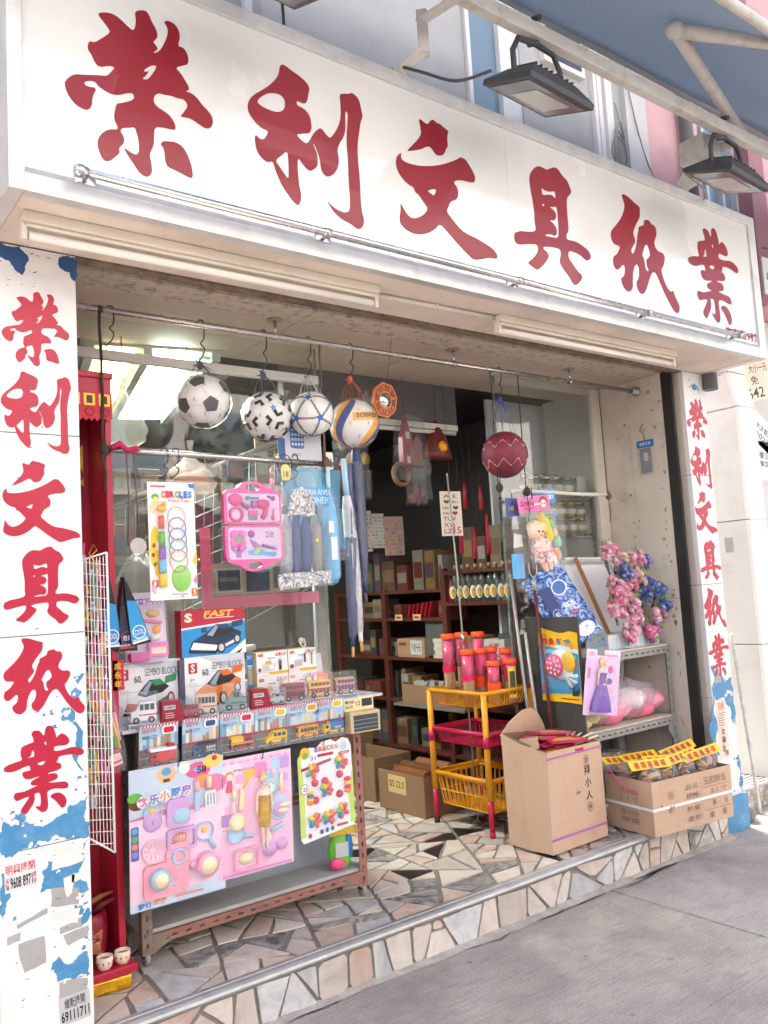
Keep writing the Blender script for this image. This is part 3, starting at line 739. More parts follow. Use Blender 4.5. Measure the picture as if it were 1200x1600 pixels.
sh = MB().box(-.25, -.02, .36, 3.5, -.01, 2.72, m_dark).box(-.25, 3.72, 3.4, 3.5, -.01, 2.74, mat((.10, .085, .07), .9)).box(3.50, 3.72, .562, 1.06, -.01, 2.718, mat((.56, .55, .52), .8, var=.1)).box(3.50, 3.72, 1.062, 3.5, -.01, 2.718, mat((.06, .05, .045), .8)).build('interior_wall'); struct(sh)
m_glass = clear((.93, .95, .94), .022, (.6, .6, .58), .0, 1.55, refl=1.0)
m_white_al = mat((.68, .66, .62), .45, var=.06, scale=6)
# left shop window, standing behind the goods rack
wl = thing('shop_window', 'tall glass shop window behind the toy rack and hanging toys', 'window')
MB().box(.0, 1.325, .57, .576, ZF + .06, 2.52, m_glass).build('pane', wl)
MB().box(.0, 1.325, .57, .576, 2.56, 2.70, m_glass).build('pane', wl)
MB().box(-.02, 1.335, .56, .59, 2.52, 2.56, m_white_al).build('rail', wl)
MB().box(-.02, 1.335, .56, .59, ZF, ZF + .06, mat((.25, .24, .22), .5)).build('rail', wl)
MB().box(1.325, 1.331, .568, .578, ZF, 2.70, clear((.75, .85, .82), .25, (.45, .52, .50), .1)).build('glass_edge', wl)
wr = thing('shop_window', 'glass shop window with white frame behind the silk flowers', 'window')
MB().box(2.56, 3.40, .58, .586, ZF + .06, 2.66, m_glass).build('pane', wr)
MB().box(3.40, 3.495, .56, .60, ZF, 2.70, mat((.60, .55, .48), .5, var=.06, dirt=.2, dcol=(.3, .25, .2))).build('frame_post', wr, bevel=.003)
MB().box(2.553, 2.56, .578, .588, ZF, 2.70, clear((.75, .85, .82), .25, (.45, .52, .50), .1)).build('glass_edge', wr)
MB().box(2.56, 3.40, .565, .595, 2.66, 2.70, mat((.42, .40, .36), .5)).build('rail', wr)
MB().box(2.56, 3.40, .565, .595, ZF, ZF + .06, mat((.25, .24, .22), .5)).build('rail', wr)
# lintel over the doorway
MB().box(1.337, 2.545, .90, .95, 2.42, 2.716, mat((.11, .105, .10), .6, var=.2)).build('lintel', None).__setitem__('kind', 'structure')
lt = thing('fluorescent_batten', 'dusty white batten along the lintel inside the doorway', 'light fitting')
MB().box(1.80, 2.52, .865, .897, 2.425, 2.46, mat((.60, .58, .53), .5)).build('housing', lt, bevel=.003)
MB().tube([(1.82, .873, 2.41), (2.50, .873, 2.41)], .012, mat((.66, .64, .6), .3), 10).build('tube', lt)
# lit louvred ceiling light inside the window
ll = thing('ceiling_light', 'lit louvred ceiling light glowing through the shop window above the red shrine', 'ceiling light', (.66, .86, 2.66), (0, 0, R(-13)))
MB().box(-.36, .30, 0, 1.5, .03, .055, mat((.55, .55, .5), .5)).build('housing', ll)
MB().box(-.02, .13, .02, 1.46, .005, .012, emit((.92, 1.0, .97), 20)).build('white_tube', ll)
MB().box(-.26, -.12, .02, 1.46, .005, .012, emit((1.0, .86, .45), 3.5)).build('warm_tube', ll)
for k in range(16):
    y = .03 + k * .093
    MB().add([(-.30, y, 0), (.25, y, 0), (.25, y + .02, .022), (-.30, y + .02, .022)], [(0, 1, 2, 3)], mat((.42, .58, .44), .3)).build('louvre', ll)
for x in (-.32, -.06, .26):
    MB().box(x - .02, x + .02, 0, 1.5, -.012, .03, mat((.5, .52, .48), .4)).build('side_rail', ll)

# ================================================================ facade above the sign
fb = thing('shop_building', 'weathered grey rendered upper wall of the shop building above the sign', 'building')
m_wall = mat((.40, .398, .39), .8, var=.10, scale=2.5, dirt=.7, dcol=(.30, .29, .28), dscale=3, bump=.15, bscale=12)
m_wall2 = mat((.52, .515, .50), .8, var=.06, scale=4, dirt=.3, dcol=(.42, .39, .36), dscale=5, bump=.2, bscale=25)
m_pinkw = mat(C(198, 158, 160), .8, var=.06, scale=3, dirt=.35, dcol=C(150, 118, 118), dscale=4, bump=.1, bscale=30)
m_pinkd = mat(C(150, 106, 112), .8, var=.08, scale=3)
MB().box(-3, .70, .02, .4, 2.72, 7.5, m_wall).box(.80, 1.98, .05, .4, 2.72, 7.5, m_wall).box(2.22, 2.36, .03, .4, 2.72, 7.5, mat((.66, .66, .65), .6)).box(2.36, 2.93, .02, .4, 2.72, 7.5, m_wall).box(3.10, 3.22, .02, .4, 2.72, 7.5, mat((.36, .355, .34), .8, var=.15)).build('wall', fb)
MB().box(3.22, 3.42, -.01, .4, 2.72, 7.5, m_wall2).build('rendered_strip', fb)
MB().box(.80, 1.98, .035, .05, 2.72, 3.90, m_wall2).build('rendered_band', fb)
for a, b, m_ in ((.70, .735, m_white_al), (.735, .80, mat((.3, .3, .3), .4)), (2.93, 2.955, m_white_al), (2.965, 3.0, m_white_al), (3.01, 3.03, mat((.4, .4, .4), .5)), (3.035, 3.095, m_white_al)):
    MB().box(a, b, -.01 if m_ is m_white_al else .03, .06, 2.72, 7.5, m_).build('window_post', fb)
m_bglass = mat(C(112, 134, 148), .12, var=.05, scale=2)
w = MB().box(1.98, 2.22, .06, .08, 2.9, 7.4, m_bglass).build('window', fb)
MB().box(1.985, 2.01, .03, .06, 2.9, 7.4, m_white_al).build('frame', w)
w = MB().box(2.52, 2.86, -.012, .03, 4.30, 4.56, m_white_al).build('window', fb)
MB().box(2.55, 2.83, -.016, .02, 4.33, 4.53, mat((.035, .035, .04), .2)).build('pane', w)
pb = thing('pink_building', 'faded pink rendered building with blue glass windows beside the shop', 'building')
MB().box(3.425, 3.76, .01, .5, 2.72, 8, m_pinkw).box(3.86, 4.0, .01, .5, 2.72, 8, m_pinkw).box(4.0, 4.56, .02, .5, 3.25, 3.30, m_pinkd).box(4.0, 4.56, .02, .5, 4.62, 8, m_pinkw).box(4.56, 4.75, -.02, .5, 3.31, 8, m_pinkd).box(4.75, 8.5, -.02, .5, 3.31, 8, m_pinkw).build('wall', pb)
MB().tube([(3.80, -.03, 2.6), (3.80, -.03, 8)], .045, mat((.11, .115, .12), .5), 12).build('drain_pipe', pb)
w = MB().box(4.0, 4.56, .12, .14, 3.30, 4.62, m_bglass).build('window', pb)
for x in (4.0, 4.17, 4.36, 4.53): MB().box(x, x + .03, .08, .12, 3.3, 4.62, mat((.42, .44, .46), .5)).build('mullion', w)
ho = MB().box(4.58, 4.74, -.032, -.022, 3.34, 3.60, mat((.72, .71, .68), .5)).build('house_number_plate', pb)
printed([('t', '號', .2, .8, .3, .6, ink)], 'lettering', ho, -.033, .16, .26, x0=4.58, z0=3.34)
# loose cables on the wall
def cable(name, pts, r, label, m=None):
    P_ = [Vector(p) for p in pts]; out = []
    for i in range(len(P_) - 1):
        p0, p1, p2, p3 = P_[max(i - 1, 0)], P_[i], P_[i + 1], P_[min(i + 2, len(P_) - 1)]
        for k in range(5):
            t = k / 5
            out.append(.5 * ((2 * p1) + (p2 - p0) * t + (2 * p0 - 5 * p1 + 4 * p2 - p3) * t * t + (3 * p1 - p0 - 3 * p2 + p3) * t ** 3))
    out.append(P_[-1])
    o = MB().tube(out, r, m or mat((.05, .05, .05), .5), 6).build(name)
    return tag(o, label, 'cable') if label else o
random.seed(11)
cl = [(3.13, -.0, 4.25)]
for k in range(16):
    t = k * 1.9
    cl.append((3.13 + .07 * math.cos(t) + random.uniform(-.02, .02), -.01 - .001 * k, 3.95 + .14 * math.sin(t) + random.uniform(-.05, .05)))
cl += [(3.16, -.02, 3.75), (3.14, -.02, 3.66)]
cable('coiled_cable', cl, .004, 'tangled coil of grey cable hanging on the upper wall', mat((.28, .27, .25), .6))
cable('cable', [(3.22, -.02, 4.7), (3.26, -.02, 4.3), (3.42, -.03, 3.85), (3.46, -.25, 3.62), (3.05, -.55, 3.46), (2.64, -.66, 3.42)], .004, 'thin cable sagging from the upper wall to the floodlight beside the pink building', mat((.25, .22, .18), .6))
cable('cable', [(4.6, -.04, 3.66), (4.75, -.05, 3.66), (4.9, -.04, 3.52), (5.1, -.03, 3.6)], .006, 'dark cable loop on the pink wall above the house number plate')

# ================================================================ awning, floodlight rail
m_wpaint = mat((.56, .54, .50), .55, var=.08, scale=6, dirt=.55, dcol=(.20, .14, .09), dscale=14)
fl = thing('lamp_rail', 'rusty white steel rail on bent brackets above the sign', 'rail')
RY, RZ = -.75, 3.66
MB().box(.2, 3.55, RY - .022, RY + .022, RZ - .03, RZ + .03, m_wpaint).build('rail', fl, bevel=.004)
for x in (.0 + 1.18, 3.12):
    b = MB(); 
    b.tube([(x, -.36, 3.56), (x + .02, -.52, 3.585)], .028, m_wpaint, 4, False).build('arm', fl)
    MB().tube([(x + .02, -.515, 3.565), (x + .02, -.515, 3.74)], .03, m_wpaint, 4, False).build('arm', fl)
    MB().tube([(x + .02, -.50, 3.71), (x + .03, RY + .02, 3.68)], .024, m_wpaint, 4, False).build('arm', fl)
    MB().box(x - .04, x + .03, -.40, -.28, 3.5415, 3.56, m_wpaint).build('foot_plate', fl)
m_lamp = mat((.035, .037, .042), .5, var=.15, scale=12, dirt=.25, dcol=(.12, .12, .12))
def floodlight(x, label, group=None):
    t = thing('floodlight', label, 'floodlight', (x, RY, RZ), (0, 0, 0))
    # hook clamp, yoke, body (front glass looks down and back to the sign)
    MB().tube([(0, -.03, .045), (0, 0, .055), (.0, .035, .03), (0, .03, -.035), (0, -.01, -.05)], .012, m_lamp, 8).build('clamp', t)
    y = MB()
    for s in (-1, 1): y.tube([(s * .135, .0, -.24), (s * .135, .0, -.12), (s * .10, 0, -.06), (0, 0, -.05)], [.012, .012, .012, .012], m_lamp, 6)
    y.build('yoke', t)
    b = MB(); b.M = Matrix.Translation((0, 0, -.25)) @ Matrix.Rotation(R(21), 4, 'X') @ Matrix.Rotation(R(3), 4, 'Y')
    v = [(-.185, -.13, -.022), (.185, -.13, -.022), (.185, .13, -.022), (-.185, .13, -.022), (-.185, -.13, .0), (.185, -.13, .0), (.185, .13, .0), (-.185, .13, .0), (-.12, -.07, .055), (.12, -.07, .055), (.12, .07, .055), (-.12, .07, .055)]
    b.add(v, [(3, 2, 1, 0), (0, 1, 5, 4), (1, 2, 6, 5), (2, 3, 7, 6), (3, 0, 4, 7), (4, 5, 9, 8), (5, 6, 10, 9), (6, 7, 11, 10), (7, 4, 8, 11), (8, 9, 10, 11)], m_lamp)
    for k in range(8): b.box(-.108 + k * .03, -.1 + k * .03, -.066, .066, .05, .068, m_lamp)
    b.build('housing', t, bevel=.003)
    g = MB(); g.M = b.M
    g.box(-.16, .16, -.105, .105, -.0255, -.0225, mat((.16, .165, .17), .15, var=.1)).build('glass', t)
    g = MB(); g.M = b.M
    g.box(-.08, .11, -.07, .07, -.029, -.0257, mat((.42, .42, .40), .3)).build('reflector', t)
floodlight(1.58, 'black floodlight on the rail beside the bent bracket above the sign')
floodlight(2.93, 'black floodlight on the rail beside the awning arm and pink wall')
floodlight(.36, 'black floodlight at the rail end with a cable looping down behind the sign')
cable('cable', [(.42, -.70, 3.46), (.45, -.6, 3.56), (.55, -.45, 3.72), (.66, -.35, 3.72), (.70, -.30, 3.55)], .006, 'black cable looping from a floodlight to the top of the sign')
cable('cable', [(1.33, -.74, 3.42), (1.26, -.62, 3.42), (1.2, -.5, 3.5), (1.17, -.42, 3.555)], .006, 'black cable from a floodlight to the bent bracket foot')
aw = thing('awning', 'grey blue retractable awning with white folding arms over the pavement', 'awning')
m_can = mat(C(140, 150, 160), .8, var=.10, scale=1.6, dirt=.4, dcol=C(70, 80, 92), dscale=2.0)
nt = m_can.node_tree; tl = nt.nodes.new('ShaderNodeBsdfTranslucent'); tl.inputs[0].default_value = (*C(170, 182, 194), 1); mxs = nt.nodes.new('ShaderNodeMixShader'); mxs.inputs[0].default_value = .5
nt.links.new(nt.nodes['Principled BSDF'].outputs[0], mxs.inputs[1]); nt.links.new(tl.outputs[0], mxs.inputs[2]); nt.links.new(mxs.outputs[0], nt.nodes['Material Output'].inputs[0])
n = 30; va = []; fa = []
for i in range(n + 1):
    x = -.6 + i * 7.1 / n
    for j in range(9):
        t = j / 8; y = -.45 - .77 * t; z = 4.08 - .33 * t - .02 * math.sin(math.pi * t) - .006 * math.sin(i * 1.3)
        va.append((x, y, z))
for i in range(n):
    for j in range(8): fa.append((i * 9 + j, i * 9 + j + 1, i * 9 + j + 10, i * 9 + j + 9))
ca = MB().add(va, fa, m_can, True).build('canopy', aw)
sdm = ca.modifiers.new('thickness', 'SOLIDIFY'); sdm.thickness = .004
MB().tube([(-.6, -1.22, 3.74), (6.5, -1.22, 3.74)], .022, m_wpaint, 10).build('front_bar', aw)
MB().tube([(-.6, -.43, 4.10), (6.5, -.43, 4.10)], .03, mat((.25, .27, .29), .6), 12).build('roller', aw)
MB().tube([(2.25, -.95, 3.80), (3.28, -.66, 3.77)], .03, m_wpaint, 8).build('arm', aw)
MB().tube([(2.25, -.95, 3.80), (2.68, -1.18, 3.765)], .03, m_wpaint, 8).build('arm', aw)
MB().ball((2.245, -.95, 3.80), .04, m_wpaint, 12, 8).build('elbow', aw)
MB().box(2.93, 3.08, -.64, -.50, 3.58, 3.70, m_wpaint).tube([(3.0, -.55, 3.6), (3.3, -.02, 3.5)], .03, m_wpaint, 4, False).build('wall_bracket', aw)

# ================================================================ neighbour on the right
nbp = thing('clad_column', 'grey metal clad column with white front and pasted notices beside the shop', 'column')
m_clad = mat((.62, .625, .61), .45, var=.05, scale=3, dirt=.25, dcol=(.3, .3, .28), dscale=4)
m_wclad = mat((.74, .735, .72), .45, var=.04, scale=3, dirt=.2, dcol=(.45, .42, .38), dscale=6)
zz = [.137, 1.0, 1.83, 2.60, 2.85, 3.3]; fy = [.17, .17, .17, .17, .22, .22]
for i in range(5):
    z0, z1 = zz[i] + .003, zz[i + 1] - .003; a, b = fy[i], fy[i + 1]
    MB().add([(4.45, a + .022, z0), (4.45, 1.2, z0), (4.45, 1.2, z1), (4.45, b + .022, z1), (4.48, a + .022, z0), (4.48, 1.2, z0), (4.48, 1.2, z1), (4.48, b + .022, z1)], [(0, 3, 2, 1), (0, 4, 7, 3), (3, 7, 6, 2)], m_clad).build('cladding_panel', nbp)
    MB().add([(4.447, a - .004, z0), (4.66, a - .004, z0), (4.66, b - .004, z1), (4.447, b - .004, z1), (4.447, a + .02, z0), (4.66, a + .02, z0), (4.66, b + .02, z1), (4.447, b + .02, z1)], [(0, 1, 2, 3), (0, 3, 7, 4), (1, 5, 6, 2), (3, 2, 6, 7)], m_wclad).build('cladding_panel', nbp)
MB().box(4.482, 7, .25, 1.2, .137, 3.3, mat((.58, .575, .55), .8, var=.08, dirt=.5, dcol=(.4, .39, .36), dscale=5, bump=.3)).build('rough_wall', nbp)
def notice(x0, x1, z0, z1, rot, m_, items):
    o = MB().box(0, x1 - x0, 0, .001, 0, z1 - z0, m_).build('notice', nbp, (x0, .247, z0), (0, rot, 0))
    printed(items, 'lettering', o, -.0004, x1 - x0, z1 - z0)
notice(4.72, 5.24, 2.66, 2.98, R(-12), mat(C(236, 214, 196), .7), [('t', '大小一元', .2, .7, .62, .82, ink), ('t', '免', .2, .4, .36, .56, ink), ('t', '642', .05, .5, .06, .3, ink)])
notice(4.72, 5.02, 2.42, 2.64, R(28), mat((.72, .73, .76), .7), [('t', '太太新居', .1, .8, .5, .72, ink), ('t', '2023', .15, .7, .2, .4, ink)])
notice(4.74, 5.2, 2.12, 2.40, R(2), mat((.68, .70, .72), .7), [('t', '樓三樓', .1, .6, .55, .72, ink), ('t', '獨立廁所', .1, .7, .35, .5, ink)])
notice(4.76, 5.1, 1.36, 1.52, 0, mat(C(190, 50, 60), .6), [('t', '吉', .1, .4, .2, .8, pr(240, 220, 180))])
MB().box(4.4485, 4.4497, .30, .36, 1.62, 1.72, m_patch).build('tape_patch', nbp)
st = MB().box(3.80, 9, .16, 1.8, -.01, .128, m_conc2).build('neighbour_step'); struct(st)
for k in range(16): MB().box(3.80, 9, .17 + k * .04, .19 + k * .04, .128, .136, mat((.46, .45, .42), .7)).build('tread_rib', st)
rt = random.Random(4)
mosaic = [mat(c, .5) for c in ((.40, .33, .27), (.55, .50, .44), (.30, .26, .22), (.46, .38, .30), (.35, .37, .36))]
for i in range(26):
    for j in range(4): MB().box(0, .026, 0, .006, 0, .026, rt.choice(mosaic)).build('tile', st, (3.86 + i * .029, .154, .006 + j * .029))
# pole leaning by the blue based pillar, and a couple of stones
pt_ = [(3.80, -.012, 1.12), (3.93, .03, .62), (4.06, .08, .22), (4.10, .09, .0)]
cable('bent_pole', pt_, .013, None, mat((.60, .59, .56), .5, var=.2, dirt=.8, dcol=(.10, .10, .10), dscale=6))
o = bpy.data.objects['bent_pole']; tag(o, 'bent grey pole leaning beside the blue based pillar', 'pole')
rk = MB().ball((0, 0, .05), (.05, .045, .055), mat((.20, .19, .18), .8, var=.3, bump=.6), 9, 6).build('rubble_lump', None, (3.90, .05, 0)); tag(rk, 'grey rubble lump on the pavement beside the blue pillar base', 'stone')
rk = MB().ball((0, 0, .08), (.045, .05, .09), mat((.24, .23, .22), .8, var=.3, bump=.6), 9, 6).build('rubble_lump', None, (3.97, .14, 0)); tag(rk, 'taller grey stone against the mosaic step by the leaning pole', 'stone')
# ================================================================ the other side of the street (seen only as reflections)
ob = thing('street_building', 'pale apartment building across the street seen only in reflections', 'building')
MB().box(-16, 15.5, -15, -11, -.13, 9.5, mat((.56, .55, .53), .8, var=.15, scale=.6)).build('wall', ob)
for i in range(11):
    for j in range(3):
        x = -15 + i * 2.7; z = 3.6 + j * 3.1
        w = MB().box(x, x + 1.5, -11, -10.97, z, z + 1.6, m_bglass).build('window', ob)
        MB().box(x - .1, x + 1.6, -10.99, -10.7, z - .12, z - .02, m_wall2).build('sill', w)
MB().box(16, 48, -15, -11, -.13, 7.2, mat((.30, .29, .27), .8, var=.15, scale=.6)).build('side_block', ob)
MB().box(19, 24, -15, -11.2, 7.2, 8.6, mat((.40, .38, .36), .8)).build('roof_room', ob)
MB().box(-16, 15.5, -10.99, -9.6, 3.0, 3.15, mat((.35, .36, .36), .7)).build('canopy', ob)
for i in range(8): MB().box(-15.6 + i * 3.1, -13.1 + i * 3.1, -11, -10.95, -.12, 2.7, mat((.20, .21, .22), .5, var=.3, scale=2)).build('shop_front', ob)

# ================================================================ toy rack on castors
m_rust = mat(C(150, 104, 92), .65, var=.12, scale=10, dirt=.5, dcol=C(95, 66, 52), dscale=12, bump=.1)
m_rustg = mat(C(128, 112, 98), .65, var=.12, scale=10, dirt=.5, dcol=C(90, 68, 52), dscale=12, bump=.1)
m_board = mat((.42, .41, .39), .6, var=.08, scale=5, dirt=.3, dcol=(.25, .23, .2), dscale=7)
def slotted(parent, name, p0, length, vertical, width, m, y, side=1, step=.05, th=.003, flange=.035, slot=(.022, .008)):
    """slotted steel angle: perforated front flange in the XZ plane at y, plus a plain flange going back"""
    x, z = p0
    W, H = (width, length) if vertical else (length, width)
    lp = [[(x, z), (x + W, z), (x + W, z + H), (x, z + H)]]
    k = step * .6
    while k < length - step * .4:
        a, b = slot
        if vertical: cx, cz, hw, hh = x + W / 2, z + k, b / 2, a / 2
        else: cx, cz, hw, hh = x + k, z + H / 2, a / 2, b / 2
        lp.append([(cx - hw, cz - hh), (cx - hw, cz + hh), (cx + hw, cz + hh), (cx + hw, cz - hh)])
        k += step
    mb = MB().loops(lp, y, y + th, m)
    if vertical:
        a = x if side > 0 else x + W - th
        mb.box(a, a + th, y + th, y + flange, z, z + H, m)
    else:
        a = z if side < 0 else z + H - th
        mb.box(x, x + W, y + th, y + flange, a, a + th, m)
    return mb.build(name, parent)
rk = thing('toy_rack', 'brown slotted steel rack on castors hung with toy packs on the step', 'rack')
for x, m_, s in ((.285, m_rustg, 1), (1.268, m_rust, -1)):
    slotted(rk, 'post', (x, .215), .80, True, .04, m_, .33, s)
    slotted(rk, 'post', (x, .215), .80, True, .04, m_, .525, s)
    for y in (.35, .535):
        c = MB().box(x + .008, x + .034, y - .012, y + .016, .20, .2155, m_dark).lathe([(.0, -.009), (.024, -.009), (.026, -.006), (.026, .006), (.024, .009), (0, .009)], mat((.28, .26, .24), .6), (x + .02, y, ZF + .027), 16, axis='x')
        c.build('castor', rk)
slotted(rk, 'rail', (.325, .245), .943, False, .035, m_rust, .331, 1, .055)
slotted(rk, 'rail', (.325, .625), .943, False, .035, m_rust, .331, 1, .055)
MB().loops([[(.325, .285), (.325, .21), (.345, .225), (.395, .245), (.395, .27)]], .3285, .331, m_rustg).build('gusset', rk)
MB().loops([[(1.268, .285), (1.268, .215), (1.25, .228), (1.20, .248), (1.20, .27)]], .3285, .331, m_rust).build('gusset', rk)
for x, z in ((.30, .285), (.305, .235), (.385, .258), (1.285, .285), (1.285, .235), (1.21, .258)):
    MB().lathe([(.007, 0), (.007, -.003), (.004, -.005), (0, -.005)], m_rustg, (x, .328, z), 8, axis='y').build('bolt', rk)
MB().box(.29, 1.305, .345, .545, .281, .296, m_board).build('shelf', rk, bevel=.002)
MB().box(.33, 1.265, .345, .545, .66, .672, m_board).build('shelf', rk, bevel=.002)
MB().box(.21, 1.395, .262, .55, 1.032, 1.044, mat((.55, .56, .56), .25, var=.05)).build('shelf', rk, bevel=.002)
MB().box(.29, 1.30, .5385, .542, .672, 1.03, mat((.10, .11, .13), .6)).build('back_panel', rk)
MB().box(.29, 1.30, .5385, .542, .296, .66, mat((.30, .33, .37), .5)).build('back_panel', rk)

WHITE = pr(240, 240, 240); BLK = pr(30, 30, 34)
m_blis = clear((1, 1, 1), .05, (.85, .87, .9), .06, 1.5, .5, 26)
m_film = clear((1, 1, 1), .10, (.85, .86, .88), .12, 1.45, .6, 30)
def card(name, label, cat, x0, x1, z0, z1, y, base, items, corner=.008, th=.0025, group=None, rot=(0, 0, 0), outline=None):
    t = thing(name, label, cat, (x0, y, z0), rot, group)
    w, h = x1 - x0, z1 - z0
    MB().loops([outline or rrect(0, w, 0, h, corner)], 0, th, base, mat((.7, .69, .66), .7)).build('backing', t)
    if items: printed(items, 'print', t, -.0003, w, h)
    t['w'] = w; t['h'] = h
    return t
def hook(parent, x, z, y=0, m=None):
    return MB().tube([(x, y + .012, z - .012), (x, y - .006, z - .012), (x + .004, y - .010, z + .006), (x + .012, y + .006, z + .022), (x + .016, y + .02, z + .026)], .0018, m or BLK, 6).build('hook', parent)
def bump(parent, name, x, z, rx, rz, d, m, n=18):
    return MB().ball((x, 0, z), (rx, d, rz), m, n, 5, 0, 90, 'y').build(name, parent)
def vehicle(parent, kind, L, H, D, c1, c2, at, name='toy_car', win=None):
    """little vehicle, nose towards -x; body > window, wheel"""
    x, y, z = at; b = MB(); r = H * .15
    wn = win or pr(50, 60, 75, .15)
    z0 = z + r * .8
    if kind in ('bus', 'ddbus'):
        pf = [(0, z0), (L, z0), (L, z + H * .97), (L * .97, z + H), (L * .05, z + H), (0, z + H * .93)]
    elif kind == 'truck':
        pf = [(0, z0), (L, z0), (L, z + H), (L * .27, z + H), (L * .27, z + H * .8), (L * .05, z + H * .8), (0, z + H * .5)]
    elif kind == 'van':
        pf = [(0, z0), (L, z0), (L, z + H * .94), (L * .95, z + H), (L * .38, z + H), (L * .20, z + H * .58), (.02 * L, z + H * .48)]
    else:
        pf = [(0, z0), (L, z0), (L, z + H * .62), (L * .85, z + H * .66), (L * .7, z + H), (L * .42, z + H), (L * .26, z + H * .62), (.02 * L, z + H * .5)]
    b.loops([[(x + a, q) for a, q in pf]], y - D, y, c1)
    if kind == 'truck': b.box(x + L * .29, x + L + .001, y - D - .001, y + .001, z + H * .3, z + H + .001, c2)
    elif kind == 'ddbus': b.box(x - .0006, x + L + .0006, y - D - .0006, y, z + H * .45, z + H * .56, c2)
    else: b.box(x + L * .3, x + L + .0005, y - D - .0006, y, z + H * .34, z + H * .42, c2)
    o = b.build(name, parent, bevel=.0012, seg=1)
    w = MB(); yy = y - D - .0012
    def q(a0, a1, h0, h1, m=wn): w.box(x + L * a0, x + L * a1, yy, yy + .0015, z + H * h0, z + H * h1, m)
    if kind == 'bus':
        for k in range(5): q(.1 + k * .175, .24 + k * .175, .55, .85)
    elif kind == 'ddbus':
        for k in range(5): q(.1 + k * .175, .25 + k * .175, .68, .88); q(.1 + k * .175, .25 + k * .175, .28, .46)
    elif kind == 'truck': q(.06, .2, .5, .74)
    elif kind == 'van': q(.36, .5, .6, .88); q(.54, .72, .6, .88); q(.76, .92, .6, .88)
    else: q(.42, .55, .66, .92); q(.57, .68, .66, .92)
    if kind in ('bus', 'ddbus'): w.box(x - .0012, x, y - D * .9, y - D * .1, z + H * .5, z + H * .9, wn); 
    if kind == 'ddbus': w.box(x - .0012, x, y - D * .9, y - D * .1, z + H * .2, z + H * .45, wn)
    w.build('windows', o)
    for a in (.2, .8):
        MB().lathe([(0, -.004), (r * .5, -.004), (r * .55, -.003), (r, -.003), (r, .003), (0, .003)], mat((.03, .03, .03), .6), (x + L * a, y - D, z + r), 12, axis='y').lathe([(r * .5, -.0012), (0, -.0012)], mat((.6, .6, .6), .3), (x + L * a, y - D - .003, z + r), 10, axis='y').build('wheel', o)
    return o

# --- carded vehicles hooked along the shelf edge
sky_ = pr(176, 210, 230); cityb = pr(196, 214, 226); cityc = pr(222, 205, 180); chk = pr(206, 60, 84); roadg = pr(134, 136, 138)
rc = random.Random(2)
CC = [('fire engine', .262, 'truck', pr(200, 40, 54), pr(206, 50, 62), 'red toy fire engine with white ladder in a blister card under the rack shelf'),
      ('express lorry', .430, 'truck', pr(52, 84, 132), pr(54, 56, 62), 'toy lorry with dark grey box body in a blister card under the rack shelf'),
      ('open bus', .585, 'ddbus', pr(206, 50, 84), pr(240, 200, 40), 'pink red and yellow toy double decker in a blister card'),
      ('taxi', .738, 'van', pr(244, 196, 20), pr(90, 170, 60), 'yellow toy taxi van in a blister card under the rack shelf'),
      ('coach', .888, 'bus', pr(226, 160, 50), pr(190, 110, 40), 'orange yellow toy coach in a blister card under the rack shelf'),
      ('blue lorry', 1.015, 'truck', pr(240, 190, 30), pr(40, 110, 170), 'toy lorry with yellow cab and blue box in a blister card')]
for nm, x, kind, c1, c2, lab in CC:
    w, h = .150, .166
    it = [('r', 0, 1, 0, 1, roadg), ('r', 0, 1, .46, 1, sky_)]
    for k in range(11):
        a = k / 11; it.append(('r', a, a + .08, .46, .55 + rc.random() * .25, rc.choice((cityb, cityc, pr(120, 170, 205), pr(232, 226, 214), pr(176, 150, 130)))))
    for k in range(9): it.append(('p', [(k / 9, .42), (k / 9 + .06, .42), (k / 9 + .1, .47), (k / 9 + .04, .47)], chk))
    it += [('r', 0, 1, .94, 1, chk)] + [('p', [(k / 12, .945), (k / 12 + .04, .945), (k / 12 + .07, .99), (k / 12 + .03, .99)], WHITE) for k in range(12)]
    it += [('t', '合金小车', .05, .42, .84, .93, chk), ('R', .55, .92, .76, .95, .012, WHITE), ('R', .6, .87, .79, .92, .008, c1), ('t', 'MINI CITY', .06, .45, .70, .78, pr(60, 100, 150)), ('r', .05, .95, .10, .115, WHITE), ('r', .0, .35, .28, .29, pr(220, 220, 220))]
    t = card('toy_car_pack', lab, 'toy car', x, x + w, .893, .893 + h, .252, roadg, it, group=None, rot=(R(6), 0, 0))
    v = vehicle(t, kind, .095, .05, .024, c1, c2, (.034, -.008, .024))
    if nm == 'fire engine':
        MB().box(.030, .13, -.036, -.008, .073, .083, WHITE).build('ladder', v); MB().box(.10, .125, -.034, -.01, .083, .092, pr(200, 50, 60)).build('turret', v)
    if nm == 'express lorry': mb = MB(); add_text(mb, '速遞快車', .082, .052, .038, .012, -.0345, WHITE); add_text(mb, 'EXPRESS', .082, .042, .038, .007, -.0345, WHITE); mb.build('lettering', v)
    if nm == 'open bus': MB().box(.033, .085, -.0335, -.008, .055, .0755, pr(240, 196, 36)).build('upper_deck', v)
    if nm == 'taxi': mb = MB(); add_text(mb, 'TAXI', .10, .038, .022, .008, -.0345, pr(40, 90, 40)); mb.build('lettering', v)
    if nm == 'blue lorry': mb = MB(); add_text(mb, 'TRUCK', .082, .045, .034, .010, -.0345, WHITE); mb.build('lettering', v)
    MB().box(.010, .140, -.042, -.001, .010, .072, m_blis).build('bubble', t, bevel=.006)
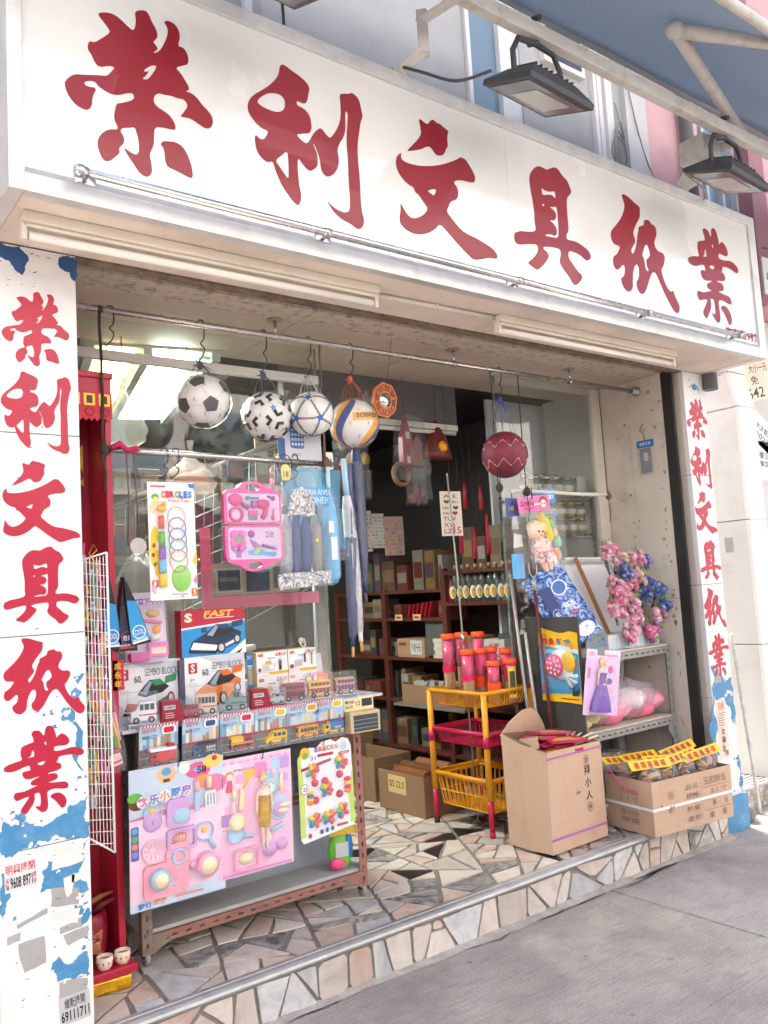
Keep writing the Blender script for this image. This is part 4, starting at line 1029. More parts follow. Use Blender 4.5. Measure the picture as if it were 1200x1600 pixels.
# --- window boxed vehicles on the shelf
def carbox(x, w, h, label, kind, c1, c2, win=None, dz=0, rz=R(-14)):
    t = thing('toy_car_box', label, 'toy car', (x, .325, 1.044), (0, 0, rz))
    d = .06
    MB().box(0, w, -d, 0, 0, .018, pr(205, 212, 220)).box(.004, w - .004, -d - .0006, -d, .003, .015, pr(120, 135, 160)).build('base', t, bevel=.001, seg=1)
    MB().add([(0, -d, .018), (w, -d, .018), (w, 0, .018), (0, 0, .018), (.004, -d + .012, h), (w - .004, -d + .012, h), (w - .004, 0, h), (.004, 0, h)], [(0, 1, 5, 4), (1, 2, 6, 5), (2, 3, 7, 6), (3, 0, 4, 7), (4, 5, 6, 7)], m_blis).build('cover', t)
    vehicle(t, kind, w * .82, (h - .02) * .72, .032, c1, c2, (w * .09, -.012, .0185), win=win)
    return t
carbox(.250, .112, .130, 'white toy ambulance with red stripe in a clear box', 'van', pr(236, 238, 240), pr(200, 40, 60))
carbox(.525, .092, .128, 'cream toy minibus in a clear box between red box and taxi', 'bus', pr(226, 206, 176), pr(180, 70, 80), rz=R(-30))
carbox(.640, .105, .125, 'grey green toy car in a clear box before the orange racer carton', 'car', pr(120, 150, 140), pr(70, 100, 95), rz=R(-26))
carbox(.900, .112, .122, 'crimson toy double decker bus in a clear box', 'ddbus', pr(176, 30, 62), pr(120, 20, 44))
carbox(1.022, .118, .120, 'yellow toy double decker bus in a clear box', 'ddbus', pr(238, 186, 30), pr(176, 40, 90), win=pr(110, 60, 130))
carbox(1.162, .105, .116, 'tan and purple toy double decker bus in a clear box', 'ddbus', pr(196, 160, 110), pr(120, 70, 140), win=pr(110, 60, 130))
m_kin = pr(158, 26, 52)
def kinbox(x, label, kind, c1):
    t = thing('toy_car_box', label, 'toy car', (x, .325, 1.044), (0, 0, R(-10)))
    MB().loops([[(0, 0), (.09, 0), (.07, .088), (.004, .088)]], -.066, 0, m_kin).build('box', t, bevel=.001, seg=1)
    printed([('R', .008, .055, .055, .074, .004, BLK), ('R', .0095, .0535, .0565, .0725, .003, pr(205, 205, 205)), ('t', 'KINSMART', .012, .051, .060, .069, BLK)] + [('r', .014, .014 + k, .042 - i * .008, .045 - i * .008, pr(220, 190, 195)) for i, k in enumerate((.03, .036, .034))], 'print', t, -.0662)
    MB().box(.078, .150, -.06, 0, 0, .018, m_kin).box(.09, .12, -.0607, -.06, .004, .014, pr(215, 215, 215)).build('tray', t)
    MB().add([(.09, -.062, .018), (.152, -.062, .018), (.152, 0, .018), (.09, 0, .018), (.07, -.062, .088), (.152, -.062, .082), (.152, 0, .082), (.07, 0, .088)], [(0, 1, 5, 4), (1, 2, 6, 5), (4, 5, 6, 7)], m_blis).build('window', t)
    vehicle(t, kind, .062, .045, .03, c1, c1, (.084, -.016, .019))
kinbox(.370, 'dark red model car carton holding a red van beside the ambulance', 'van', pr(170, 30, 50))
kinbox(.748, 'dark red model car carton holding a silver car beside the crimson bus', 'car', pr(180, 184, 188))
# --- printed cartons standing at the back of the shelf
def carton(name, label, x, y, z, w, d, h, base, side, items, rz=0., cat='toy box'):
    t = thing(name, label, cat, (x, y, z), (0, 0, rz))
    MB().loops([[(0, 0), (w, 0), (w, h), (0, h)]], 0, None, base).add([(0, 0, 0), (0, d, 0), (0, d, h), (0, 0, h)], [(0, 3, 2, 1)], side).add([(w, 0, 0), (w, d, 0), (w, d, h), (w, 0, h)], [(0, 1, 2, 3)], side).add([(0, 0, h), (w, 0, h), (w, d, h), (0, d, h)], [(0, 1, 2, 3)], side).add([(0, 0, 0), (w, 0, 0), (w, d, 0), (0, d, 0)], [(3, 2, 1, 0)], side).add([(0, d, 0), (w, d, 0), (w, d, h), (0, d, h)], [(3, 2, 1, 0)], side).build('box', t)
    if items: printed(items, 'print', t, -.0003, w, h)
    return t
def racer(c1, c2, c3, ox=0., oz=0., s=1., wheel=pr(60, 62, 66)):
    """3/4 view of a racing car as flat print"""
    T = lambda l: [(ox + a * s, oz + b * s) for a, b in l]
    it = [('p', T([(.06, .16), (.16, .08), (.55, .06), (.92, .26), (.96, .5), (.88, .56), (.6, .60), (.35, .52), (.12, .36)]), c1),
          ('p', T([(.08, .17), (.5, .10), (.56, .22), (.14, .33)]), c2), ('p', T([(.30, .46), (.44, .40), (.74, .46), (.86, .56), (.70, .72), (.52, .72)]), BLK),
          ('p', T([(.36, .48), (.46, .44), (.56, .66), (.52, .70)]), pr(150, 170, 185)), ('p', T([(.52, .70), (.70, .73), (.80, .62), (.62, .60)]), c3),
          ('p', T([(.78, .62), (.98, .66), (1.0, .80), (.80, .76)]), c3), ('p', T([(.56, .10), (.9, .3), (.93, .42), (.58, .24)]), c2), ('p', T([(.60, .20), (.88, .36), (.89, .42), (.60, .28)]), c3),
          ('e', ox + .60 * s, oz + .16 * s, .075 * s, .13 * s, wheel), ('e', ox + .60 * s, oz + .16 * s, .045 * s, .085 * s, pr(205, 205, 210)),
          ('e', ox + .88 * s, oz + .34 * s, .065 * s, .12 * s, wheel), ('e', ox + .88 * s, oz + .34 * s, .038 * s, .075 * s, pr(205, 205, 210)), ('p', T([(.05, .1), (.5, .03), (.52, .07), (.07, .15)]), BLK)]
    return it
logo = [('r', .06, .2, .72, .9, pr(190, 30, 50)), ('t', 'S', .095, .165, .74, .88, WHITE, .03)]
gl = pr(226, 228, 232)
def sembo(x, y, label, racer_items):
    it = [('p', [(.25, .99), (1, .99), (1, .72), (.62, .80)], pr(206, 210, 216)), ('p', [(0, 0), (.2, 0), (.1, .3), (0, .35)], pr(200, 204, 212))] + logo + [('t', 'SEMBO BLOCK', .44, .95, .76, .88, BLK, -.006), ('r', .44, .93, .72, .724, pr(150, 150, 155)), ('t', '60.', .28, .40, .66, .78, ink), ('R', .06, .2, .5, .56, .006, pr(215, 217, 220)), ('t', '6+', .08, .15, .58, .65, pr(150, 150, 150))] + racer_items
    return carton('toy_brick_box', label, x, y, 1.044, .268, .06, .232, pr(238, 240, 243), pr(215, 217, 222), it)
sembo(.242, .42, 'white brick set carton with a white and green racing car', racer(pr(226, 230, 234), pr(190, 50, 60), pr(60, 140, 90), .05, .06, .88, pr(160, 30, 50)))
sembo(.518, .40, 'white brick set carton with an orange racing car', racer(pr(236, 130, 40), pr(240, 150, 60), pr(230, 110, 30), .08, .1, .88))
MB().box(-.022, 0, .0, .05, 0, .225, pr(90, 84, 100)).build('spine', [o for o in bpy.data.objects if o.name.startswith('toy_brick_box')][-1])
carton('toy_brick_box', 'red and blue brick set carton with a rally car, standing on the others', .512, .405, 1.277, .285, .06, .188, pr(40, 150, 215), pr(176, 30, 56),
       [('p', [(0, .62), (1, .74), (1, 1), (0, 1)], pr(190, 30, 60)), ('p', [(.0, .58), (1, .70), (1, .74), (0, .62)], WHITE), ('t', 'S', .05, .17, .74, .94, pr(245, 225, 200), .05), ('t', 'FAST', .34, .80, .83, .97, pr(240, 190, 80), .04, .3), ('r', .36, .82, .80, .815, pr(240, 240, 240)), ('t', '60.', .30, .40, .5, .62, ink), ('p', [(.72, .0), (1, .0), (1, .3), (.86, .14)], pr(240, 240, 240)), ('p', [(.82, .0), (.9, .0), (.95, .1)], BLK)] + racer(pr(34, 52, 84), pr(235, 238, 240), pr(40, 70, 110), .05, .0, .92))
for x, z, w, lab in ((.842, 1.164, .152, 'white street stall brick carton with lilac vendor, top of its stack beside the blue card'), (.998, 1.160, .142, 'white street stall brick carton with grey cart, top of the stack by the glass edge'),
                     (.842, 1.062, .152, 'white street stall brick carton, bottom of the stack beside the blue card'), (.998, 1.058, .142, 'white street stall brick carton, bottom of the stack by the glass edge')):
    it = [('r', 0, 1, .06, .17, pr(232, 180, 40)), ('r', .02, .4, .07, .15, WHITE), ('R', .05, .22, .82, .94, .004, pr(226, 120, 50)), ('t', '街景小吃', .6, .96, .78, .95, pr(206, 60, 90), .02, .2), ('r', .35, .58, .72, .75, pr(70, 120, 180)), ('e', .09, .28, .05, .08, pr(150, 60, 50))]
    it += [('p', [(.2, .22), (.55, .22), (.6, .5), (.18, .5)], pr(205, 205, 200)), ('p', [(.25, .5), (.5, .5), (.42, .66), (.3, .62)], pr(236, 176, 60)), ('r', .4, .54, .28, .46, WHITE), ('r', .70, .80, .40, .62, pr(130, 80, 150)), ('e', .75, .68, .04, .06, pr(236, 200, 170)), ('r', .71, .79, .22, .40, BLK)] if x < .9 else [('p', [(.22, .26), (.5, .3), (.48, .55), (.2, .52)], pr(190, 190, 188)), ('r', .55, .62, .42, .8, pr(70, 70, 74)), ('r', .8, .86, .3, .75, pr(150, 150, 150)), ('e', .83, .76, .05, .08, pr(150, 150, 150)), ('e', .12, .3, .06, .09, pr(150, 60, 50))]
    carton('toy_brick_box', lab, x, .40, 1.044 if z < 1.1 else 1.1645, w, .07, .120 if z < 1.1 else .102, pr(242, 240, 236), pr(222, 190, 140), it)
card('toy_card', 'narrow blue blister card beside the orange racer carton', 'toy card', .812, .842, 1.12, 1.265, .43, pr(40, 140, 200), [('t', 'SET', .1, .9, .84, .94, WHITE), ('r', .15, .85, .1, .55, pr(205, 176, 140)), ('r', .1, .9, .62, .66, WHITE), ('r', .2, .8, .56, .60, pr(210, 230, 240))])
card('plastic_sleeve', 'empty clear plastic sleeve leaning by the street stall cartons', 'packaging', 1.145, 1.215, 1.05, 1.235, .45, mat((.62, .63, .62), .3, var=.2), [], rot=(R(-8), 0, 0))
card('toy_card', 'crinkled pink and orange foil pack behind the yellow toy bus', 'toy card', 1.13, 1.205, 1.05, 1.155, .40, mat(C(244, 110, 100), .35, var=.25, scale=14), [('e', .5, .5, .3, .3, pr(250, 170, 60))], rot=(R(-8), 0, 0))
# paper train box hanging at the shelf end
t = thing('pencil_sharpener_box', 'cream and black boxed toy hanging at the end of the rack shelf', 'toy box', (1.175, .25, .90), (0, 0, R(-4)))
MB().box(0, .15, 0, .003, .07, .142, pr(240, 224, 170)).build('header', t)
MB().box(0, .15, -.05, .0, 0, .088, pr(206, 184, 140)).build('box', t, bevel=.001, seg=1)
printed([('r', .1, .92, .04, .52, pr(58, 64, 66)), ('r', .1, .92, .12, .15, pr(120, 128, 130)), ('r', .1, .92, .24, .27, pr(120, 128, 130)), ('r', .1, .92, .36, .39, pr(120, 128, 130))], 'print', t, -.0505, .15, .142)
printed([('r', .6, .95, .72, .95, pr(44, 46, 50)), ('t', '12', .40, .55, .76, .9, ink), ('t', 'MINI TRAIN', .05, .34, .84, .94, ink), ('t', 'BLACK', .05, .30, .70, .79, ink)], 'print', t, -.0006, .15, .142)

# --- three large carded toy sets hanging on the rack front
PK = pr(246, 176, 206); LPK = pr(252, 208, 226); LBL = pr(176, 214, 236); CRM = pr(250, 232, 190); LIL = pr(214, 168, 222); YEL = pr(248, 206, 40); HOT = pr(232, 84, 140)
def pan(t, x, z, r, c1, c2, ang, hl=.04, egg=False):
    o = MB().lathe([(0, -.004), (r * .86, -.004), (r * .92, -.018), (r, -.018), (r * .95, 0)], c1, (x, 0, z), 22, axis='y').tube([(x + r * .9 * math.cos(ang), -.012, z + r * .9 * math.sin(ang)), (x + (r + hl) * math.cos(ang), -.012, z + (r + hl) * math.sin(ang))], [.007, .009], c1, 8).build('pan', t)
    if egg: MB().ball((x, -.005, z), (r * .35, .006, r * .3), YEL, 12, 4, 0, 90, 'y').build('egg_yolk', o)
    return o
def pot(t, x, z, r, c1, c2, ears=True):
    b = MB().lathe([(r * 1.02, 0), (r, -.03), (r * 1.06, -.032), (r * 1.04, -.04), (r * .7, -.047), (0, -.049)], c1, (x, 0, z), 24, axis='y')
    if ears:
        for s in (-1, 1): b.ball((x + s * r * 1.1, -.015, z + .004), (.016, .012, .016), c1, 10, 6)
    o = b.build('pot', t)
    MB().lathe([(r * .72, -.0465), (r * .68, -.052), (0, -.053)], c2, (x, 0, z), 20, axis='y').build('lid', o)
def tool(t, name, pts, r, m): return MB().tube([(a, -.012, b) for a, b in pts], r, m, 8).build(name, t)
W, H = .370, .500
it = [('r', 0, 1, 0, .06, pr(170, 206, 236)), ('p', [(0, .64), (.5, .70), (1, .62), (1, 1), (0, 1)], pr(206, 222, 238)), ('e', .08, .76, .09, .05, pr(120, 70, 40)), ('e', .06, .80, .08, .035, pr(110, 190, 80)), ('e', .72, .92, .14, .06, pr(232, 100, 150)), ('e', .72, .925, .05, .02, pr(150, 205, 236)), ('e', .88, .97, .11, .05, pr(248, 210, 110)), ('e', .78, .83, .12, .05, pr(236, 170, 90)), ('e', .90, .80, .13, .07, pr(240, 130, 170)), ('e', .9, .99, .03, .02, pr(200, 40, 50)), ('e', .38, .93, .10, .06, pr(248, 190, 150)), ('e', .38, .95, .05, .03, pr(90, 170, 210)), ('r', .345, .415, .875, .9, pr(120, 80, 40)), ('e', .57, .95, .06, .04, pr(252, 240, 220)), ('p', [(0, .62), (.5, .66), (1, .58), (1, .60), (.5, .69), (0, .65)], pr(240, 130, 160)), ('r', 0, 1, 0, .64, pr(252, 218, 236)),
      ('p', [(0, 0), (1, 0), (1, .10), (.5, .08), (0, .05)], pr(206, 222, 242)), ('R', .01, .09, .36, .60, .008, pr(110, 110, 190))] + [('e', .05, .57 - k * .055, .03, .022, c) for k, c in enumerate((pr(90, 190, 220), pr(110, 190, 90), pr(240, 150, 60), pr(150, 150, 220)))]
it += [('e', .08 + k * .112 + .055, .765 + k * .008, .065, .045, WHITE) for k in range(5)]
for k, (ch, c) in enumerate(zip('欢乐小厨房', (pr(240, 120, 170), pr(120, 120, 210), pr(246, 150, 60), pr(70, 150, 220), pr(170, 110, 200)))): it.append(('t', ch, .08 + k * .112, .185 + k * .112, .73 + k * .008, .80 + k * .008, c, .035))
it += [('R', .30, .56, .685, .715, .006, PK), ('t', '欢乐厨房过家家', .32, .54, .688, .712, WHITE), ('t', '梦幻', .07, .2, .012, .055, pr(60, 130, 200), .03), ('t', '厨房', .23, .36, .02, .06, pr(230, 160, 40), .03), ('r', .45, .75, .035, .05, pr(226, 150, 130)), ('t', '58', .70, .80, .90, .95, ink)]
t = card('toy_kitchen_set', 'pink and blue carded toy kitchen set with pots and frying pan, titled in bubbly characters', 'toy set', .210, .580, .410, .910, .240, PK, it, rot=(R(3), 0, 0))
hook(t, .185, .50, 0)
MB().loops([rrect(.045, .215, .035, .155, .02)], -.02, 0, pr(250, 168, 186)).build('stove', t, bevel=.006)
MB().loops([rrect(.13, .225, .12, .215, .018)], -.016, 0, pr(250, 176, 190)).build('stove', t, bevel=.006)
MB().tube([(.178 + .026 * math.cos(a * .7854), -.02, .165 + .026 * math.sin(a * .7854)) for a in range(8)], .005, LBL, 6, closed=True).build('burner_ring', t)
pot(t, .10, .105, .036, LBL, CRM, False); tool(t, 'handle', [(.13, .085), (.165, .065)], [.008, .011], LBL)
pot(t, .285, .115, .043, PK, CRM)
pan(t, .285, .235, .036, LBL, LBL, R(-62), .045, True)
o = MB().lathe([(0, -.006), (.034, -.006), (.044, -.02), (.046, -.016), (.044, 0)], LPK, (.085, 0, .205), 24, axis='y').build('colander', t)
for k in range(10): MB().tube([(.085 + .034 * math.cos(k * .628), -.007, .205 + .034 * math.sin(k * .628)), (.085 + .012 * math.cos(k * .628), -.007, .205 + .012 * math.sin(k * .628))], .0015, PK, 5).build('slot', o)
o = MB().loops([rrect(.135, .25, .185, .265, .012), rrect(.146, .239, .196, .254, .008)[::-1]], -.022, 0, LIL).loops([rrect(.146, .239, .196, .254, .008)], -.003, None, LPK).build('tray', t, bevel=.003)
MB().ball((.19, -.003, .226), (.034, .016, .02), pr(240, 150, 150), 14, 6, 0, 90, 'y').build('toy_fish', o)
for k in range(4): MB().tube([(.172 + k * .012, -.019, .215), (.176 + k * .012, -.02, .238)], .002, pr(250, 225, 200), 5).build('stripe', o)
MB().loops([rrect(.135, .225, .275, .375, .022)], -.02, 0, LIL).build('toaster', t, bevel=.006)
MB().ball((.19, -.018, .31), (.036, .012, .03), LBL, 16, 5, 0, 90, 'y').build('toaster_door', t)
o = MB().lathe([(0, -.012), (.012, -.016), (.034, -.010), (.04, 0)], LIL, (.085, 0, .305), 22, axis='y').ball((.085, -.016, .305), .008, LIL, 8, 5).build('pan_lid', t)
o = MB().lathe([(0, -.004), (.034, -.004), (.037, -.012), (.037, 0)], LBL, (.088, 0, .345), 20, axis='y').build('pan', t); MB().ball((.085, -.005, .345), (.012, .006, .01), YEL, 10, 4, 0, 90, 'y').build('egg_yolk', o)
o = tool(t, 'toy_knife', [(.255, .425), (.255, .385)], .010, PK); MB().loops([[(.247, .383), (.247, .31), (.262, .31), (.268, .34), (.266, .383)]], -.014, -.009, LBL).build('blade', o)
o = tool(t, 'spatula', [(.305, .43), (.305, .39)], .010, CRM)
MB().loops([[(.288, .378), (.288, .318), (.332, .318), (.332, .378)]] + [[(.295 + k * .0125, .325), (.295 + k * .0125, .368), (.301 + k * .0125, .368), (.301 + k * .0125, .325)] for k in range(3)], -.014, -.009, WHITE).build('blade', o)
MB().loops([rrect(.035, .345, .028, .445, .03)], -.052, -.0515, m_blis).build('blister', t)

def doll(parent, x, z, H_, skin, hair, dress, trim, y=-.004, gown=False, d=1.):
    """small fashion doll: body mesh with hair and dress as children"""
    b = MB(); hh = H_
    P = lambda a, c, dd=0: (x + a * hh, y - .012 + dd, z + c * hh)
    b.ball(P(0, .93), (.050 * hh, .045 * hh, .062 * hh), skin, 14, 10)
    b.tube([P(0, .88), P(0, .83)], .018 * hh, skin, 8)
    b.tube([P(0, .845), P(0, .79), P(0, .70), P(0, .62), P(0, .53), P(0, .47)], [.035 * hh, .075 * hh, .062 * hh, .048 * hh, .068 * hh, .06 * hh], skin, 12)
    for s in (-1, 1):
        b.tube([P(s * .07, .80), P(s * .105, .70), P(s * .115, .60), P(s * .11, .50), P(s * .105, .46)], [.024 * hh, .020 * hh, .017 * hh, .013 * hh, .012 * hh], skin, 8)
        b.tube([P(s * .03, .49), P(s * .033, .36), P(s * .03, .25), P(s * .03, .12), P(s * .028, .03), P(s * .03, .0, -.01)], [.036 * hh, .032 * hh, .022 * hh, .021 * hh, .012 * hh, .012 * hh], skin, 8)
    o = b.build('doll', parent)
    f = MB()
    for s in (-1, 1): f.ball(P(s * .018, .935, -.043 * hh), (.008 * hh, .004 * hh, .006 * hh), pr(50, 60, 90), 8, 5)
    f.ball(P(0, .90, -.043 * hh), (.010 * hh, .004 * hh, .004 * hh), pr(200, 70, 90), 8, 5).ball(P(0, .918, -.045 * hh), (.005 * hh, .006 * hh, .007 * hh), skin, 6, 4)
    f.build('face', o)
    h_ = MB().ball(P(0, .955, .012 * hh), (.056 * hh, .048 * hh, .05 * hh), hair, 14, 8)
    if gown: 
        for s in (-1, 1): h_.tube([P(s * .04, .96, .01), P(s * .062, .90, .0), P(s * .065, .80, -.005), P(s * .05, .68, -.01)], [.025 * hh, .022 * hh, .02 * hh, .008 * hh], hair, 8)
    else: h_.ball(P(.0, 1.0, .02 * hh), .03 * hh, hair, 10, 6)
    h_.build('hair', o)
    MB().lathe([(r_ * hh, z_ * hh) for r_, z_ in ((.084, .79), (.080, .72), (.062, .64), (.062, .60), (.080, .53))], dress, (x, y - .012, z), 20, True, 1, 1.04, cap=False).build('dress', o)
    sk = [(.066, .60), (.10, .54), (.17, .36), (.235, .18), (.27, .03), (.26, .0)] if gown else [(.080, .535), (.088, .42), (.076, .31), (.07, .30)]
    MB().lathe([(r_ * hh, z_ * hh) for r_, z_ in sk], dress, (x, y - .012, z), 22, True, 1, .5 if gown else 1.0, cap=False).build('skirt', o)
    MB().lathe([(.088 * hh, .80 * hh), (.088 * hh, .76 * hh), (.080 * hh, .72 * hh)], trim, (x, y - .0125, z), 20, True, 1, 1.06, cap=False).build('trim', o)
    return o
SKIN = mat(C(244, 206, 184), .45, var=.03); BLOND = mat(C(216, 170, 92), .5, var=.2, scale=60)
m_gold = mat(C(224, 170, 40), .3, .35, var=.35, scale=120, bump=.6, bscale=150)
it = [('r', 0, 1, 0, 1, LPK), ('r', .02, .98, .04, .97, pr(250, 196, 224)), ('p', [(.03, .6), (.3, .62), (.32, .95), (.03, .96)], pr(252, 218, 232)), ('t', '梦想KITCHEN', .2, .55, .88, .905, pr(110, 80, 110))]
it += [('R', .22, .38, .78, .86, .01, PK), ('R', .48, .66, .8, .93, .01, pr(246, 150, 196)), ('e', .42, .85, .08, .04, pr(244, 190, 60)), ('p', [(.3, .72), (.34, .72), (.46, .84), (.42, .86)], pr(244, 190, 60)), ('p', [(.7, .82), (.8, .80), (.86, .92), (.74, .95)], LBL), ('R', .78, .95, .72, .8, .01, LIL), ('R', .84, .97, .84, .95, .008, pr(200, 160, 220)), ('e', .15, .86, .055, .035, pr(236, 130, 90)), ('e', .15, .85, .045, .028, pr(252, 226, 206)), ('p', [(.1, .72), (.2, .72), (.18, .82), (.12, .82)], HOT), ('r', .05, .06, .76, .86, pr(60, 70, 100)), ('R', .03, .16, .44, .54, .006, pr(190, 150, 206)), ('r', .04, .15, .40, .415, YEL), ('t', '48', .15, .28, .300, .345, ink), ('R', .03, .97, .012, .035, .003, pr(226, 150, 205))]
it += [('e', .08 + k * .105, .965, .02, .012, LIL) for k in range(9)]
t = card('doll_kitchen_set', 'pink carded doll in gold dress with toy kitchen tools', 'toy set', .556, .880, .438, .886, .232, PK, it, rot=(R(2), 0, 0))
hook(t, .19, .44)
doll(t, .19, .085, .29, SKIN, BLOND, m_gold, pr(250, 245, 235))
o = MB().lathe([(0, -.005), (.034, -.005), (.036, -.014), (.036, 0)], LBL, (.068, 0, .165), 20, axis='y').tube([(.1, -.01, .155), (.14, -.01, .145)], [.007, .009], LBL, 8).build('pan', t)
MB().lathe([(.034, 0), (.033, -.014), (.02, -.02), (0, -.021)], CRM, (.075, 0, .205), 20, axis='y').build('bowl', t)
o = tool(t, 'whisk', [(.065, .335), (.06, .29)], [.010, .008], CRM)
MB().tube([(.06, -.012, .285), (.048, -.012, .255), (.056, -.012, .24), (.066, -.012, .255), (.06, -.012, .285)], .002, WHITE, 5).tube([(.06, -.012, .285), (.057, -.02, .255), (.058, -.012, .24)], .002, WHITE, 5).build('wires', o)
MB().tube([(.095, -.012, .33), (.097, -.012, .30), (.092, -.012, .26), (.09, -.012, .245)], [.006, .012, .011, .006], CRM, 10).build('rolling_pin', t)
o = tool(t, 'ladle', [(.235, .385), (.235, .35)], .009, LPK); MB().ball((.228, -.010, .31), (.014, .006, .02), WHITE, 12, 6).tube([(.235, -.012, .35), (.23, -.012, .325)], .004, WHITE, 6).build('bowl', o)
MB().ball((.228, -.006, .33), (.046, .004, .052), LBL, 18, 5, 0, 90, 'y').build('plate', t)
MB().tube([(.272, -.012, .365), (.27, -.012, .33), (.268, -.012, .30)], [.006, .009, .013], CRM, 10).build('bottle', t)
MB().ball((.262, -.003, .225), (.046, .008, .048), LBL, 18, 5, 0, 90, 'y').ball((.262, -.007, .222), (.032, .008, .034), LIL, 16, 5, 0, 90, 'y').build('plate', t)
for s in (0, 1): MB().ball((.275 + .01 * s, -.016, .215 + .022 * s), (.026, .008, .009), CRM, 12, 6).build('sausage', t)
MB().ball((.205, -.01, .125), (.018, .008, .024), WHITE, 12, 6).tube([(.22, -.012, .14), (.275, -.012, .165)], [.006, .009], LBL, 8).build('spoon', t)
o = MB().loops([rrect(.055, .165, .022, .105, .014), rrect(.064, .156, .031, .096, .01)[::-1]], -.018, 0, PK).loops([rrect(.064, .156, .031, .096, .01)], -.003, None, LPK).build('tray', t, bevel=.003)
MB().ball((.11, -.003, .064), (.034, .02, .024), CRM, 16, 6, 0, 90, 'y').build('toy_bread', o)
MB().lathe([(.030, 0), (.026, -.016), (0, -.018)], LIL, (.215, 0, .075), 18, axis='y').build('cupcake', t)
MB().lathe([(.026, 0), (.022, -.014), (0, -.016)], pr(232, 170, 216), (.27, 0, .085), 18, axis='y').build('cupcake', t)
MB().loops([rrect(.02, .305, .012, .395, .02)], -.05, -.0495, m_blis).build('blister', t)

out = [(.0, .02), (.012, .0), (.262, .03), (.268, .04), (.268, .36), (.255, .39), (.225, .40), (.19, .385), (.165, .40), (.12, .395), (.095, .375), (.06, .38), (.02, .365), (.0, .34)]
it = [('p', [(.0, .06), (.98, .10), (.98, .9), (.05, .9)], pr(240, 244, 248)), ('p', [(.0, .06), (.08, .06), (.1, .5), (.05, .9), (.0, .86)], pr(206, 226, 110)), ('p', [(.92, .1), (1, .1), (1, .7), (.9, .4)], pr(190, 226, 90)), ('e', .84, .9, .1, .065, WHITE), ('e', .84, .905, .07, .045, pr(190, 220, 236)), ('R', .74, .95, .825, .855, .005, pr(190, 40, 60)), ('p', [(.05, .72), (.6, .78), (.6, .81), (.05, .75)], pr(180, 50, 70)), ('R', .35, .65, .84, .87, .005, pr(190, 50, 60)), ('e', .13, .9, .09, .06, pr(236, 190, 60)), ('e', .13, .88, .05, .03, pr(120, 180, 80)), ('e', .1, .54, .075, .055, BLK), ('e', .1, .54, .068, .05, WHITE), ('t', '23', .065, .14, .52, .56, ink), ('t', '21', .22, .32, .82, .86, pr(90, 140, 190)), ('t', '益智积木', .74, .92, .83, .85, WHITE)]
for k, (ch, c) in enumerate(zip('BRICKS', (pr(150, 110, 200), pr(220, 110, 90), pr(236, 130, 60), pr(90, 170, 160), pr(220, 120, 130), pr(240, 160, 80)))): it.append(('t', ch, .30 + k * .075, .365 + k * .075, .895, .945, c, .03))
it += [('e', .15, .06 + .01, .03, .025, pr(200, 60, 60)), ('e', .36, .085, .03, .025, pr(90, 70, 150)), ('e', .46, .09, .03, .025, pr(60, 110, 160)), ('e', .56, .095, .03, .025, pr(60, 110, 160)), ('R', .65, .85, .1, .125, .004, pr(190, 60, 80))]
t = card('toy_blocks_card', 'white and green carded set of rainbow fruit and flower pieces', 'toy set', .930, 1.200, .486, .886, .248, pr(242, 244, 246), it, outline=out)
hook(t, .125, .395)
rb = random.Random(9)
pal = [pr(226, 50, 80), pr(244, 140, 30), pr(250, 210, 40), pr(110, 190, 60), pr(60, 130, 200), pr(240, 110, 60), pr(230, 60, 110)]
def flower(t, x, z, r):
    for k in range(7):
        a = k * .8976 + rb.random()
        b = MB(); b.M = Matrix.Translation((x + r * .55 * math.cos(a), -.008, z + r * .55 * math.sin(a))) @ Matrix.Rotation(-a, 4, 'Y')
        b.ball((0, 0, 0), (r * .5, .007, r * .3), pal[k], 10, 6).build('petal', t)
for x, z in ((.065, .285), (.21, .30), (.13, .20), (.065, .085), (.135, .085), (.205, .10)): flower(t, x, z, .034)
for x, z in ((.075, .235), (.20, .25), (.075, .165), (.195, .17), (.125, .235)): MB().ball((x, -.006, z), (.017, .012, .016), pr(214, 40, 80), 12, 6).build('toy_apple', t)
for k in range(4):
    MB().ball((.05, -.006, .20 - k * .014), (.018, .01, .008), pal[(2, 4, 2, 1)[k]], 12, 6).build('burger_layer', t)
    MB().ball((.238, -.006, .225 - k * .016), (.018, .01, .010), pal[(0, 2, 6, 1)[k]], 12, 6).build('cake_layer', t)
MB().loops([rrect(.025, .25, .05, .325, .02)], -.022, -.0215, m_blis).build('blister', t)
# --- small green bag of bricks on the floor rack level, seen past the cards
t = thing('toy_bag', 'small clear bag of green and blue toys on the rack floor shelf', 'toy bag', (1.16, .40, .296), (0, 0, R(-12)))
MB().ball((.05, 0, .08), (.06, .03, .085), pr(120, 200, 70), 12, 8).build('toy_lump', t)
MB().ball((.085, -.012, .10), (.02, .02, .06), pr(40, 120, 190), 10, 6).build('toy_lump', t)
MB().ball((.03, -.015, .03), (.04, .02, .03), pr(230, 80, 130), 10, 6).build('toy_lump', t)
MB().box(.015, .075, -.036, -.035, .06, .12, pr(200, 200, 196)).build('price_note', t)
MB().box(-.01, .12, -.032, -.03, .15, .185, pr(226, 190, 70)).build('header', t)

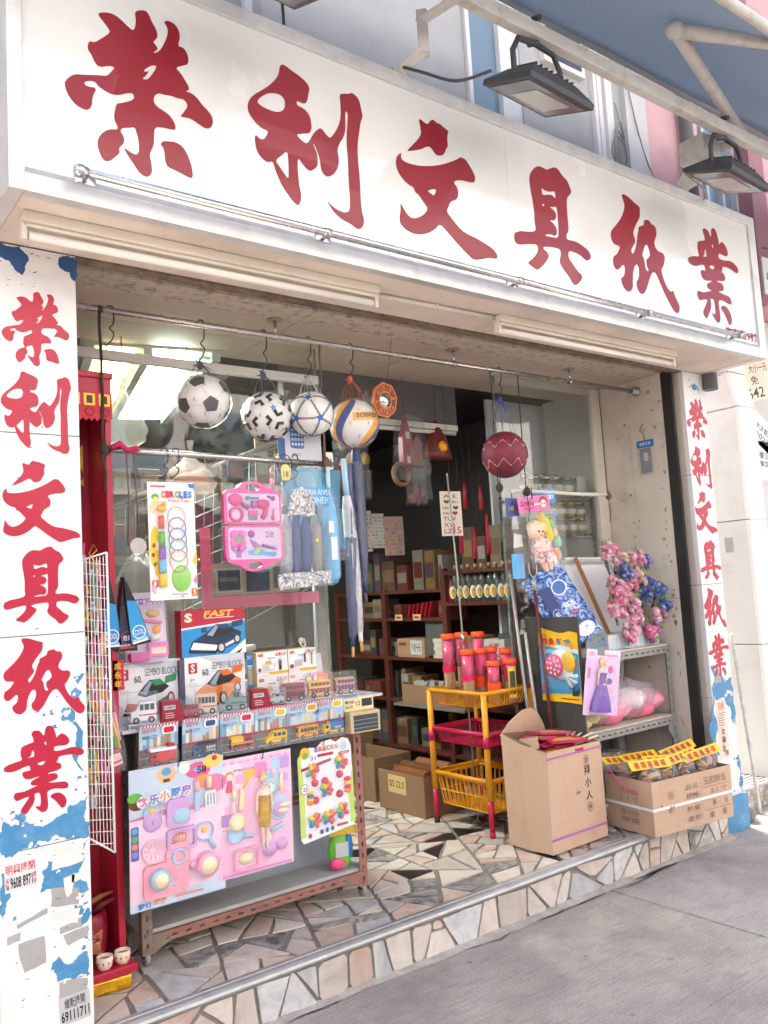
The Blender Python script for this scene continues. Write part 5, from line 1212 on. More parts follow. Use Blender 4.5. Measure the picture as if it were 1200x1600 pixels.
# ================================================================ hanging rods, balls and hanging goods
m_hook = mat((.05, .045, .04), .45, .5)
m_str = mat((.16, .09, .07), .8, var=.3)
ur = thing('hanging_rod', 'long steel rod below the recess ceiling with footballs hung on hooks', 'rod')
MB().tube([(.0, .28, 2.628), (3.495, .28, 2.628)], .0125, m_steel, 12).build('rod', ur)
for x in (.94, 1.98, 2.87):
    MB().tube([(x, .28, 2.63), (x, .28, 2.70)], .007, m_steel, 8).lathe([(.035, 2.6965), (.035, 2.7025), (0, 2.7025)], mat((.35, .3, .26), .5, .5), (x, .28, 0), 16).lathe([(.017, -.012), (.017, .012)], m_steel, (x, .28, 2.628), 12, axis='x').build('hanger', ur)
MB().lathe([(.02, -.06), (.02, -.02), (.03, -.018), (.03, 0)], mat((.42, .42, .42), .4, .6), (3.4955, .28, 2.628), 16, axis='x').build('end_flange', ur)
def s_hook(x, y, z, L, label=None, group=None, parent=None):
    pts = [(x - .012, y + .0, z + .004), (x - .008, y, z + .016), (x + .006, y, z + .018), (x + .014, y, z + .006), (x + .012, y, z - L * .35), (x - .004, y, z - L * .5), (x + .012, y, z - L * .62), (x + .006, y, z - L * .8), (x - .008, y, z - L * .92), (x - .018, y, z - L), (x - .026, y, z - L * .95)]
    P_ = [Vector(p) for p in pts]; out = []
    for i in range(len(P_) - 1):
        p0, p1, p2, p3 = P_[max(i - 1, 0)], P_[i], P_[i + 1], P_[min(i + 2, len(P_) - 1)]
        for k in range(3):
            t = k / 3; out.append(.5 * ((2 * p1) + (p2 - p0) * t + (2 * p0 - 5 * p1 + 4 * p2 - p3) * t * t + (3 * p1 - p0 - 3 * p2 + p3) * t ** 3))
    out.append(P_[-1])
    o = MB().tube(out, .0028, m_hook, 6).build('hook', parent)
    if label: tag(o, label, 'hook', group)
    return o
s_hook(.215, .28, 2.628, .14, 'empty wire hook on the upper rod beside the dark cord over the shrine')
def bsphere(c, r, m, n=40, k=24):
    return MB().ball(c, r, m, n, k)
ICO = []
ph = (1 + 5 ** .5) / 2
for a in (-1, 1):
    for b in (-ph, ph): ICO += [Vector((0, a, b)).normalized(), Vector((a, b, 0)).normalized(), Vector((b, 0, a)).normalized()]
def patch(c, d, r, sides, rad, m, parent, name, rot=0., star=False, lift=.0012):
    """polygon patch laid on a ball surface (direction d from centre c)"""
    d = Vector(d).normalized(); u = d.orthogonal().normalized(); v = d.cross(u)
    N_ = sides * (2 if star else 1); vs_ = [tuple(Vector(c) + d * (r + lift))]; rings = 4
    for q in range(1, rings + 1):
        for i in range(N_ * 3):
            t = i / 3; f = t - int(t); k0 = int(t) % N_
            ang = lambda kk: rot + 2 * math.pi * kk / N_
            rd = lambda kk: rad * (1 if not star or kk % 2 == 0 else .42)
            p0 = Vector((rd(k0) * math.cos(ang(k0)), rd(k0) * math.sin(ang(k0)))); p1 = Vector((rd((k0 + 1) % N_) * math.cos(ang(k0 + 1)), rd((k0 + 1) % N_) * math.sin(ang(k0 + 1))))
            p = p0.lerp(p1, f) * (q / rings)
            w_ = (d + (u * p.x + v * p.y) / r).normalized() * (r + lift)
            vs_.append(tuple(Vector(c) + w_))
    M_ = N_ * 3; fs_ = [(0, 1 + i, 1 + (i + 1) % M_) for i in range(M_)]
    for q in range(rings - 1):
        for i in range(M_): fs_.append((1 + q * M_ + i, 1 + (q + 1) * M_ + i, 1 + (q + 1) * M_ + (i + 1) % M_, 1 + q * M_ + (i + 1) % M_))
    return MB().add(vs_, fs_, m, True).build(name, parent)
def arc(c, a, b, r, rad, m, mb, n=8):
    a = Vector(a).normalized(); b = Vector(b).normalized(); q = []
    for i in range(n + 1): q.append(Vector(c) + a.lerp(b, i / n).normalized() * r)
    mb.tube(q, rad, m, 5)
def net(parent, c, r, top, m, name='net', n=8):
    b = MB(); c = Vector(c); top = Vector(top)
    rows = [60, 25, -8, -40, -70]
    for i in range(n):
        a0 = 2 * math.pi * i / n
        pts_ = [top, (top + c + Vector((0, 0, r))) * .5 + Vector((math.cos(a0), math.sin(a0), 0)) * r * .35]
        for q, e in enumerate(rows):
            a = a0 + (math.pi / n) * (q % 2)
            pts_.append(c + Vector((math.cos(R(e)) * math.cos(a), math.cos(R(e)) * math.sin(a), math.sin(R(e)))) * (r + .002))
        pts_.append(c + Vector((0, 0, -r - .002)))
        b.tube(pts_, .0011, m, 4)
        pts2 = [pts_[0]]
        for q, e in enumerate(rows):
            a = a0 - (math.pi / n) * (q % 2)
            pts2.append(c + Vector((math.cos(R(e)) * math.cos(a), math.cos(R(e)) * math.sin(a), math.sin(R(e)))) * (r + .002))
        b.tube(pts2[1:], .0011, m, 4)
    return b.build(name, parent)
def ball_thing(x, z, r, label, hookL, netm, y=.28, knot=None):
    t = thing('football', label, 'ball', (x, y, z))
    top = 2.62 - z - hookL
    s_hook(0, 0, 2.628 - z, hookL, parent=t)
    net(t, (0, 0, 0), r, (-.01, 0, top), netm)
    MB().ball((-.01, 0, top - .005), (.015, .012, .02), netm, 8, 5).tube([(-.01, 0, top), (.03, .0, top - .03), (.035, -.01, top - .06)], .003, netm, 5).tube([(-.01, 0, top), (-.04, .0, top - .01)], .003, netm, 5).build('knot', t)
    return t
m_bwhite = mat((.74, .73, .71), .35, var=.03, scale=12, coat=.3)
m_bblack = mat((.025, .028, .035), .35, var=.1)
m_wrap = clear((1, 1, 1), .07, (.85, .85, .85), .08, 1.45, .5, 35)
tilt = Matrix.Rotation(R(24), 4, 'Z') @ Matrix.Rotation(R(30), 4, 'X') @ Matrix.Rotation(R(12), 4, 'Y')
net_b = mat((.10, .10, .13), .7)
# classic black and white football
t = ball_thing(.590, 2.308, .108, 'white football with black pentagons hanging in a net and plastic wrap', .16, net_b)
o = bsphere((0, 0, 0), .108, m_bwhite).build('skin', t)
for d in ICO: patch((0, 0, 0), tilt.to_3x3() @ d, .108, 5, .036, m_bblack, o, 'pentagon', .3)
sm_ = MB()
for i, d in enumerate(ICO):
    for e in ICO[i + 1:]:
        if 1.0 < (d - e).length < 1.1: arc((0, 0, 0), tilt.to_3x3() @ (d * .69 + e * .31), tilt.to_3x3() @ (e * .69 + d * .31), .108, .0009, mat((.35, .35, .35), .6), sm_)
sm_.build('seam', o)
def wrap(t, r, seed):
    rw = random.Random(seed); b = MB().ball((0, 0, 0), r + .005, m_wrap, 22, 14)
    b.v = [tuple(Vector(v) * (1 + rw.uniform(-.02, .03))) for v in b.v]
    for a in (R(60), R(170)):
        d = Vector((math.cos(a), -.2, math.sin(a))); q = d * (r + .004); u = Vector((-d.z, 0, d.x))
        b.add([q + u * .03, q - u * .03, q + d * .045 - u * .035, q + d * .03, q + d * .05 + u * .03], [(0, 1, 2, 3), (0, 3, 4)], m_wrap)
    b.build('plastic_wrap', t)
wrap(t, .108, 1)
# white ball with black angular bands
t = ball_thing(.880, 2.268, .104, 'white football with black zigzag bands and blue print in a net', .17, net_b)
o = bsphere((0, 0, 0), .104, m_bwhite).build('skin', t)
for i, d in enumerate(ICO):
    dd = tilt.to_3x3() @ d; u = dd.orthogonal().normalized(); v = dd.cross(u)
    bb = MB()
    for k in range(3):
        a = k * 2.094 + i; p1 = (dd + (u * math.cos(a) + v * math.sin(a)) * .42).normalized(); p2 = (dd + (u * math.cos(a + 1.0) + v * math.sin(a + 1.0)) * .42).normalized()
        for off in (0,):
            pts_ = [p1, (dd + (u * math.cos(a + .5) + v * math.sin(a + .5)) * .20).normalized(), p2]
            bb.tube([p * .1035 for p in pts_], [.0085, .0085, .0085], m_bblack, 6)
    bb.build('band', o)
patch((0, 0, 0), (-.25, -1, .15), .104, 5, .018, pr(60, 130, 190), o, 'printed_star', .3, True)
wrap(t, .104, 2)
# white ball with blue stars
t = ball_thing(1.105, 2.295, .100, 'white football with blue stars and black stripes in a net', .17, mat((.45, .45, .47), .7))
o = bsphere((0, 0, 0), .100, m_bwhite).build('skin', t)
for d in ICO: patch((0, 0, 0), tilt.to_3x3() @ d, .100, 5, .026, pr(60, 110, 180), o, 'star', .5, True)
sm_ = MB()
for i, d in enumerate(ICO):
    for e in ICO[i + 1:]:
        if 1.0 < (d - e).length < 1.1:
            nn = d.cross(e) * .09
            for s in (-1, 1): arc((0, 0, 0), tilt.to_3x3() @ (d * .8 + e * .2 + nn * s * .3), tilt.to_3x3() @ (e * .8 + d * .2 + nn * s * .3), .100, .0018, m_bblack, sm_)
sm_.build('stripe', o)
# volleyball
t = ball_thing(1.335, 2.268, .112, 'yellow, blue and white volleyball hanging in an orange net', .14, mat(C(190, 90, 70), .7))
o = bsphere((0, 0, 0), .112, m_bwhite).build('skin', t)
def swirl(parent, a0, m, r, w=.42, name='panel'):
    vs_ = []; fs_ = []; n_ = 16; k_ = 5
    for i in range(n_ + 1):
        e = R(-78 + 150 * i / n_)
        for j in range(k_ + 1):
            a = a0 + .55 * math.sin(e * 1.1) + w * (j / k_ - .5)
            vs_.append((math.cos(e) * math.cos(a) * r, math.cos(e) * math.sin(a) * r, math.sin(e) * r))
    for i in range(n_):
        for j in range(k_): fs_.append((i * 6 + j, i * 6 + j + 1, i * 6 + j + 7, i * 6 + j + 6))
    return MB().add(vs_, fs_, m, True).build(name, parent)
m_vy = mat(C(238, 170, 40), .4, var=.04); m_vb = mat(C(44, 70, 140), .4, var=.04)
for a in (205, 325): swirl(o, R(a), m_vb, .1128)
for a in (180, 300): swirl(o, R(a), m_vy, .1126, .45)
bd = MB(); vs_ = []; fs_ = []
for i in range(13):
    for j in range(4):
        a = R(232 + 85 * i / 12); e = R(-4 + 20 * j / 3 + 6 * i / 12); vs_.append((math.cos(e) * math.cos(a) * .1131, math.cos(e) * math.sin(a) * .1131, math.sin(e) * .1131))
for i in range(12):
    for j in range(3): fs_.append((i * 4 + j, (i + 1) * 4 + j, (i + 1) * 4 + j + 1, i * 4 + j + 1))
bnd = bd.add(vs_, fs_, m_vy, True).build('band', o)
v, f, tw, th = text_geo('SOBREX', .03)
MB().add([(math.cos(R(3.5 + 10 * b / th + 6 * (a / tw))) * math.cos(R(240 + 62 * a / tw)) * .1137, math.cos(R(3.5 + 10 * b / th)) * math.sin(R(240 + 62 * a / tw)) * .1137, math.sin(R(3 + 11 * b / th + 5 * a / tw)) * .1137) for a, b in v], f, BLK).build('lettering', bnd)
wrap(t, .112, 4)
# basketball
t = ball_thing(2.300, 2.174, .122, 'dark red basketball with white zigzag lines hanging in a blue net', .15, mat(C(60, 80, 170), .7))
m_bk = mat(C(124, 36, 52), .5, var=.08, scale=20, bump=.25, bscale=260)
o = bsphere((0, 0, 0), .122, m_bk).build('skin', t)
sm_ = MB()
for k in range(4):
    a = R(20 + 45 * k); sm_.tube([(math.cos(q * math.pi / 16) * math.cos(a) * .122, math.cos(q * math.pi / 16) * math.sin(a) * .122, math.sin(q * math.pi / 16) * .122) for q in range(32)], .0022, m_bblack, 5, closed=True)
sm_.build('channel', o)
for e0 in (22, -26):
    zz_ = MB(); pts_ = []
    for k in range(18):
        a = 2 * math.pi * k / 18; e = R(e0 + (10 if k % 2 else -10)); pts_.append((math.cos(e) * math.cos(a) * .1235, math.cos(e) * math.sin(a) * .1235, math.sin(e) * .1235))
    zz_.tube(pts_, .0019, mat(C(230, 200, 205), .5), 5, closed=True).build('zigzag_line', o)
# --- cords holding the lower rods
def cord(x, y, z0, z1, label, r=.005, m=None):
    rw = random.Random(int(x * 1000)); pts_ = [(x + rw.uniform(-.003, .003), y, z0 + (z1 - z0) * k / 8) for k in range(9)]
    b = MB().tube(pts_, r, m or m_str, 6).lathe([(r * 2, -.012), (r * 2.6, 0), (r * 2, .012)], m or m_str, (x, y, z0), 8, axis='x')
    b.tube([(x, y - .012, z1 + .03), (x + .012, y - .014, z1), (x - .01, y - .014, z1 - .03), (x + .004, y - .013, z1 - .09), (x - .006, y - .01, z1 - .16)], r * .9, m or m_str, 6).ball((x, y - .008, z1), (.018, .022, .026), m or m_str, 8, 6)
    return tag(b.build('cord'), label, 'cord')
cord(.175, .28, 2.628, 2.085, 'dark brown cord knotted round the lower rod beside the red shrine', .006, mat((.05, .035, .03), .8))
cord(1.165, .28, 2.628, 2.075, 'dark cord holding the lower rod beside the volleyball')
cord(2.235, .28, 2.628, 1.995, 'thin dark cord from the upper rod beside the basketball', .003, mat((.04, .035, .03), .8))
cord(2.44, .28, 2.628, 1.98, 'thin dark cord holding the bamboo pole beside the basketball', .003, mat((.04, .035, .03), .8))
cord(3.28, .40, 2.66, 1.99, 'thin brown cord holding the bamboo pole end near the side wall', .003)
lr = thing('hanging_rod', 'short steel rod tied with cords and carrying the toy packs', 'rod')
MB().tube([(.17, .28, 2.088), (1.20, .28, 2.074)], .0125, m_steel, 12).build('rod', lr)
MB().tube([(.2, .265, 2.09), (.23, .262, 2.11), (.26, .265, 2.085), (.30, .262, 2.095)], .012, mat(C(190, 30, 80), .7, var=.3), 6).build('red_tie', lr)
bp = MB()
pts_ = [(2.36, .30, 1.985), (2.7, .34, 1.992), (3.0, .37, 1.99), (3.34, .405, 2.0)]
bp.tube(pts_, .011, mat((.62, .60, .54), .5, var=.1), 10)
tag(bp.build('bamboo_pole'), 'whitish bamboo pole hung on thin cords across the right window', 'pole')
# --- wire hooks on rods for goods
for i, x in enumerate((.41, .455)): s_hook(x, .27, 2.085, .10, 'wire hook on the short rod above the circle toy card', 'hooks above the circle toy card')
# hanging strings with price tags
for x, z, w_, lab in ((.255, 1.86, .001, 'pair of thin brown strings with round paper tags below the short rod'),):
    t = thing('string_tag', lab, 'tag', (x, .262, 2.08))
    MB().tube([(0, 0, 0), (.006, 0, -.2), (-.004, 0, -.36)], .0035, m_str, 5).tube([(.03, 0, 0), (.035, 0, -.18), (.04, 0, -.34)], .0035, m_str, 5).build('string', t)
    MB().lathe([(.032, 0), (.032, .003)], mat((.5, .47, .42), .7), (.035, -.004, -.36), 14, axis='y').build('paper_tag', t)
# --- circle toy card
it = [('r', .0, 1, .0, 1, pr(248, 250, 250)), ('e', .14, .40, .13, .14, pr(250, 214, 70)), ('e', .13, .50, .10, .12, pr(250, 210, 50)), ('e', .22, .46, .10, .05, pr(252, 240, 200)), ('e', .1, .46, .035, .02, pr(150, 80, 50)), ('e', .08, .38, .035, .02, pr(150, 80, 50)), ('e', .12, .30, .035, .02, pr(150, 80, 50)), ('e', .17, .25, .07, .05, pr(246, 190, 60)), ('e', .15, .87, .08, .03, pr(110, 170, 80)), ('e', .16, .84, .06, .035, pr(240, 230, 120)), ('R', .06, .38, .955, .97, .002, pr(220, 90, 100)), ('p', [(.86, .99), (1, .99), (1, .95), (.9, .955)], pr(50, 130, 190)), ('e', .2, .78, .18, .06, pr(250, 220, 180)), ('R', .03, .16, .11, .17, .006, pr(240, 110, 50)), ('t', '1', .07, .12, .12, .16, WHITE), ('R', .86, .99, .02, .09, .006, pr(240, 110, 50)), ('t', '5', .90, .96, .03, .08, WHITE), ('p', [(.02, .08), (.1, .05), (.12, .10), (.05, .13)], PK), ('t', 'MADE IN CHINA', .45, .78, .038, .05, ink), ('t', 'CE', .62, .70, .015, .033, ink), ('r', .7, .96, .72, .82, pr(236, 242, 246)), ('p', [(.9, .32), (1, .28), (1, .42)], pr(250, 200, 60)), ('p', [(.9, .15), (1, .12), (1, .22)], pr(240, 130, 180))]
for k, (ch, c) in enumerate(zip('CIRCLES', (pr(226, 120, 40), pr(220, 50, 110), pr(190, 50, 40), pr(120, 180, 50), pr(130, 90, 190), pr(50, 120, 190), pr(40, 140, 200)))): it.append(('t', ch, .27 + k * .097, .355 + k * .097, .865, .925, c, .05))
it += [('t', 'Funny Toys', .42, .88, .825, .855, pr(226, 110, 100), .03)]
it += [('r', .04 + k * .045, .06 + k * .045, .985, .99, pr(60, 100, 180)) for k in range(21)]
t = card('ring_toss_card', 'tall white carded ring toss toy with coloured rings and stacked blocks', 'toy set', .330, .520, 1.512, 1.966, .255, pr(248, 250, 250), it, rot=(0, R(0), 0))
for k, (c, a, b) in enumerate(((pr(236, 90, 40), .60, .71), (pr(100, 190, 50), .45, .575), (pr(150, 90, 190), .34, .45), (pr(110, 195, 236), .23, .335), (pr(250, 214, 30), .11, .22))):
    w_ = .011 + k * .001
    MB().lathe([(w_, a * .454), (w_ * 1.05, (a + b) / 2 * .454), (w_, b * .454)], c, (.047, -.012, 0), 14).build('block', t)
MB().ball((.05, -.014, .35), (.02, .013, .013), pr(240, 190, 40), 12, 6).ball((.058, -.016, .366), .010, pr(240, 190, 40), 10, 6).build('toy_duck', t)
for k, c in enumerate((pr(246, 190, 150), pr(160, 120, 200), pr(100, 150, 220), pr(110, 180, 90), pr(226, 140, 100))):
    z = .315 - k * .042; MB().tube([(.112 + .036 * math.cos(q * .3927), -.006 - k * .002, z + .044 * math.sin(q * .3927)) for q in range(16)], .0022, c, 6, closed=True).build('ring', t)
MB().ball((.125, -.002, .08), (.040, .014, .052), mat(C(130, 205, 60), .3, var=.02, coat=.5), 20, 6, 0, 90, 'y').build('base_dish', t)
MB().loops([rrect(.025, .172, .03, .385, .02)], -.028, -.0275, m_blis).build('blister', t)
# --- pink beauty case
t = thing('beauty_toy_case', 'pink toy beauty case opened flat with hair dryer, mirror and comb', 'toy set', (.632, .262, 1.606))
mp_ = mat(C(228, 56, 146), .3, var=.03); lil = mat(C(222, 190, 226), .4, var=.03)
def caseh(z0, z1, up):
    o_ = [(.012, z0 + .01), (.02, z0), (.262, z0), (.27, z0 + .01), (.274, z1 - .05 if up else z1 - .01), (.262, z1 - .025 if up else z1), (.2, z1 - .012 if up else z1), (.165, z1 + .012 if up else z1), (.115, z1 + .012 if up else z1), (.08, z1 - .012 if up else z1), (.02, z1 - .025 if up else z1), (.008, z1 - .05 if up else z1 - .01)]
    return o_
o1 = [(.014, .196), (.268, .196), (.275, .206), (.275, .315), (.262, .335), (.215, .342), (.185, .365), (.155, .372), (.125, .372), (.095, .365), (.068, .342), (.022, .335), (.009, .315), (.009, .206)]
h1 = [(.10, .345), (.12, .362), (.16, .362), (.18, .345), (.16, .332), (.12, .332)]
o2 = [(.014, .190), (.009, .18), (.009, .06), (.022, .042), (.068, .032), (.095, .012), (.125, .004), (.155, .004), (.185, .012), (.215, .032), (.262, .042), (.275, .06), (.275, .18), (.268, .190)]
h2 = [(.10, .028), (.12, .042), (.16, .042), (.18, .028), (.16, .013), (.12, .013)]
MB().loops([chaikin(o1), chaikin(h1)], -.022, .0, mp_).build('case_half', t, bevel=.003)
MB().loops([chaikin(o2), chaikin(h2)], -.022, .0, mp_).build('case_half', t, bevel=.003)
MB().loops([rrect(.022, .262, .205, .322, .015)], -.0235, -.0222, lil).build('tray', t)
MB().loops([rrect(.022, .262, .052, .182, .015)], -.0235, -.0222, lil).build('tray', t)
def bl(name, x, z, rx, rz, m, d=.014): return MB().ball((x, -.0236, z), (rx, d, rz), m, 16, 5, 0, 90, 'y').build(name, t)
HP = mat(C(214, 50, 130), .3, var=.03); PUR = mat(C(150, 80, 150), .4, var=.03)
bl('hair_brush', .06, .295, .034, .026, HP); MB().tube([(.085, -.03, .278), (.115, -.03, .262)], [.008, .011], PUR, 8).build('brush_handle', t)
MB().tube([(.115, -.028, .302), (.165, -.028, .303)], .004, pr(60, 150, 180), 6).ball((.113, -.03, .302), .010, pr(60, 150, 180), 10, 6).build('hair_pin', t)
bl('hair_dryer', .185, .278, .034, .022, HP, .02); MB().tube([(.195, -.032, .268), (.188, -.032, .235), (.176, -.032, .218)], [.013, .012, .010], HP, 10).build('dryer_handle', t); MB().box(.128, .152, -.04, -.024, .262, .292, PUR).build('dryer_nozzle', t, bevel=.003)
MB().tube([(.06 + .028 * math.cos(q * .45), -.027, .235 + .028 * math.sin(q * .45)) for q in range(14)], .007, HP, 6, closed=True).build('bracelet', t)
MB().box(.115, .158, -.030, -.024, .232, .252, HP).build('comb', t); [MB().box(.116 + k * .007, .119 + k * .007, -.028, -.024, .212, .232, pr(120, 150, 190)).build('comb_tooth', t) for k in range(6)]
MB().tube([(.205, -.028, .312), (.225, -.028, .306)], .004, PUR, 6).ball((.232, -.03, .303), (.011, .006, .011), PUR, 10, 6).build('spoon', t)
MB().tube([(.232, -.028, .26), (.228, -.028, .228)], .003, HP, 6).ball((.226, -.03, .222), (.008, .006, .012), HP, 8, 6).build('brush', t)
for k in range(4): bl('mirror_petal', .065 + .021 * math.cos(.785 + k * 1.571), .135 + .021 * math.sin(.785 + k * 1.571), .022, .022, mat(C(232, 100, 180), .3), .010)
MB().lathe([(.020, -.036), (.020, -.034)], mat((.75, .75, .75), .1, .9), (.065, 0, .135), 20, axis='y').build('mirror', t)
MB().tube([(.065, -.03, .11), (.065, -.03, .085)], .008, HP, 8).build('mirror_handle', t); MB().loops([[(.03, .105), (.055, .09), (.075, .09), (.10, .105), (.10, .096), (.075, .075), (.075, .06), (.055, .06), (.055, .075), (.03, .096)]], -.027, -.024, pr(170, 110, 190)).build('leaf', t)
bl('toy_ring', .125, .155, .016, .016, PUR); MB().loops([[(.115, .135), (.14, .125), (.165, .105), (.155, .09), (.13, .105)]], -.028, -.024, pr(170, 120, 170)).build('fan', t)
MB().loops([[(.105, .085), (.16, .098), (.19, .08), (.235, .08), (.24, .07), (.225, .06), (.18, .068), (.12, .068)]], -.028, -.024, pr(80, 180, 226)).build('comb', t)
MB().loops([[(.125, .07), (.15, .1), (.165, .095), (.15, .072)]], -.030, -.0282, pr(180, 210, 110)).build('comb_edge', t)
MB().tube([(.17, -.03, .108), (.23, -.03, .095)], .006, PUR, 8).tube([(.225, -.03, .096), (.24, -.03, .093)], .0065, pr(250, 160, 200), 8).build('lipstick', t)
printed([('r', .16, .255, .118, .178, pr(226, 200, 224)), ('t', '28', .19, .23, .14, .165, pr(120, 90, 120))], 'print', t, -.0238)
MB().loops([chaikin([(-.004, .186), (-.006, .05), (.02, .03), (.07, .02), (.1, -.004), (.18, -.004), (.215, .02), (.265, .03), (.29, .05), (.288, .19), (.29, .33), (.265, .35), (.215, .358), (.18, .384), (.1, .384), (.07, .358), (.02, .35), (-.006, .33)])], -.045, -.0445, m_film).build('plastic_bag', t)
hook(t, .14, .37, -.01, m_hook)
# --- bag of folding umbrellas and the long umbrellas
t = thing('umbrella_pack', 'clear plastic pack of folded navy and grey umbrellas below a blue stationery bag', 'umbrella', (.875, .265, 1.525))
for k, (x, c) in enumerate(((.06, mat(C(150, 155, 165), .5, var=.4, scale=60)), (.105, mat(C(36, 66, 120), .5, var=.15)), (.155, mat(C(40, 74, 130), .5, var=.15)), (.21, mat(C(140, 138, 134), .5, var=.3, scale=80)))):
    MB().tube([(x, 0, .07), (x, 0, .12), (x, -.004, .26), (x, 0, .32)], [.020, .026, .025, .012], c, 12).build('umbrella', t)
    MB().tube([(x, 0, .32), (x, 0, .36)], .012, mat((.08, .08, .09), .4), 10).build('handle', t)
    MB().lathe([(.027, -.006), (.027, .006)], c, (x, 0, .21), 12).build('strap', t)
foil = ramp_mat([(.4, (.10, .10, .11)), (.5, (.45, .45, .46)), (.58, (.75, .75, .76))], .25, 28, 3)
MB().loops([jag([(.005, .0), (.26, .015), (.262, .075), (.0, .065)], 2, .05)], -.03, -.02, foil).build('foil_wrap', t)
MB().loops([jag([(.05, .31), (.2, .31), (.19, .40), (.14, .44), (.08, .41)], 2, .08)], -.024, -.02, foil).build('foil_wrap', t)
MB().loops([[(.0, .0), (.262, .01), (.27, .33), (.235, .36), (.18, .50), (.07, .50), (.02, .38), (.0, .34)]], -.04, -.0395, m_film).build('plastic_bag', t)
MB().box(.185, .197, -.042, -.0405, .20, .212, pr(250, 210, 40)).build('price_tag', t)
s_hook(.13, .01, .565, .09, parent=t)
t = thing('stationery_bag', 'translucent blue stationery carrier bag hanging behind the umbrella pack', 'bag', (.93, .292, 1.70))
m_bluebag = clear((.55, .80, .95), .38, C(110, 185, 226), .2, 1.4, .6, 14)
bm = MB(); nb_ = 12; vs_ = []; fs_ = []
for i in range(nb_ + 1):
    for j in range(13):
        u_ = i / nb_; v_ = j / 12; vs_.append((.02 + .30 * u_, -.012 * math.sin(u_ * 9 + v_ * 4) - .02 * math.sin(math.pi * u_), .0 + .35 * v_))
for i in range(nb_):
    for j in range(12): fs_.append((i * 13 + j, (i + 1) * 13 + j, (i + 1) * 13 + j + 1, i * 13 + j + 1))
bm.add(vs_, fs_, m_bluebag, True).build('bag', t)
printed([('R', .05, .78, .52, .76, .006, pr(60, 150, 205)), ('t', 'VICTORIA RIVER', .08, .74, .66, .73, pr(200, 228, 240), .02), ('t', 'STATIONERY', .08, .76, .55, .64, pr(190, 222, 236), .03)], 'print', t, -.036, .30, .35, x0=.02)
for nm, x, c1, tip, lab in (('a', 1.262, mat(C(40, 56, 110), .45, var=.3, scale=40), 1.215, 'long navy umbrella in a clear sleeve hanging beside the doorway'), ('b', 1.312, mat(C(205, 205, 206), .45, var=.25, scale=50), 1.235, 'long pale grey umbrella in a clear sleeve hanging beside the doorway'), ('c', 1.35, mat(C(30, 46, 90), .45, var=.2), 1.45, 'navy umbrella behind the pale grey one at the doorway')):
    t = thing('long_umbrella', lab, 'umbrella', (x, .285, tip), (0, R({'a': 2.5, 'b': -3, 'c': -1}[nm]), 0))
    MB().tube([(0, 0, 0), (0, 0, .055)], .007, mat(C(206, 160, 90), .5) if nm != 'c' else mat((.1, .1, .1), .4), 8).build('tip', t)
    MB().tube([(0, 0, .045), (0, 0, .10)], .010, WHITE if nm == 'b' else c1, 8).build('ferrule', t)
    b = MB(); n_ = 14; vs_ = []; fs_ = []
    for i, (z, r_) in enumerate(((.08, .010), (.16, .018), (.34, .024), (.52, .027), (.64, .024), (.70, .016))):
        for k in range(n_): rr_ = r_ * (1 + .16 * math.cos(k * math.pi)); vs_.append((rr_ * math.cos(2 * math.pi * k / n_ + z), rr_ * math.sin(2 * math.pi * k / n_ + z), z))
    for i in range(5):
        for k in range(n_): fs_.append((i * n_ + k, i * n_ + (k + 1) % n_, (i + 1) * n_ + (k + 1) % n_, (i + 1) * n_ + k))
    b.add(vs_, fs_, c1, True).build('folded_canopy', t)
    if nm == 'c': MB().tube([(0, 0, .69), (0, 0, .76), (.012, 0, .79), (.03, 0, .80), (.045, 0, .785)], .012, mat(C(176, 128, 84), .5), 8).build('handle', t)
    else: MB().tube([(0, 0, .69), (0, 0, .87)], .013, mat(C(170, 205, 226), .4) if nm == 'b' else mat((.10, .12, .2), .4), 10).build('handle', t)
    MB().tube([(0, 0, .09), (0, 0, .3), (0, 0, .64)], [.018, .028, .032], m_film, 10).build('clear_sleeve', t)
t = thing('folding_umbrella', 'light blue and white folded umbrella in plastic at the end of the short rod', 'umbrella', (1.165, .265, 1.545))
MB().tube([(0, 0, .0), (0, 0, .03), (0, -.003, .26), (0, 0, .34), (0, 0, .38)], [.020, .034, .032, .024, .012], mat(C(96, 180, 226), .45, var=.05), 14).build('folded_canopy', t)
MB().box(-.022, .008, -.0355, -.031, .10, .20, WHITE).box(-.03, -.005, -.0352, -.031, .22, .27, WHITE).build('white_pattern', t)
MB().tube([(0, 0, .38), (0, 0, .53)], .010, mat(C(190, 210, 220), .4), 8).build('handle', t)
MB().tube([(0, 0, -.01), (0, 0, .03), (0, 0, .36), (0, 0, .42)], [.01, .04, .04, .015], m_film, 10).build('clear_sleeve', t)
# price paddles on the rod
t = thing('price_tag', 'yellow paddle price tag on the short rod beside the pink beauty case', 'tag', (.925, .255, 1.99)); MB().loops([chaikin(chaikin([(0, 0), (.04, 0), (.044, .05), (.03, .07), (.01, .07), (-.004, .05)]))], 0, .003, mat(C(240, 205, 130), .5)).build('plate', t); printed([('t', '18', .008, .032, .015, .04, ink)], 'print', t, -.0004); MB().tube([(.02 + .035 * math.cos(k * .52), .006, .07 + .045 * math.sin(k * .52)) for k in range(12)], .0025, m_hook, 5, closed=True).build('ring', t)
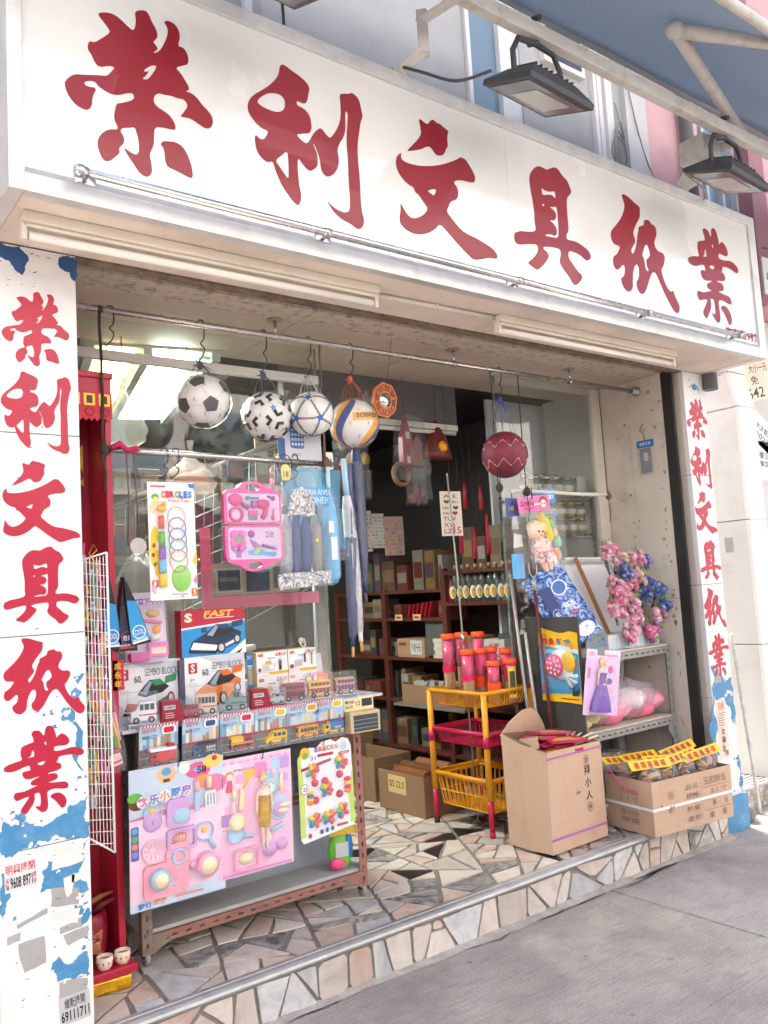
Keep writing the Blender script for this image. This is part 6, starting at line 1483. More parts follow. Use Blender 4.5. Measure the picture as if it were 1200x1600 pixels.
# box of stationery hanging behind the balls
t = card('blister_calculator', 'silver carded calculator hanging between the footballs and the short rod', 'toy card', .965, 1.19, 2.085, 2.30, .345, mat((.55, .56, .58), .35, var=.06), [('R', .0, .16, .05, .5, .008, pr(40, 90, 150)), ('R', .28, .60, .30, .92, .012, pr(70, 110, 170))] + [('R', .31 + k * .07, .36 + k * .07, .36 + j * .1, .42 + j * .1, .002, pr(200, 215, 230)) for k in range(4) for j in range(4)] + [('t', 'DIGITS', .32, .5, .14, .2, pr(120, 120, 125))])
t = card('price_tag', 'small white tag marked 98 beside the volleyball', 'tag', 1.205, 1.245, 2.06, 2.14, .335, pr(240, 238, 230), [('t', '98', .2, .8, .3, .65, ink)], corner=.008)
# --- eight-sided mirror charm
t = thing('bagua_mirror', 'orange octagonal charm mirror with trigrams beside the volleyball', 'mirror', (1.535, .30, 2.402), (R(6), R(8), R(10)))
oc = lambda r: [(r * math.cos(R(22.5 + 45 * k)), r * 1.03 * math.sin(R(22.5 + 45 * k))) for k in range(8)]
MB().loops([oc(.085)], -.006, .008, mat(C(206, 108, 40), .4)).build('board', t, bevel=.003)
MB().loops([oc(.076), oc(.07)], -.0075, -.0062, pr(160, 40, 40)).build('rim', t)
tr = MB()
for k in range(8):
    a = R(45 * k)
    for j in range(3):
        rr_ = .062 - j * .007
        for s in ((-1, 1) if (k >> j) & 1 else (0,)):
            w_ = .007 if s else .016; off = s * .010; cx, cz = rr_ * math.cos(a) - off * math.sin(a), rr_ * math.sin(a) + off * math.cos(a)
            tr.add([(cx - w_ * p * math.sin(a) + .002 * q * math.cos(a), -.0075, cz + w_ * p * math.cos(a) + .002 * q * math.sin(a)) for p, q in ((-1, -1), (-1, 1), (1, 1), (1, -1))], [(0, 1, 2, 3)], pr(30, 24, 20))
tr.build('trigrams', t)
MB().lathe([(.036, -.006), (.035, -.010), (0, -.0105)], mat((.8, .8, .8), .03, 1.0, var=0), (0, 0, 0), 24, axis='y').build('mirror', t)
MB().tube([(0, .0, .085), (0, .0, .31)], .0012, m_hook, 4).build('string', t)

# ================================================================ red shrine behind the lettered pillar
m_lac = mat(C(176, 28, 54), .35, var=.10, scale=5, dirt=.25, dcol=C(120, 20, 40), dscale=7)
m_lacd = mat(C(150, 22, 46), .35, var=.12, scale=4)
m_goldp = mat(C(226, 172, 50), .35, .3, var=.25, scale=60)
sh = thing('red_shrine', 'tall red lacquered shrine cabinet with gold paper charms behind the lettered pillar', 'shrine')
MB().box(-.02, .214, .50, .515, .25, 2.36, m_lacd).build('back_panel', sh)
MB().box(.190, .214, .30, .499, .25, 2.36, m_lac).build('side_panel', sh, bevel=.003)
MB().box(-.02, -.005, .30, .499, .25, 2.36, m_lac).build('side_panel', sh)
MB().box(-.03, .222, .285, .52, 2.36, 2.385, m_lac).build('top_board', sh, bevel=.004)
MB().box(-.02, .214, .29, .299, 2.28, 2.36, m_lac).build('top_rail', sh, bevel=.002)
MB().box(-.02, .224, .212, .50, .222, .250, m_lac).build('shelf', sh, bevel=.004)
MB().box(-.01, .22, .36, .50, ZF, .2215, m_lacd).build('plinth', sh)
MB().box(.03, .20, .492, .4995, .32, 1.9, mat(C(166, 24, 48), .3, var=.1)).build('inner_panel', sh, bevel=.002)
sc_ = [(-.02, .10), (-.02, 0)]
for k in range(11): sc_ += [(-.02 + k * .0209, 0), (-.02 + k * .0209 + .010, -.012)]
sc_ += [(.214, 0), (.214, .10)]
o = MB().loops([[(a, 2.205 + b) for a, b in sc_]], .284, .2885, mat(C(188, 24, 44), .5)).build('valance', sh)
for k in range(4):
    x = -.012 + k * .056
    MB().loops([rrect(x + .008, x + .05, 2.252, 2.298, .004)], .2825, .2838, m_goldp).build('gold_square', o)
    MB().box(x + .018, x + .04, .2818, .2824, 2.26, 2.29, pr(60, 30, 20)).build('printed_figure', o)
    MB().tube([(x + .029 + .017 * math.cos(q * .628), .2828, 2.228 + .014 * math.sin(q * .628)) for q in range(10)], .0018, pr(110, 14, 30), 5, closed=True).build('cut_ring', o)
o = MB().loops([[(.085, 2.045), (.165, 1.975), (.165, 2.14)]], .488, .491, m_goldp).build('paper_charm', sh)
MB().loops([ell(.14, 2.02, .026, .03)], .4865, .4875, pr(170, 26, 46)).build('red_disc', o)
MB().lathe([(.022, 0), (.02, -.01), (.012, -.012)], m_goldp, (.085, .47, 2.10), 14, axis='y').build('gold_knob', sh)
MB().box(.02, .10, .42, .44, 1.665, 1.68, pr(236, 200, 130)).build('joss_stick_rest', sh)
# offering pot, tea cups, gold paper block
t = thing('incense_pot', 'dark red incense pot with a gold character at the foot of the shrine', 'pot', (.095, .375, .25))
MB().lathe([(0, 0), (.060, 0), (.072, .04), (.078, .10), (.074, .15), (.070, .165), (.060, .165), (.055, .13), (0, .12)], mat(C(140, 24, 46), .3, var=.1), (0, 0, 0), 24).build('body', t)
mb = MB(); v, f, tw, th = text_geo('寶', .02)
mb.add([(.0785 * math.sin((a / tw - .5) * 1.1), -.0785 * math.cos((a / tw - .5) * 1.1), .03 + .09 * b / th) for a, b in v], f, mat(C(170, 110, 70), .4)); mb.build('character', t)
dr = mat(C(150, 90, 60), .7, var=.3)
MB().tube([(-.04, -.02, .15), (.0, -.03, .20), (.05, -.03, .215), (.09, -.03, .22)], [.006, .012, .010, .004], dr, 6).tube([(.02, 0, .15), (.05, -.02, .18), (.10, -.04, .20)], [.01, .014, .003], mat(C(120, 40, 50), .7), 6).build('dried_offering', t)
for x, y, s in ((.118, .245, 'beside the pillar'), (.182, .25, 'beside the shrine side panel')):
    t = thing('tea_cup', 'small cream tea cup with red pattern on the shrine shelf ' + s, 'cup', (x, y, .25))
    MB().lathe([(0, 0), (.016, 0), (.024, .010), (.0275, .028), (.0275, .044), (.025, .0445), (.0235, .03), (.018, .012), (0, .010)], mat(C(232, 214, 190), .3, var=.04), (0, 0, 0), 22).build('cup', t)
    MB().lathe([(.0238, .034), (0, .034)], mat(C(160, 120, 90), .1), (0, 0, 0), 18, cap=False).build('tea', t)
    for k in range(9): a = k * .698; MB().ball((.0275 * math.cos(a), .0275 * math.sin(a), .026), (.003, .003, .005), pr(190, 110, 90), 6, 4).build('painted_mark', t)
gb = MB().box(0, .145, 0, .10, 0, .048, mat(C(226, 172, 30), .25, .55, var=.2, scale=20, bump=.7, bscale=22))
gbo = gb.build('gold_paper_block', None, (.06, .235, ZF), (0, 0, R(-6)), bevel=.008); tag(gbo, 'block wrapped in crumpled gold foil under the shrine shelf', 'offering')
# ================================================================ white wire grid hung with small toys
t = thing('wire_grid', 'white wire grid panel with strings of small toys beside the lettered pillar', 'display grid', (.004, .012, .70), (0, R(0), R(-4)))
g = MB(); mw_ = mat((.72, .71, .68), .4)
W_, H_ = .078, .97
for k in range(8): x = k * W_ / 7; g.tube([(x, 0, .05 - .05 * x / W_), (x, 0, H_ - .01 + .012 * x / W_)], .0016, mw_, 5)
for k in range(25): z = .03 + k * (H_ - .06) / 24; g.tube([(0, -.002, z + .012), (W_, -.002, z)], .0014, mw_, 5)
g.build('wires', t)
MB().tube([(W_, -.002, .0), (W_, -.002, H_ + .012)], .0042, mw_, 8).tube([(0, 0, H_ - .01), (W_, -.002, H_ + .012)], .003, mw_, 8).tube([(0, 0, .06), (W_, -.002, .0)], .003, mw_, 8).build('frame', t)
MB().tube([(.02, -.004, H_ - .005), (.045, -.006, H_ + .02), (.035, -.006, H_ + .04), (.02, -.004, H_ + .01), (.05, -.008, H_ - .05)], .0014, mat(C(226, 150, 40), .6), 5).build('wire_tie', t)
rt_ = random.Random(8)
st_ = thing('toy_string', 'strings of small bright plastic toys hanging behind the white wire grid', 'toy set', (.004, .04, .70))
pal2 = [pr(206, 70, 120), pr(226, 190, 60), pr(190, 190, 196), pr(236, 160, 60), pr(150, 60, 90), pr(226, 226, 226), pr(120, 150, 120), pr(230, 130, 160)]
for k in range(120):
    x = rt_.uniform(.006, .072); z = .12 + rt_.random() * .80; c = rt_.choice(pal2)
    MB().tube([(x, rt_.uniform(.002, .02), z), (x + rt_.uniform(-.008, .008), rt_.uniform(.0, .02), z + rt_.uniform(.03, .10))], [rt_.uniform(.003, .008), rt_.uniform(.002, .008)], c, 6).build('toy_piece', st_)
for k in range(5): MB().tube([(.01 + k * .015, .012, .1), (.01 + k * .015, .012, .95)], .0012, pr(200, 180, 150), 4).build('string', st_)
# ================================================================ left end of the toy rack: tall bags, carded tea set, bag of glow sticks
for i, (x, c, tx, z, rz, lab) in enumerate(((.185, pr(34, 150, 214), 'COOL', 1.345, -4, 'light blue and black cone bag beside the wire grid'), (.243, pr(44, 36, 60), '奇趣', 1.335, -2, 'dark purple and black cone bag between the two light blue ones'), (.292, pr(40, 156, 218), 'COOL', 1.355, 9, 'light blue and black cone bag leaning over the carded tea set'))):
    t = thing('cone_bag', lab, 'toy bag', (x, .30 - .012 * (i == 2), z), (0, R(-rz - 4), 0))
    pf = [(-.035, 0), (.04, -.006), (.028, .12), (.0, .26), (-.02, .13)]
    MB().loops([pf], -.02, .02, mat(C(22, 22, 30), .3)).build('bag', t, bevel=.004)
    printed([('p', [(-.034, .01), (.038, .005), (.02, .16), (-.012, .17)], c), ('e', .004, .045, .026, .026, WHITE if i != 1 else pr(120, 70, 130)), ('e', .004, .045, .022, .022, c), ('t', tx, -.014, .022, .035, .055, WHITE), ('r', -.03, .03, .006, .014, WHITE if i != 1 else pr(200, 60, 80)), ('t', '探险玩具', -.028, .030, .015, .022, WHITE)], 'print', t, -.0203)
t = card('tea_set_card', 'lilac carded toy tea set with pink tray behind the cone bags', 'toy set', .275, .445, 1.275, 1.548, .385, mat(C(196, 180, 206), .4, var=.06), [('t', '甜蜜下午茶', .22, .95, .82, .92, pr(120, 80, 150), .02), ('R', .06, .94, .06, .76, .01, pr(214, 200, 216)), ('e', .15, .95, .05, .04, pr(90, 70, 120))], rot=(R(-6), 0, 0))
MB().ball((.12, 0, .19), (.03, .016, .018), pr(226, 180, 120), 12, 5, 0, 90, 'y').build('teapot', t)
MB().tube([(.06, -.008, .165), (.15, -.008, .15)], .007, pr(230, 110, 170), 8).build('spoon', t)
MB().ball((.13, 0, .125), (.02, .016, .018), pr(240, 160, 60), 10, 5, 0, 90, 'y').build('cake', t)
MB().ball((.12, 0, .095), (.022, .016, .016), pr(226, 226, 230), 10, 5, 0, 90, 'y').build('cup', t)
MB().loops([rrect(.085, .165, .02, .075, .008)], -.022, 0, pr(226, 110, 180)).box(.095, .155, -.024, -.0221, .03, .055, pr(250, 210, 190)).build('tray', t, bevel=.003)
MB().loops([rrect(.01, .085, .005, .04, .008)], -.03, 0, pr(210, 80, 160)).build('tray', t, bevel=.003)
MB().loops([rrect(.01, .165, .012, .235, .02)], -.034, -.0335, m_blis).build('blister', t)
t = card('red_banner', 'small red banner with gold characters at the end of the rack', 'banner', .190, .235, 1.19, 1.30, .30, mat(C(190, 26, 44), .5), [('t', '成', .2, .8, .68, .93, pr(240, 190, 60), .02), ('t', '永', .2, .8, .38, .63, pr(240, 190, 60), .02), ('t', '年', .2, .8, .08, .33, pr(240, 190, 60), .02)], corner=.002)
t = thing('glow_stick_bag', 'clear bag of coloured sticks with an orange checked header hanging before the rack', 'toy bag', (.165, .16, .93), (0, R(-14), 0))
for x, c, a, b in ((-.02, pr(90, 190, 70), .09, .26), (-.008, pr(236, 110, 170), .12, .33), (.004, pr(60, 180, 80), .08, .24), (.018, pr(250, 190, 30), .07, .30), (-.03, pr(190, 230, 130), .12, .31), (.028, pr(240, 180, 200), .1, .2)):
    MB().tube([(x * .8, 0, a), (x, -.004, b)], .006, c, 8).build('stick', t)
MB().box(-.03, .012, -.004, .004, .02, .06, mat(C(236, 200, 206), .4)).box(-.028, .010, -.0045, -.004, .03, .036, pr(200, 50, 70)).build('stick_caps', t)
MB().loops([jag([(-.03, .0), (.012, -.005), (.03, .06), (.042, .30), (-.04, .30), (-.045, .08)], 1, .05)], -.012, -.0115, m_film).build('plastic_bag', t)
for i in range(3):
    for j in range(2): MB().box(-.035 + i * .022, -.016 + i * .022, -.008, -.004, .31 + j * .022, .33 + j * .022, mat(C(238, 120, 80), .4)).build('header_tile', t)
MB().box(-.04, .035, -.004, .0, .30, .36, mat(C(240, 236, 228), .4)).build('header', t)
# ================================================================ behind the left window
rg = thing('interior_grid', 'slanting grey wire grid stand behind the shop window', 'display grid', (0, 0, 0))
g = MB(); mg = mat((.30, .29, .27), .5, .4)
def PT(u, v): return (.30 + 1.25 * u, 1.05 - .10 * v, 1.05 + .9 * u * .55 + .85 * v)
for k in range(26): g.tube([PT(k / 25, 0), PT(k / 25, 1)], .0022, mg, 4)
for k in range(13): g.tube([PT(0, k / 12), PT(1, k / 12)], .0018, mg, 4)
g.tube([PT(0, 1), PT(1, 1)], .012, mg, 6).tube([PT(0, .97), PT(1, .97)], .006, mg, 6)
g.build('grid_wires', rg)
for k in (0, .5, 1): MB().tube([(PT(k, 0)[0], 1.06, ZF), PT(k, .2)], .010, mg, 6).build('leg', rg)
def plastic_sack(x, y, z, rx, ry, rz, m_, label, fill=None, top=.10):
    t = thing('plastic_sack', label, 'bag', (x, y, z))
    rw = random.Random(int(x * 999)); b = MB().lathe([(.02, rz * 2 + top), (.012, rz * 2 + top * .5), (rx * .4, rz * 1.9), (rx * .85, rz * 1.4), (rx, rz * .8), (rx * .9, rz * .25), (rx * .5, 0), (0, 0)], m_, (0, 0, 0), 16, True, 1, ry / rx, cap=False)
    b.v = [(v[0] * rw.uniform(.9, 1.1), v[1] * rw.uniform(.9, 1.1), v[2] + rw.uniform(-.008, .008)) for v in b.v]
    b.build('sack', t)
    if fill: MB().ball((0, 0, rz * .7), (rx * .75, ry * .75, rz * .6), fill, 12, 8).build('contents', t)
    MB().tube([(0, 0, rz * 2 + top), (0, 0, 2.70 - z)], .002, m_hook, 4).build('string', t)
    return t
plastic_sack(.44, .78, 2.20, .105, .06, .10, clear((.95, .95, .93), .45, (.72, .72, .69), .25, 1.4, .5, 12), 'white plastic sack hanging behind the window under the lit ceiling light')
plastic_sack(.76, .80, 2.00, .12, .07, .075, clear((.95, .9, .85), .45, (.62, .55, .48), .25, 1.4, .5, 12), 'beige plastic sack with orange things hanging behind the window', mat(C(200, 110, 70), .6, var=.3))
t = thing('plastic_sack', 'big cloudy plastic sack slumped behind the window under the circle toy card', 'bag', (.52, .80, 1.05))
b = MB().ball((0, 0, .32), (.17, .10, .34), clear((.9, .9, .88), .5, (.42, .41, .38), .3, 1.4, .5, 9), 16, 12); rw = random.Random(5); b.v = [tuple(Vector(v) * rw.uniform(.93, 1.07)) for v in b.v]; b.build('sack', t)
MB().box(.02, 1.31, .66, 1.0, ZF, 1.05, mat((.20, .17, .14), .8, var=.3)).build('display_counter', None)
tag(bpy.data.objects['display_counter'], 'dusty low counter behind the shop window carrying papers and sacks', 'counter')
rp = random.Random(17)
for k in range(14):
    w_, d_, h_ = rp.uniform(.10, .2), rp.uniform(.1, .16), rp.uniform(.01, .09)
    col = rp.choice(((.42, .38, .32), (.50, .47, .42), (.34, .30, .25), (.46, .44, .40)))
    lab = 'dusty paper bundle stacked on the counter behind the window'
    o = MB().box(-w_ / 2, w_ / 2, -d_ / 2, d_ / 2, 0, h_, mat(col, .8, var=.2, scale=12)).build('paper_bundle', None, (.30 + (k % 5) * .22 + rp.uniform(-.03, .03), .78 + rp.uniform(-.04, .1), 1.05 + (k // 5) * .10), (rp.uniform(-.1, .1), rp.uniform(-.15, .15), rp.uniform(-.5, .5)), bevel=.003)
    tag(o, lab, 'paper', 'paper bundles behind the window')
pb_ = thing('framed_board', 'pink framed board with grey photos on the inside of the shop window', 'board', (.70, .60, 1.46))
MB().loops([[(.0, 0), (.60, 0), (.60, .055), (.048, .055), (.048, .36), (.0, .36)]], 0, .006, mat(C(226, 110, 135), .6, var=.1)).build('frame', pb_)
MB().box(.05, .50, .007, .012, .058, .20, mat(C(170, 155, 130), .7, var=.1)).build('mount', pb_)
printed([('r', .07, .20, .07, .18, pr(190, 186, 176)), ('r', .08, .19, .08, .17, pr(60, 70, 82)), ('r', .09, .18, .12, .14, pr(110, 120, 130)), ('r', .22, .34, .07, .17, pr(56, 66, 84)), ('r', .36, .48, .08, .18, pr(80, 84, 90))], 'photo', pb_, .0068)
# suction hook on the glass
o = MB().lathe([(.016, 0), (.014, -.006), (0, -.008)], mat((.6, .55, .45), .4), (1.17, .568, 1.29), 14, axis='y').tube([(1.16, .560, 1.285), (1.158, .552, 1.27), (1.17, .548, 1.262), (1.182, .552, 1.27), (1.18, .560, 1.30)], .004, mat((.7, .66, .56), .4), 6).build('suction_hook'); tag(o, 'cream suction hook stuck on the window above the toy buses', 'hook')

# ================================================================ inside the doorway
m_wood = mat(C(92, 44, 34), .5, var=.2, scale=12, dirt=.3, dcol=C(50, 24, 18), dscale=10)
m_woodd = mat(C(58, 34, 28), .6, var=.2, scale=12)
m_card = mat(C(172, 138, 106), .75, var=.06, scale=5, bump=.08, bscale=30)
m_cardd = mat(C(140, 108, 82), .75, var=.08, scale=5)
cs = thing('wall_shelving', 'dark red brown wooden shelving along the inner wall with bottles and boxes', 'shelf')
for y in (.72, 1.36, 2.02, 2.62): MB().box(2.76, 2.80, y, y + .045, ZF, 1.62 if y < 1.9 else 1.50, m_wood).build('upright', cs, bevel=.003)
MB().box(3.08, 3.11, .72, 2.66, ZF, 1.62, m_woodd).build('back_panel', cs)
for z, y0, y1 in ((1.395, .765, 1.36), (1.30, 1.405, 2.62), (1.03, .765, 2.62), (.74, .765, 2.62), (.42, .765, 2.62), (1.60, .72, 1.40), (1.49, 1.405, 2.66)):
    MB().box(2.765, 3.08, y0 + .001, y1 - .001, z - .022, z, m_wood).build('shelf', cs, bevel=.002)
for y in (1.62, 1.82): 
    o = MB().box(2.755, 2.7595, y, y + .08, 1.285, 1.325, mat(C(226, 190, 150), .6)).build('price_label', cs); MB().box(2.7545, 2.7548, y + .015, y + .065, 1.296, 1.313, pr(190, 60, 50)).build('print', o)
m_bgl = clear((.75, .82, .78), .10, (.5, .52, .5), .05, 1.5)
for k in range(9):
    y = 1.30 - k * .062
    t = thing('bottle', 'clear glass bottle with a round label and cork in the row on the shelf', 'bottle', (2.81 + .008 * (k % 2), y, 1.395), group='bottles in a row on the wooden shelving')
    MB().lathe([(0, 0), (.027, 0), (.028, .006), (.028, .12), (.024, .145), (.011, .175), (.010, .215), (.012, .217), (.012, .225), (0, .225)], m_bgl, (0, 0, 0), 14).build('glass', t)
    MB().lathe([(.0105, .212), (.0115, .240), (0, .242)], mat(C(196, 150, 110), .6), (0, 0, 0), 10).build('cork', t)
    MB().loops([ell(0, .065, .023, .042, 16)], 0, .0006, mat(C(236, 226, 196), .5)).build('label', t, (-.0275, .004, 0), (0, 0, R(-62)))
    printed([('e', .004, .06, .015, .028, pr(226, 150, 50)), ('e', .006, .055, .009, .016, pr(240, 200, 90))], 'label_print', t, -.0008).location = (-.0275, .004, 0); list(t.children)[-1].rotation_euler = (0, 0, R(-62))
t = thing('sauce_bottle', 'small red bottle at the end of the bottle row', 'bottle', (2.81, 1.345, 1.395)); MB().lathe([(0, 0), (.024, 0), (.024, .09), (.010, .12), (.009, .16), (0, .162)], mat(C(150, 40, 40), .3), (0, 0, 0), 12).build('bottle', t); MB().lathe([(.0105, .15), (.0105, .175), (0, .176)], mat(C(40, 30, 30), .4), (0, 0, 0), 10).build('cap', t)
def sbox(name, label, x, y, z, w, d, h, m_, cat='box', rz=0., group=None, extra=None):
    t = thing(name, label, cat, (x, y, z), (0, 0, rz), group)
    MB().box(0, w, 0, d, 0, h, m_).build('body', t, bevel=.002)
    if extra: extra(t)
    return t
rp = random.Random(23)
def lab_side(t, y0, y1, z0, z1, m_, txt=None, tm=None):
    o = MB().box(-.0015, -.0003, y0, y1, z0, z1, m_).build('label', t)
    if txt:
        v, f, tw, th = text_geo(txt, .01)
        MB().add([(-.0019, y1 - .01 - (a / tw) * (y1 - y0 - .02), z0 + .2 * (z1 - z0) + (b / th) * .6 * (z1 - z0)) for a, b in v], f, tm or ink).build('lettering', o)
sbox('carton', 'small brown carton with a white notice on the middle shelf', 2.775, 1.62, 1.03, .22, .30, .125, m_card, 'box', 0, None, lambda t: (lab_side(t, .03, .15, .02, .115, mat((.6, .6, .58), .6), '每包十元', ink), lab_side(t, .2, .28, .08, .1, pr(150, 60, 50))))
for k in range(5): sbox('paper_stack', 'stacked cream paper packs on the middle shelf beside the brown carton', 2.772 + rp.uniform(0, .01), 1.40 + rp.uniform(-.01, .01), 1.03 + k * .026, .20, .13, .0255, mat(C(206, 196, 176), .7, var=.06), 'paper', group='cream paper packs on the shelf')
sbox('grey_box', 'flat grey box leaning on the shelf under the price labels', 2.80, 1.43, 1.045, .03, .2, .24, mat(C(90, 92, 92), .6), 'box')
for k in range(2): sbox('carton', 'small white carton with red print, %s of a pair behind the incense jars' % ('bottom', 'top')[k], 2.775, .86, 1.03 + k * .066, .20, .20, .064, mat(C(206, 200, 192), .6), 'box', 0, None, lambda t: lab_side(t, .04, .14, .015, .05, mat(C(206, 200, 192), .6), '紅燭', pr(170, 50, 50)))
for k in range(6): sbox('red_packet', 'red packet leaning in the row on the upper shelf', 2.775, 1.55 + k * .045, 1.302, .16, .012, .11 - .004 * k, mat(C(150 + 8 * (k % 3), 36, 40), .4, var=.1), 'packet', group='red packets on the upper shelf').rotation_euler = (R(18), 0, 0)
def long_carton(x, y, z, w, d, h, label, m_=m_cardd):
    t = thing('carton', label, 'box', (x, y, z))
    MB().box(0, .006, 0, d, 0, h, m_).box(w - .006, w, 0, d, 0, h, m_).box(.006, w - .006, 0, .006, 0, h, m_).box(.006, w - .006, d - .006, d, 0, h, m_).box(.006, w - .006, .006, d - .006, 0, .006, m_).build('box', t, bevel=.001, seg=1)
    return t
t = long_carton(2.60, 1.05, .755, .24, .62, .12, 'long open brown carton of small packets on the low shelf')
MB().box(2.56, 3.0, 1.02, 1.72, .738, .7545, mat(C(120, 110, 100), .6)).build('tray_board', cs)
for k in range(12): MB().box(-.03, .03, -.02, .02, 0, .05, mat(C(150, 146, 140), .5, var=.1)).build('packet', t, (.06 + rp.random() * .1, .08 + k * .042, .085), (rp.uniform(-.5, .5), rp.uniform(-.5, .5), rp.random()))
t = long_carton(2.255, 1.075, ZF, .32, .44, .235, 'brown carton of paper rolls with a handwritten price card on the floor')
for k in range(4): MB().lathe([(.034, 0), (.034, .30), (.012, .30), (.012, .0)], mat(C((150, 120, 90, 160)[k], (90, 70, 50, 110)[k], (50, 40, 34, 70)[k]), .6, var=.2), (.06 + k * .06, .03, .225 + .02 * (k % 2)), 14, axis='y').build('paper_roll', t)
o = MB().box(-.002, -.0005, .17, .34, .11, .215, mat(C(206, 176, 116), .7)).build('price_card', t)
mb = MB(); v, f, tw, th = text_geo('$5 22.5', .0); mb.add([(-.0024, .325 - a / tw * .14, .14 + b / th * .045) for a, b in v], f, ink); mb.build('lettering', o)
long_carton(2.30, 1.62, ZF, .30, .50, .27, 'plain brown open carton on the floor behind the paper rolls')
sbox('paper_bundle', 'brown kraft paper bundle on the low floor behind the cartons', 2.42, 2.2, ZF, .3, .3, .36, m_cardd, 'paper')
t = thing('paper_bag', 'brown kraft paper sack hanging at the back of the doorway', 'bag', (2.35, 2.35, .72)); MB().lathe([(.13, 0), (.16, .06), (.15, .26), (.10, .36), (.07, .40)], mat(C(120, 88, 62), .7, var=.15, bump=.4, bscale=14), (0, 0, 0), 12, True, 1, .7).build('sack', t); MB().tube([(0, 0, .38), (0, 0, 1.98)], .003, m_hook, 4).build('string', t)
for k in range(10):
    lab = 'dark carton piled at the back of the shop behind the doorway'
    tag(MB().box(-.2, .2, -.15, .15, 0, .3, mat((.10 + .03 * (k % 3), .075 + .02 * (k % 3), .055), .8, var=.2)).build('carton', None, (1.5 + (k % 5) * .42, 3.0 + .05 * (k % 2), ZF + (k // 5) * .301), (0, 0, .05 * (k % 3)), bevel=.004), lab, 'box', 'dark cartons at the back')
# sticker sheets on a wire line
ln = thing('sticker_line', 'wire line across the doorway carrying colourful sticker sheets', 'wire'); MB().tube([(1.42, 1.62, 2.02), (2.0, 1.5, 2.0), (2.74, 1.40, 2.03)], .003, m_hook, 5).build('wire', ln)
SH = [(1.60, 1.57, .30, .36, .0, 'dark sticker sheet crowded with pink and green motifs, first behind the umbrellas'), (1.80, 1.54, .18, .38, .02, 'sticker sheet with brown and red motifs behind the umbrellas'), (1.98, 1.51, .18, .32, .0, 'sticker sheet of tiny city pictures on the wire line'), (2.16, 1.49, .12, .26, .05, 'pale sticker sheet with rows of leaves'), (2.27, 1.475, .10, .22, .07, 'pale green sticker sheet with fine rows'), (2.37, 1.46, .14, .25, .02, 'brown backed sticker sheet with a grid of dots')]
for i, (x, y, w, h, dz, lab) in enumerate(SH):
    base = [mat((.12, .11, .10), .4), mat((.14, .10, .09), .4), mat((.20, .20, .20), .4), mat((.42, .42, .38), .4), mat((.40, .44, .38), .4), mat((.34, .24, .18), .4)][i]
    it = []
    for a in range(6):
        for b in range(9): it.append(('e', .1 + a * .16 + rp.uniform(-.02, .02), .08 + b * .1, rp.uniform(.03, .06), rp.uniform(.02, .04), pr(rp.randint(90, 220), rp.randint(60, 170), rp.randint(70, 180))))
    card('sticker_sheet', lab, 'stickers', x, x + w, 1.70 + dz, 1.70 + dz + h, y, base, it, corner=.004, rot=(0, 0, R(-10)))
t = card('alphabet_card', 'white alphabet sticker card with brown and pink letters on a string', 'stickers', 2.30, 2.445, 1.79, 2.05, .82, mat(C(232, 222, 206), .5), [('t', 'A E', .15, .8, .85, .93, pr(150, 60, 60)), ('t', '♥ BU', .15, .85, .72, .80, pr(100, 60, 60)), ('t', 'HIU ♥', .1, .85, .58, .67, pr(90, 70, 70)), ('t', 'NO ♥', .1, .8, .46, .55, pr(150, 50, 70)), ('t', 'TUV', .1, .7, .34, .43, pr(90, 60, 60)), ('t', 'XYI', .1, .6, .20, .29, pr(150, 50, 70)), ('t', 'LZ', .1, .5, .06, .16, pr(180, 40, 90)), ('t', '15', .55, .92, .05, .2, pr(190, 30, 100))], corner=.003, rot=(0, 0, R(-8)))
MB().tube([(.07, 0, .255), (.075, 0, .36), (.07, .0, .9)], .001, m_hook, 4).build('string', t)
# castle toy in bag and red lantern bag
t = thing('castle_toy_bag', 'red plastic church toy in a clear bag hanging inside the doorway', 'toy bag', (1.96, .82, 2.20))
mr_ = mat(C(140, 24, 36), .35)
MB().loops([[(.07, .0), (.15, .0), (.145, .15), (.125, .2), (.11, .27), (.095, .2), (.075, .15)]], -.02, .02, mr_).build('tower', t, bevel=.002)
printed([('r', .098, .125, .14, .18, pr(190, 190, 190)), ('e', .111, .08, .018, .03, pr(90, 14, 26)), ('r', .1, .122, .0, .04, pr(190, 180, 180))], 'print', t, -.0203)
MB().loops([[(.155, .0), (.22, .0), (.22, .12), (.19, .17), (.16, .12)]], -.01, .01, mat(C(120, 60, 50), .4)).build('wing', t)
MB().tube([(.07 + .06 * math.cos(k * .5), .0, -.06 + .06 * math.sin(k * .5)) for k in range(12)], .014, mat(C(110, 80, 60), .5), 6, closed=True).build('toy_ring', t)
MB().loops([jag([(-.01, -.10), (.24, -.08), (.23, .24), (.14, .28), (.03, .26)], 2, .06)], -.03, -.0295, clear((.9, .9, .9), .06, (.6, .6, .6), .1, 1.45, .8, 20)).build('plastic_bag', t)
MB().tube([(.11, 0, .27), (.11, 0, .50)], .001, m_hook, 4).build('string', t)
t = thing('charm_bag', 'dark red and gold festival charm in a clear bag hanging inside the doorway', 'ornament', (2.36, .88, 2.25))
MB().lathe([(.11, 0), (.105, .03), (.07, .14), (.02, .22), (0, .24)], mat(C(104, 34, 26), .35, var=.2), (0, 0, 0), 10, True, 1, .4).build('charm', t)
MB().ball((.01, -.04, .07), (.04, .012, .035), mat(C(226, 150, 40), .25, .5, bump=.8, bscale=40), 10, 6).build('gold_seal', t)
MB().tube([(0, 0, .23), (0, .0, .47)], .001, m_hook, 4).build('string', t)
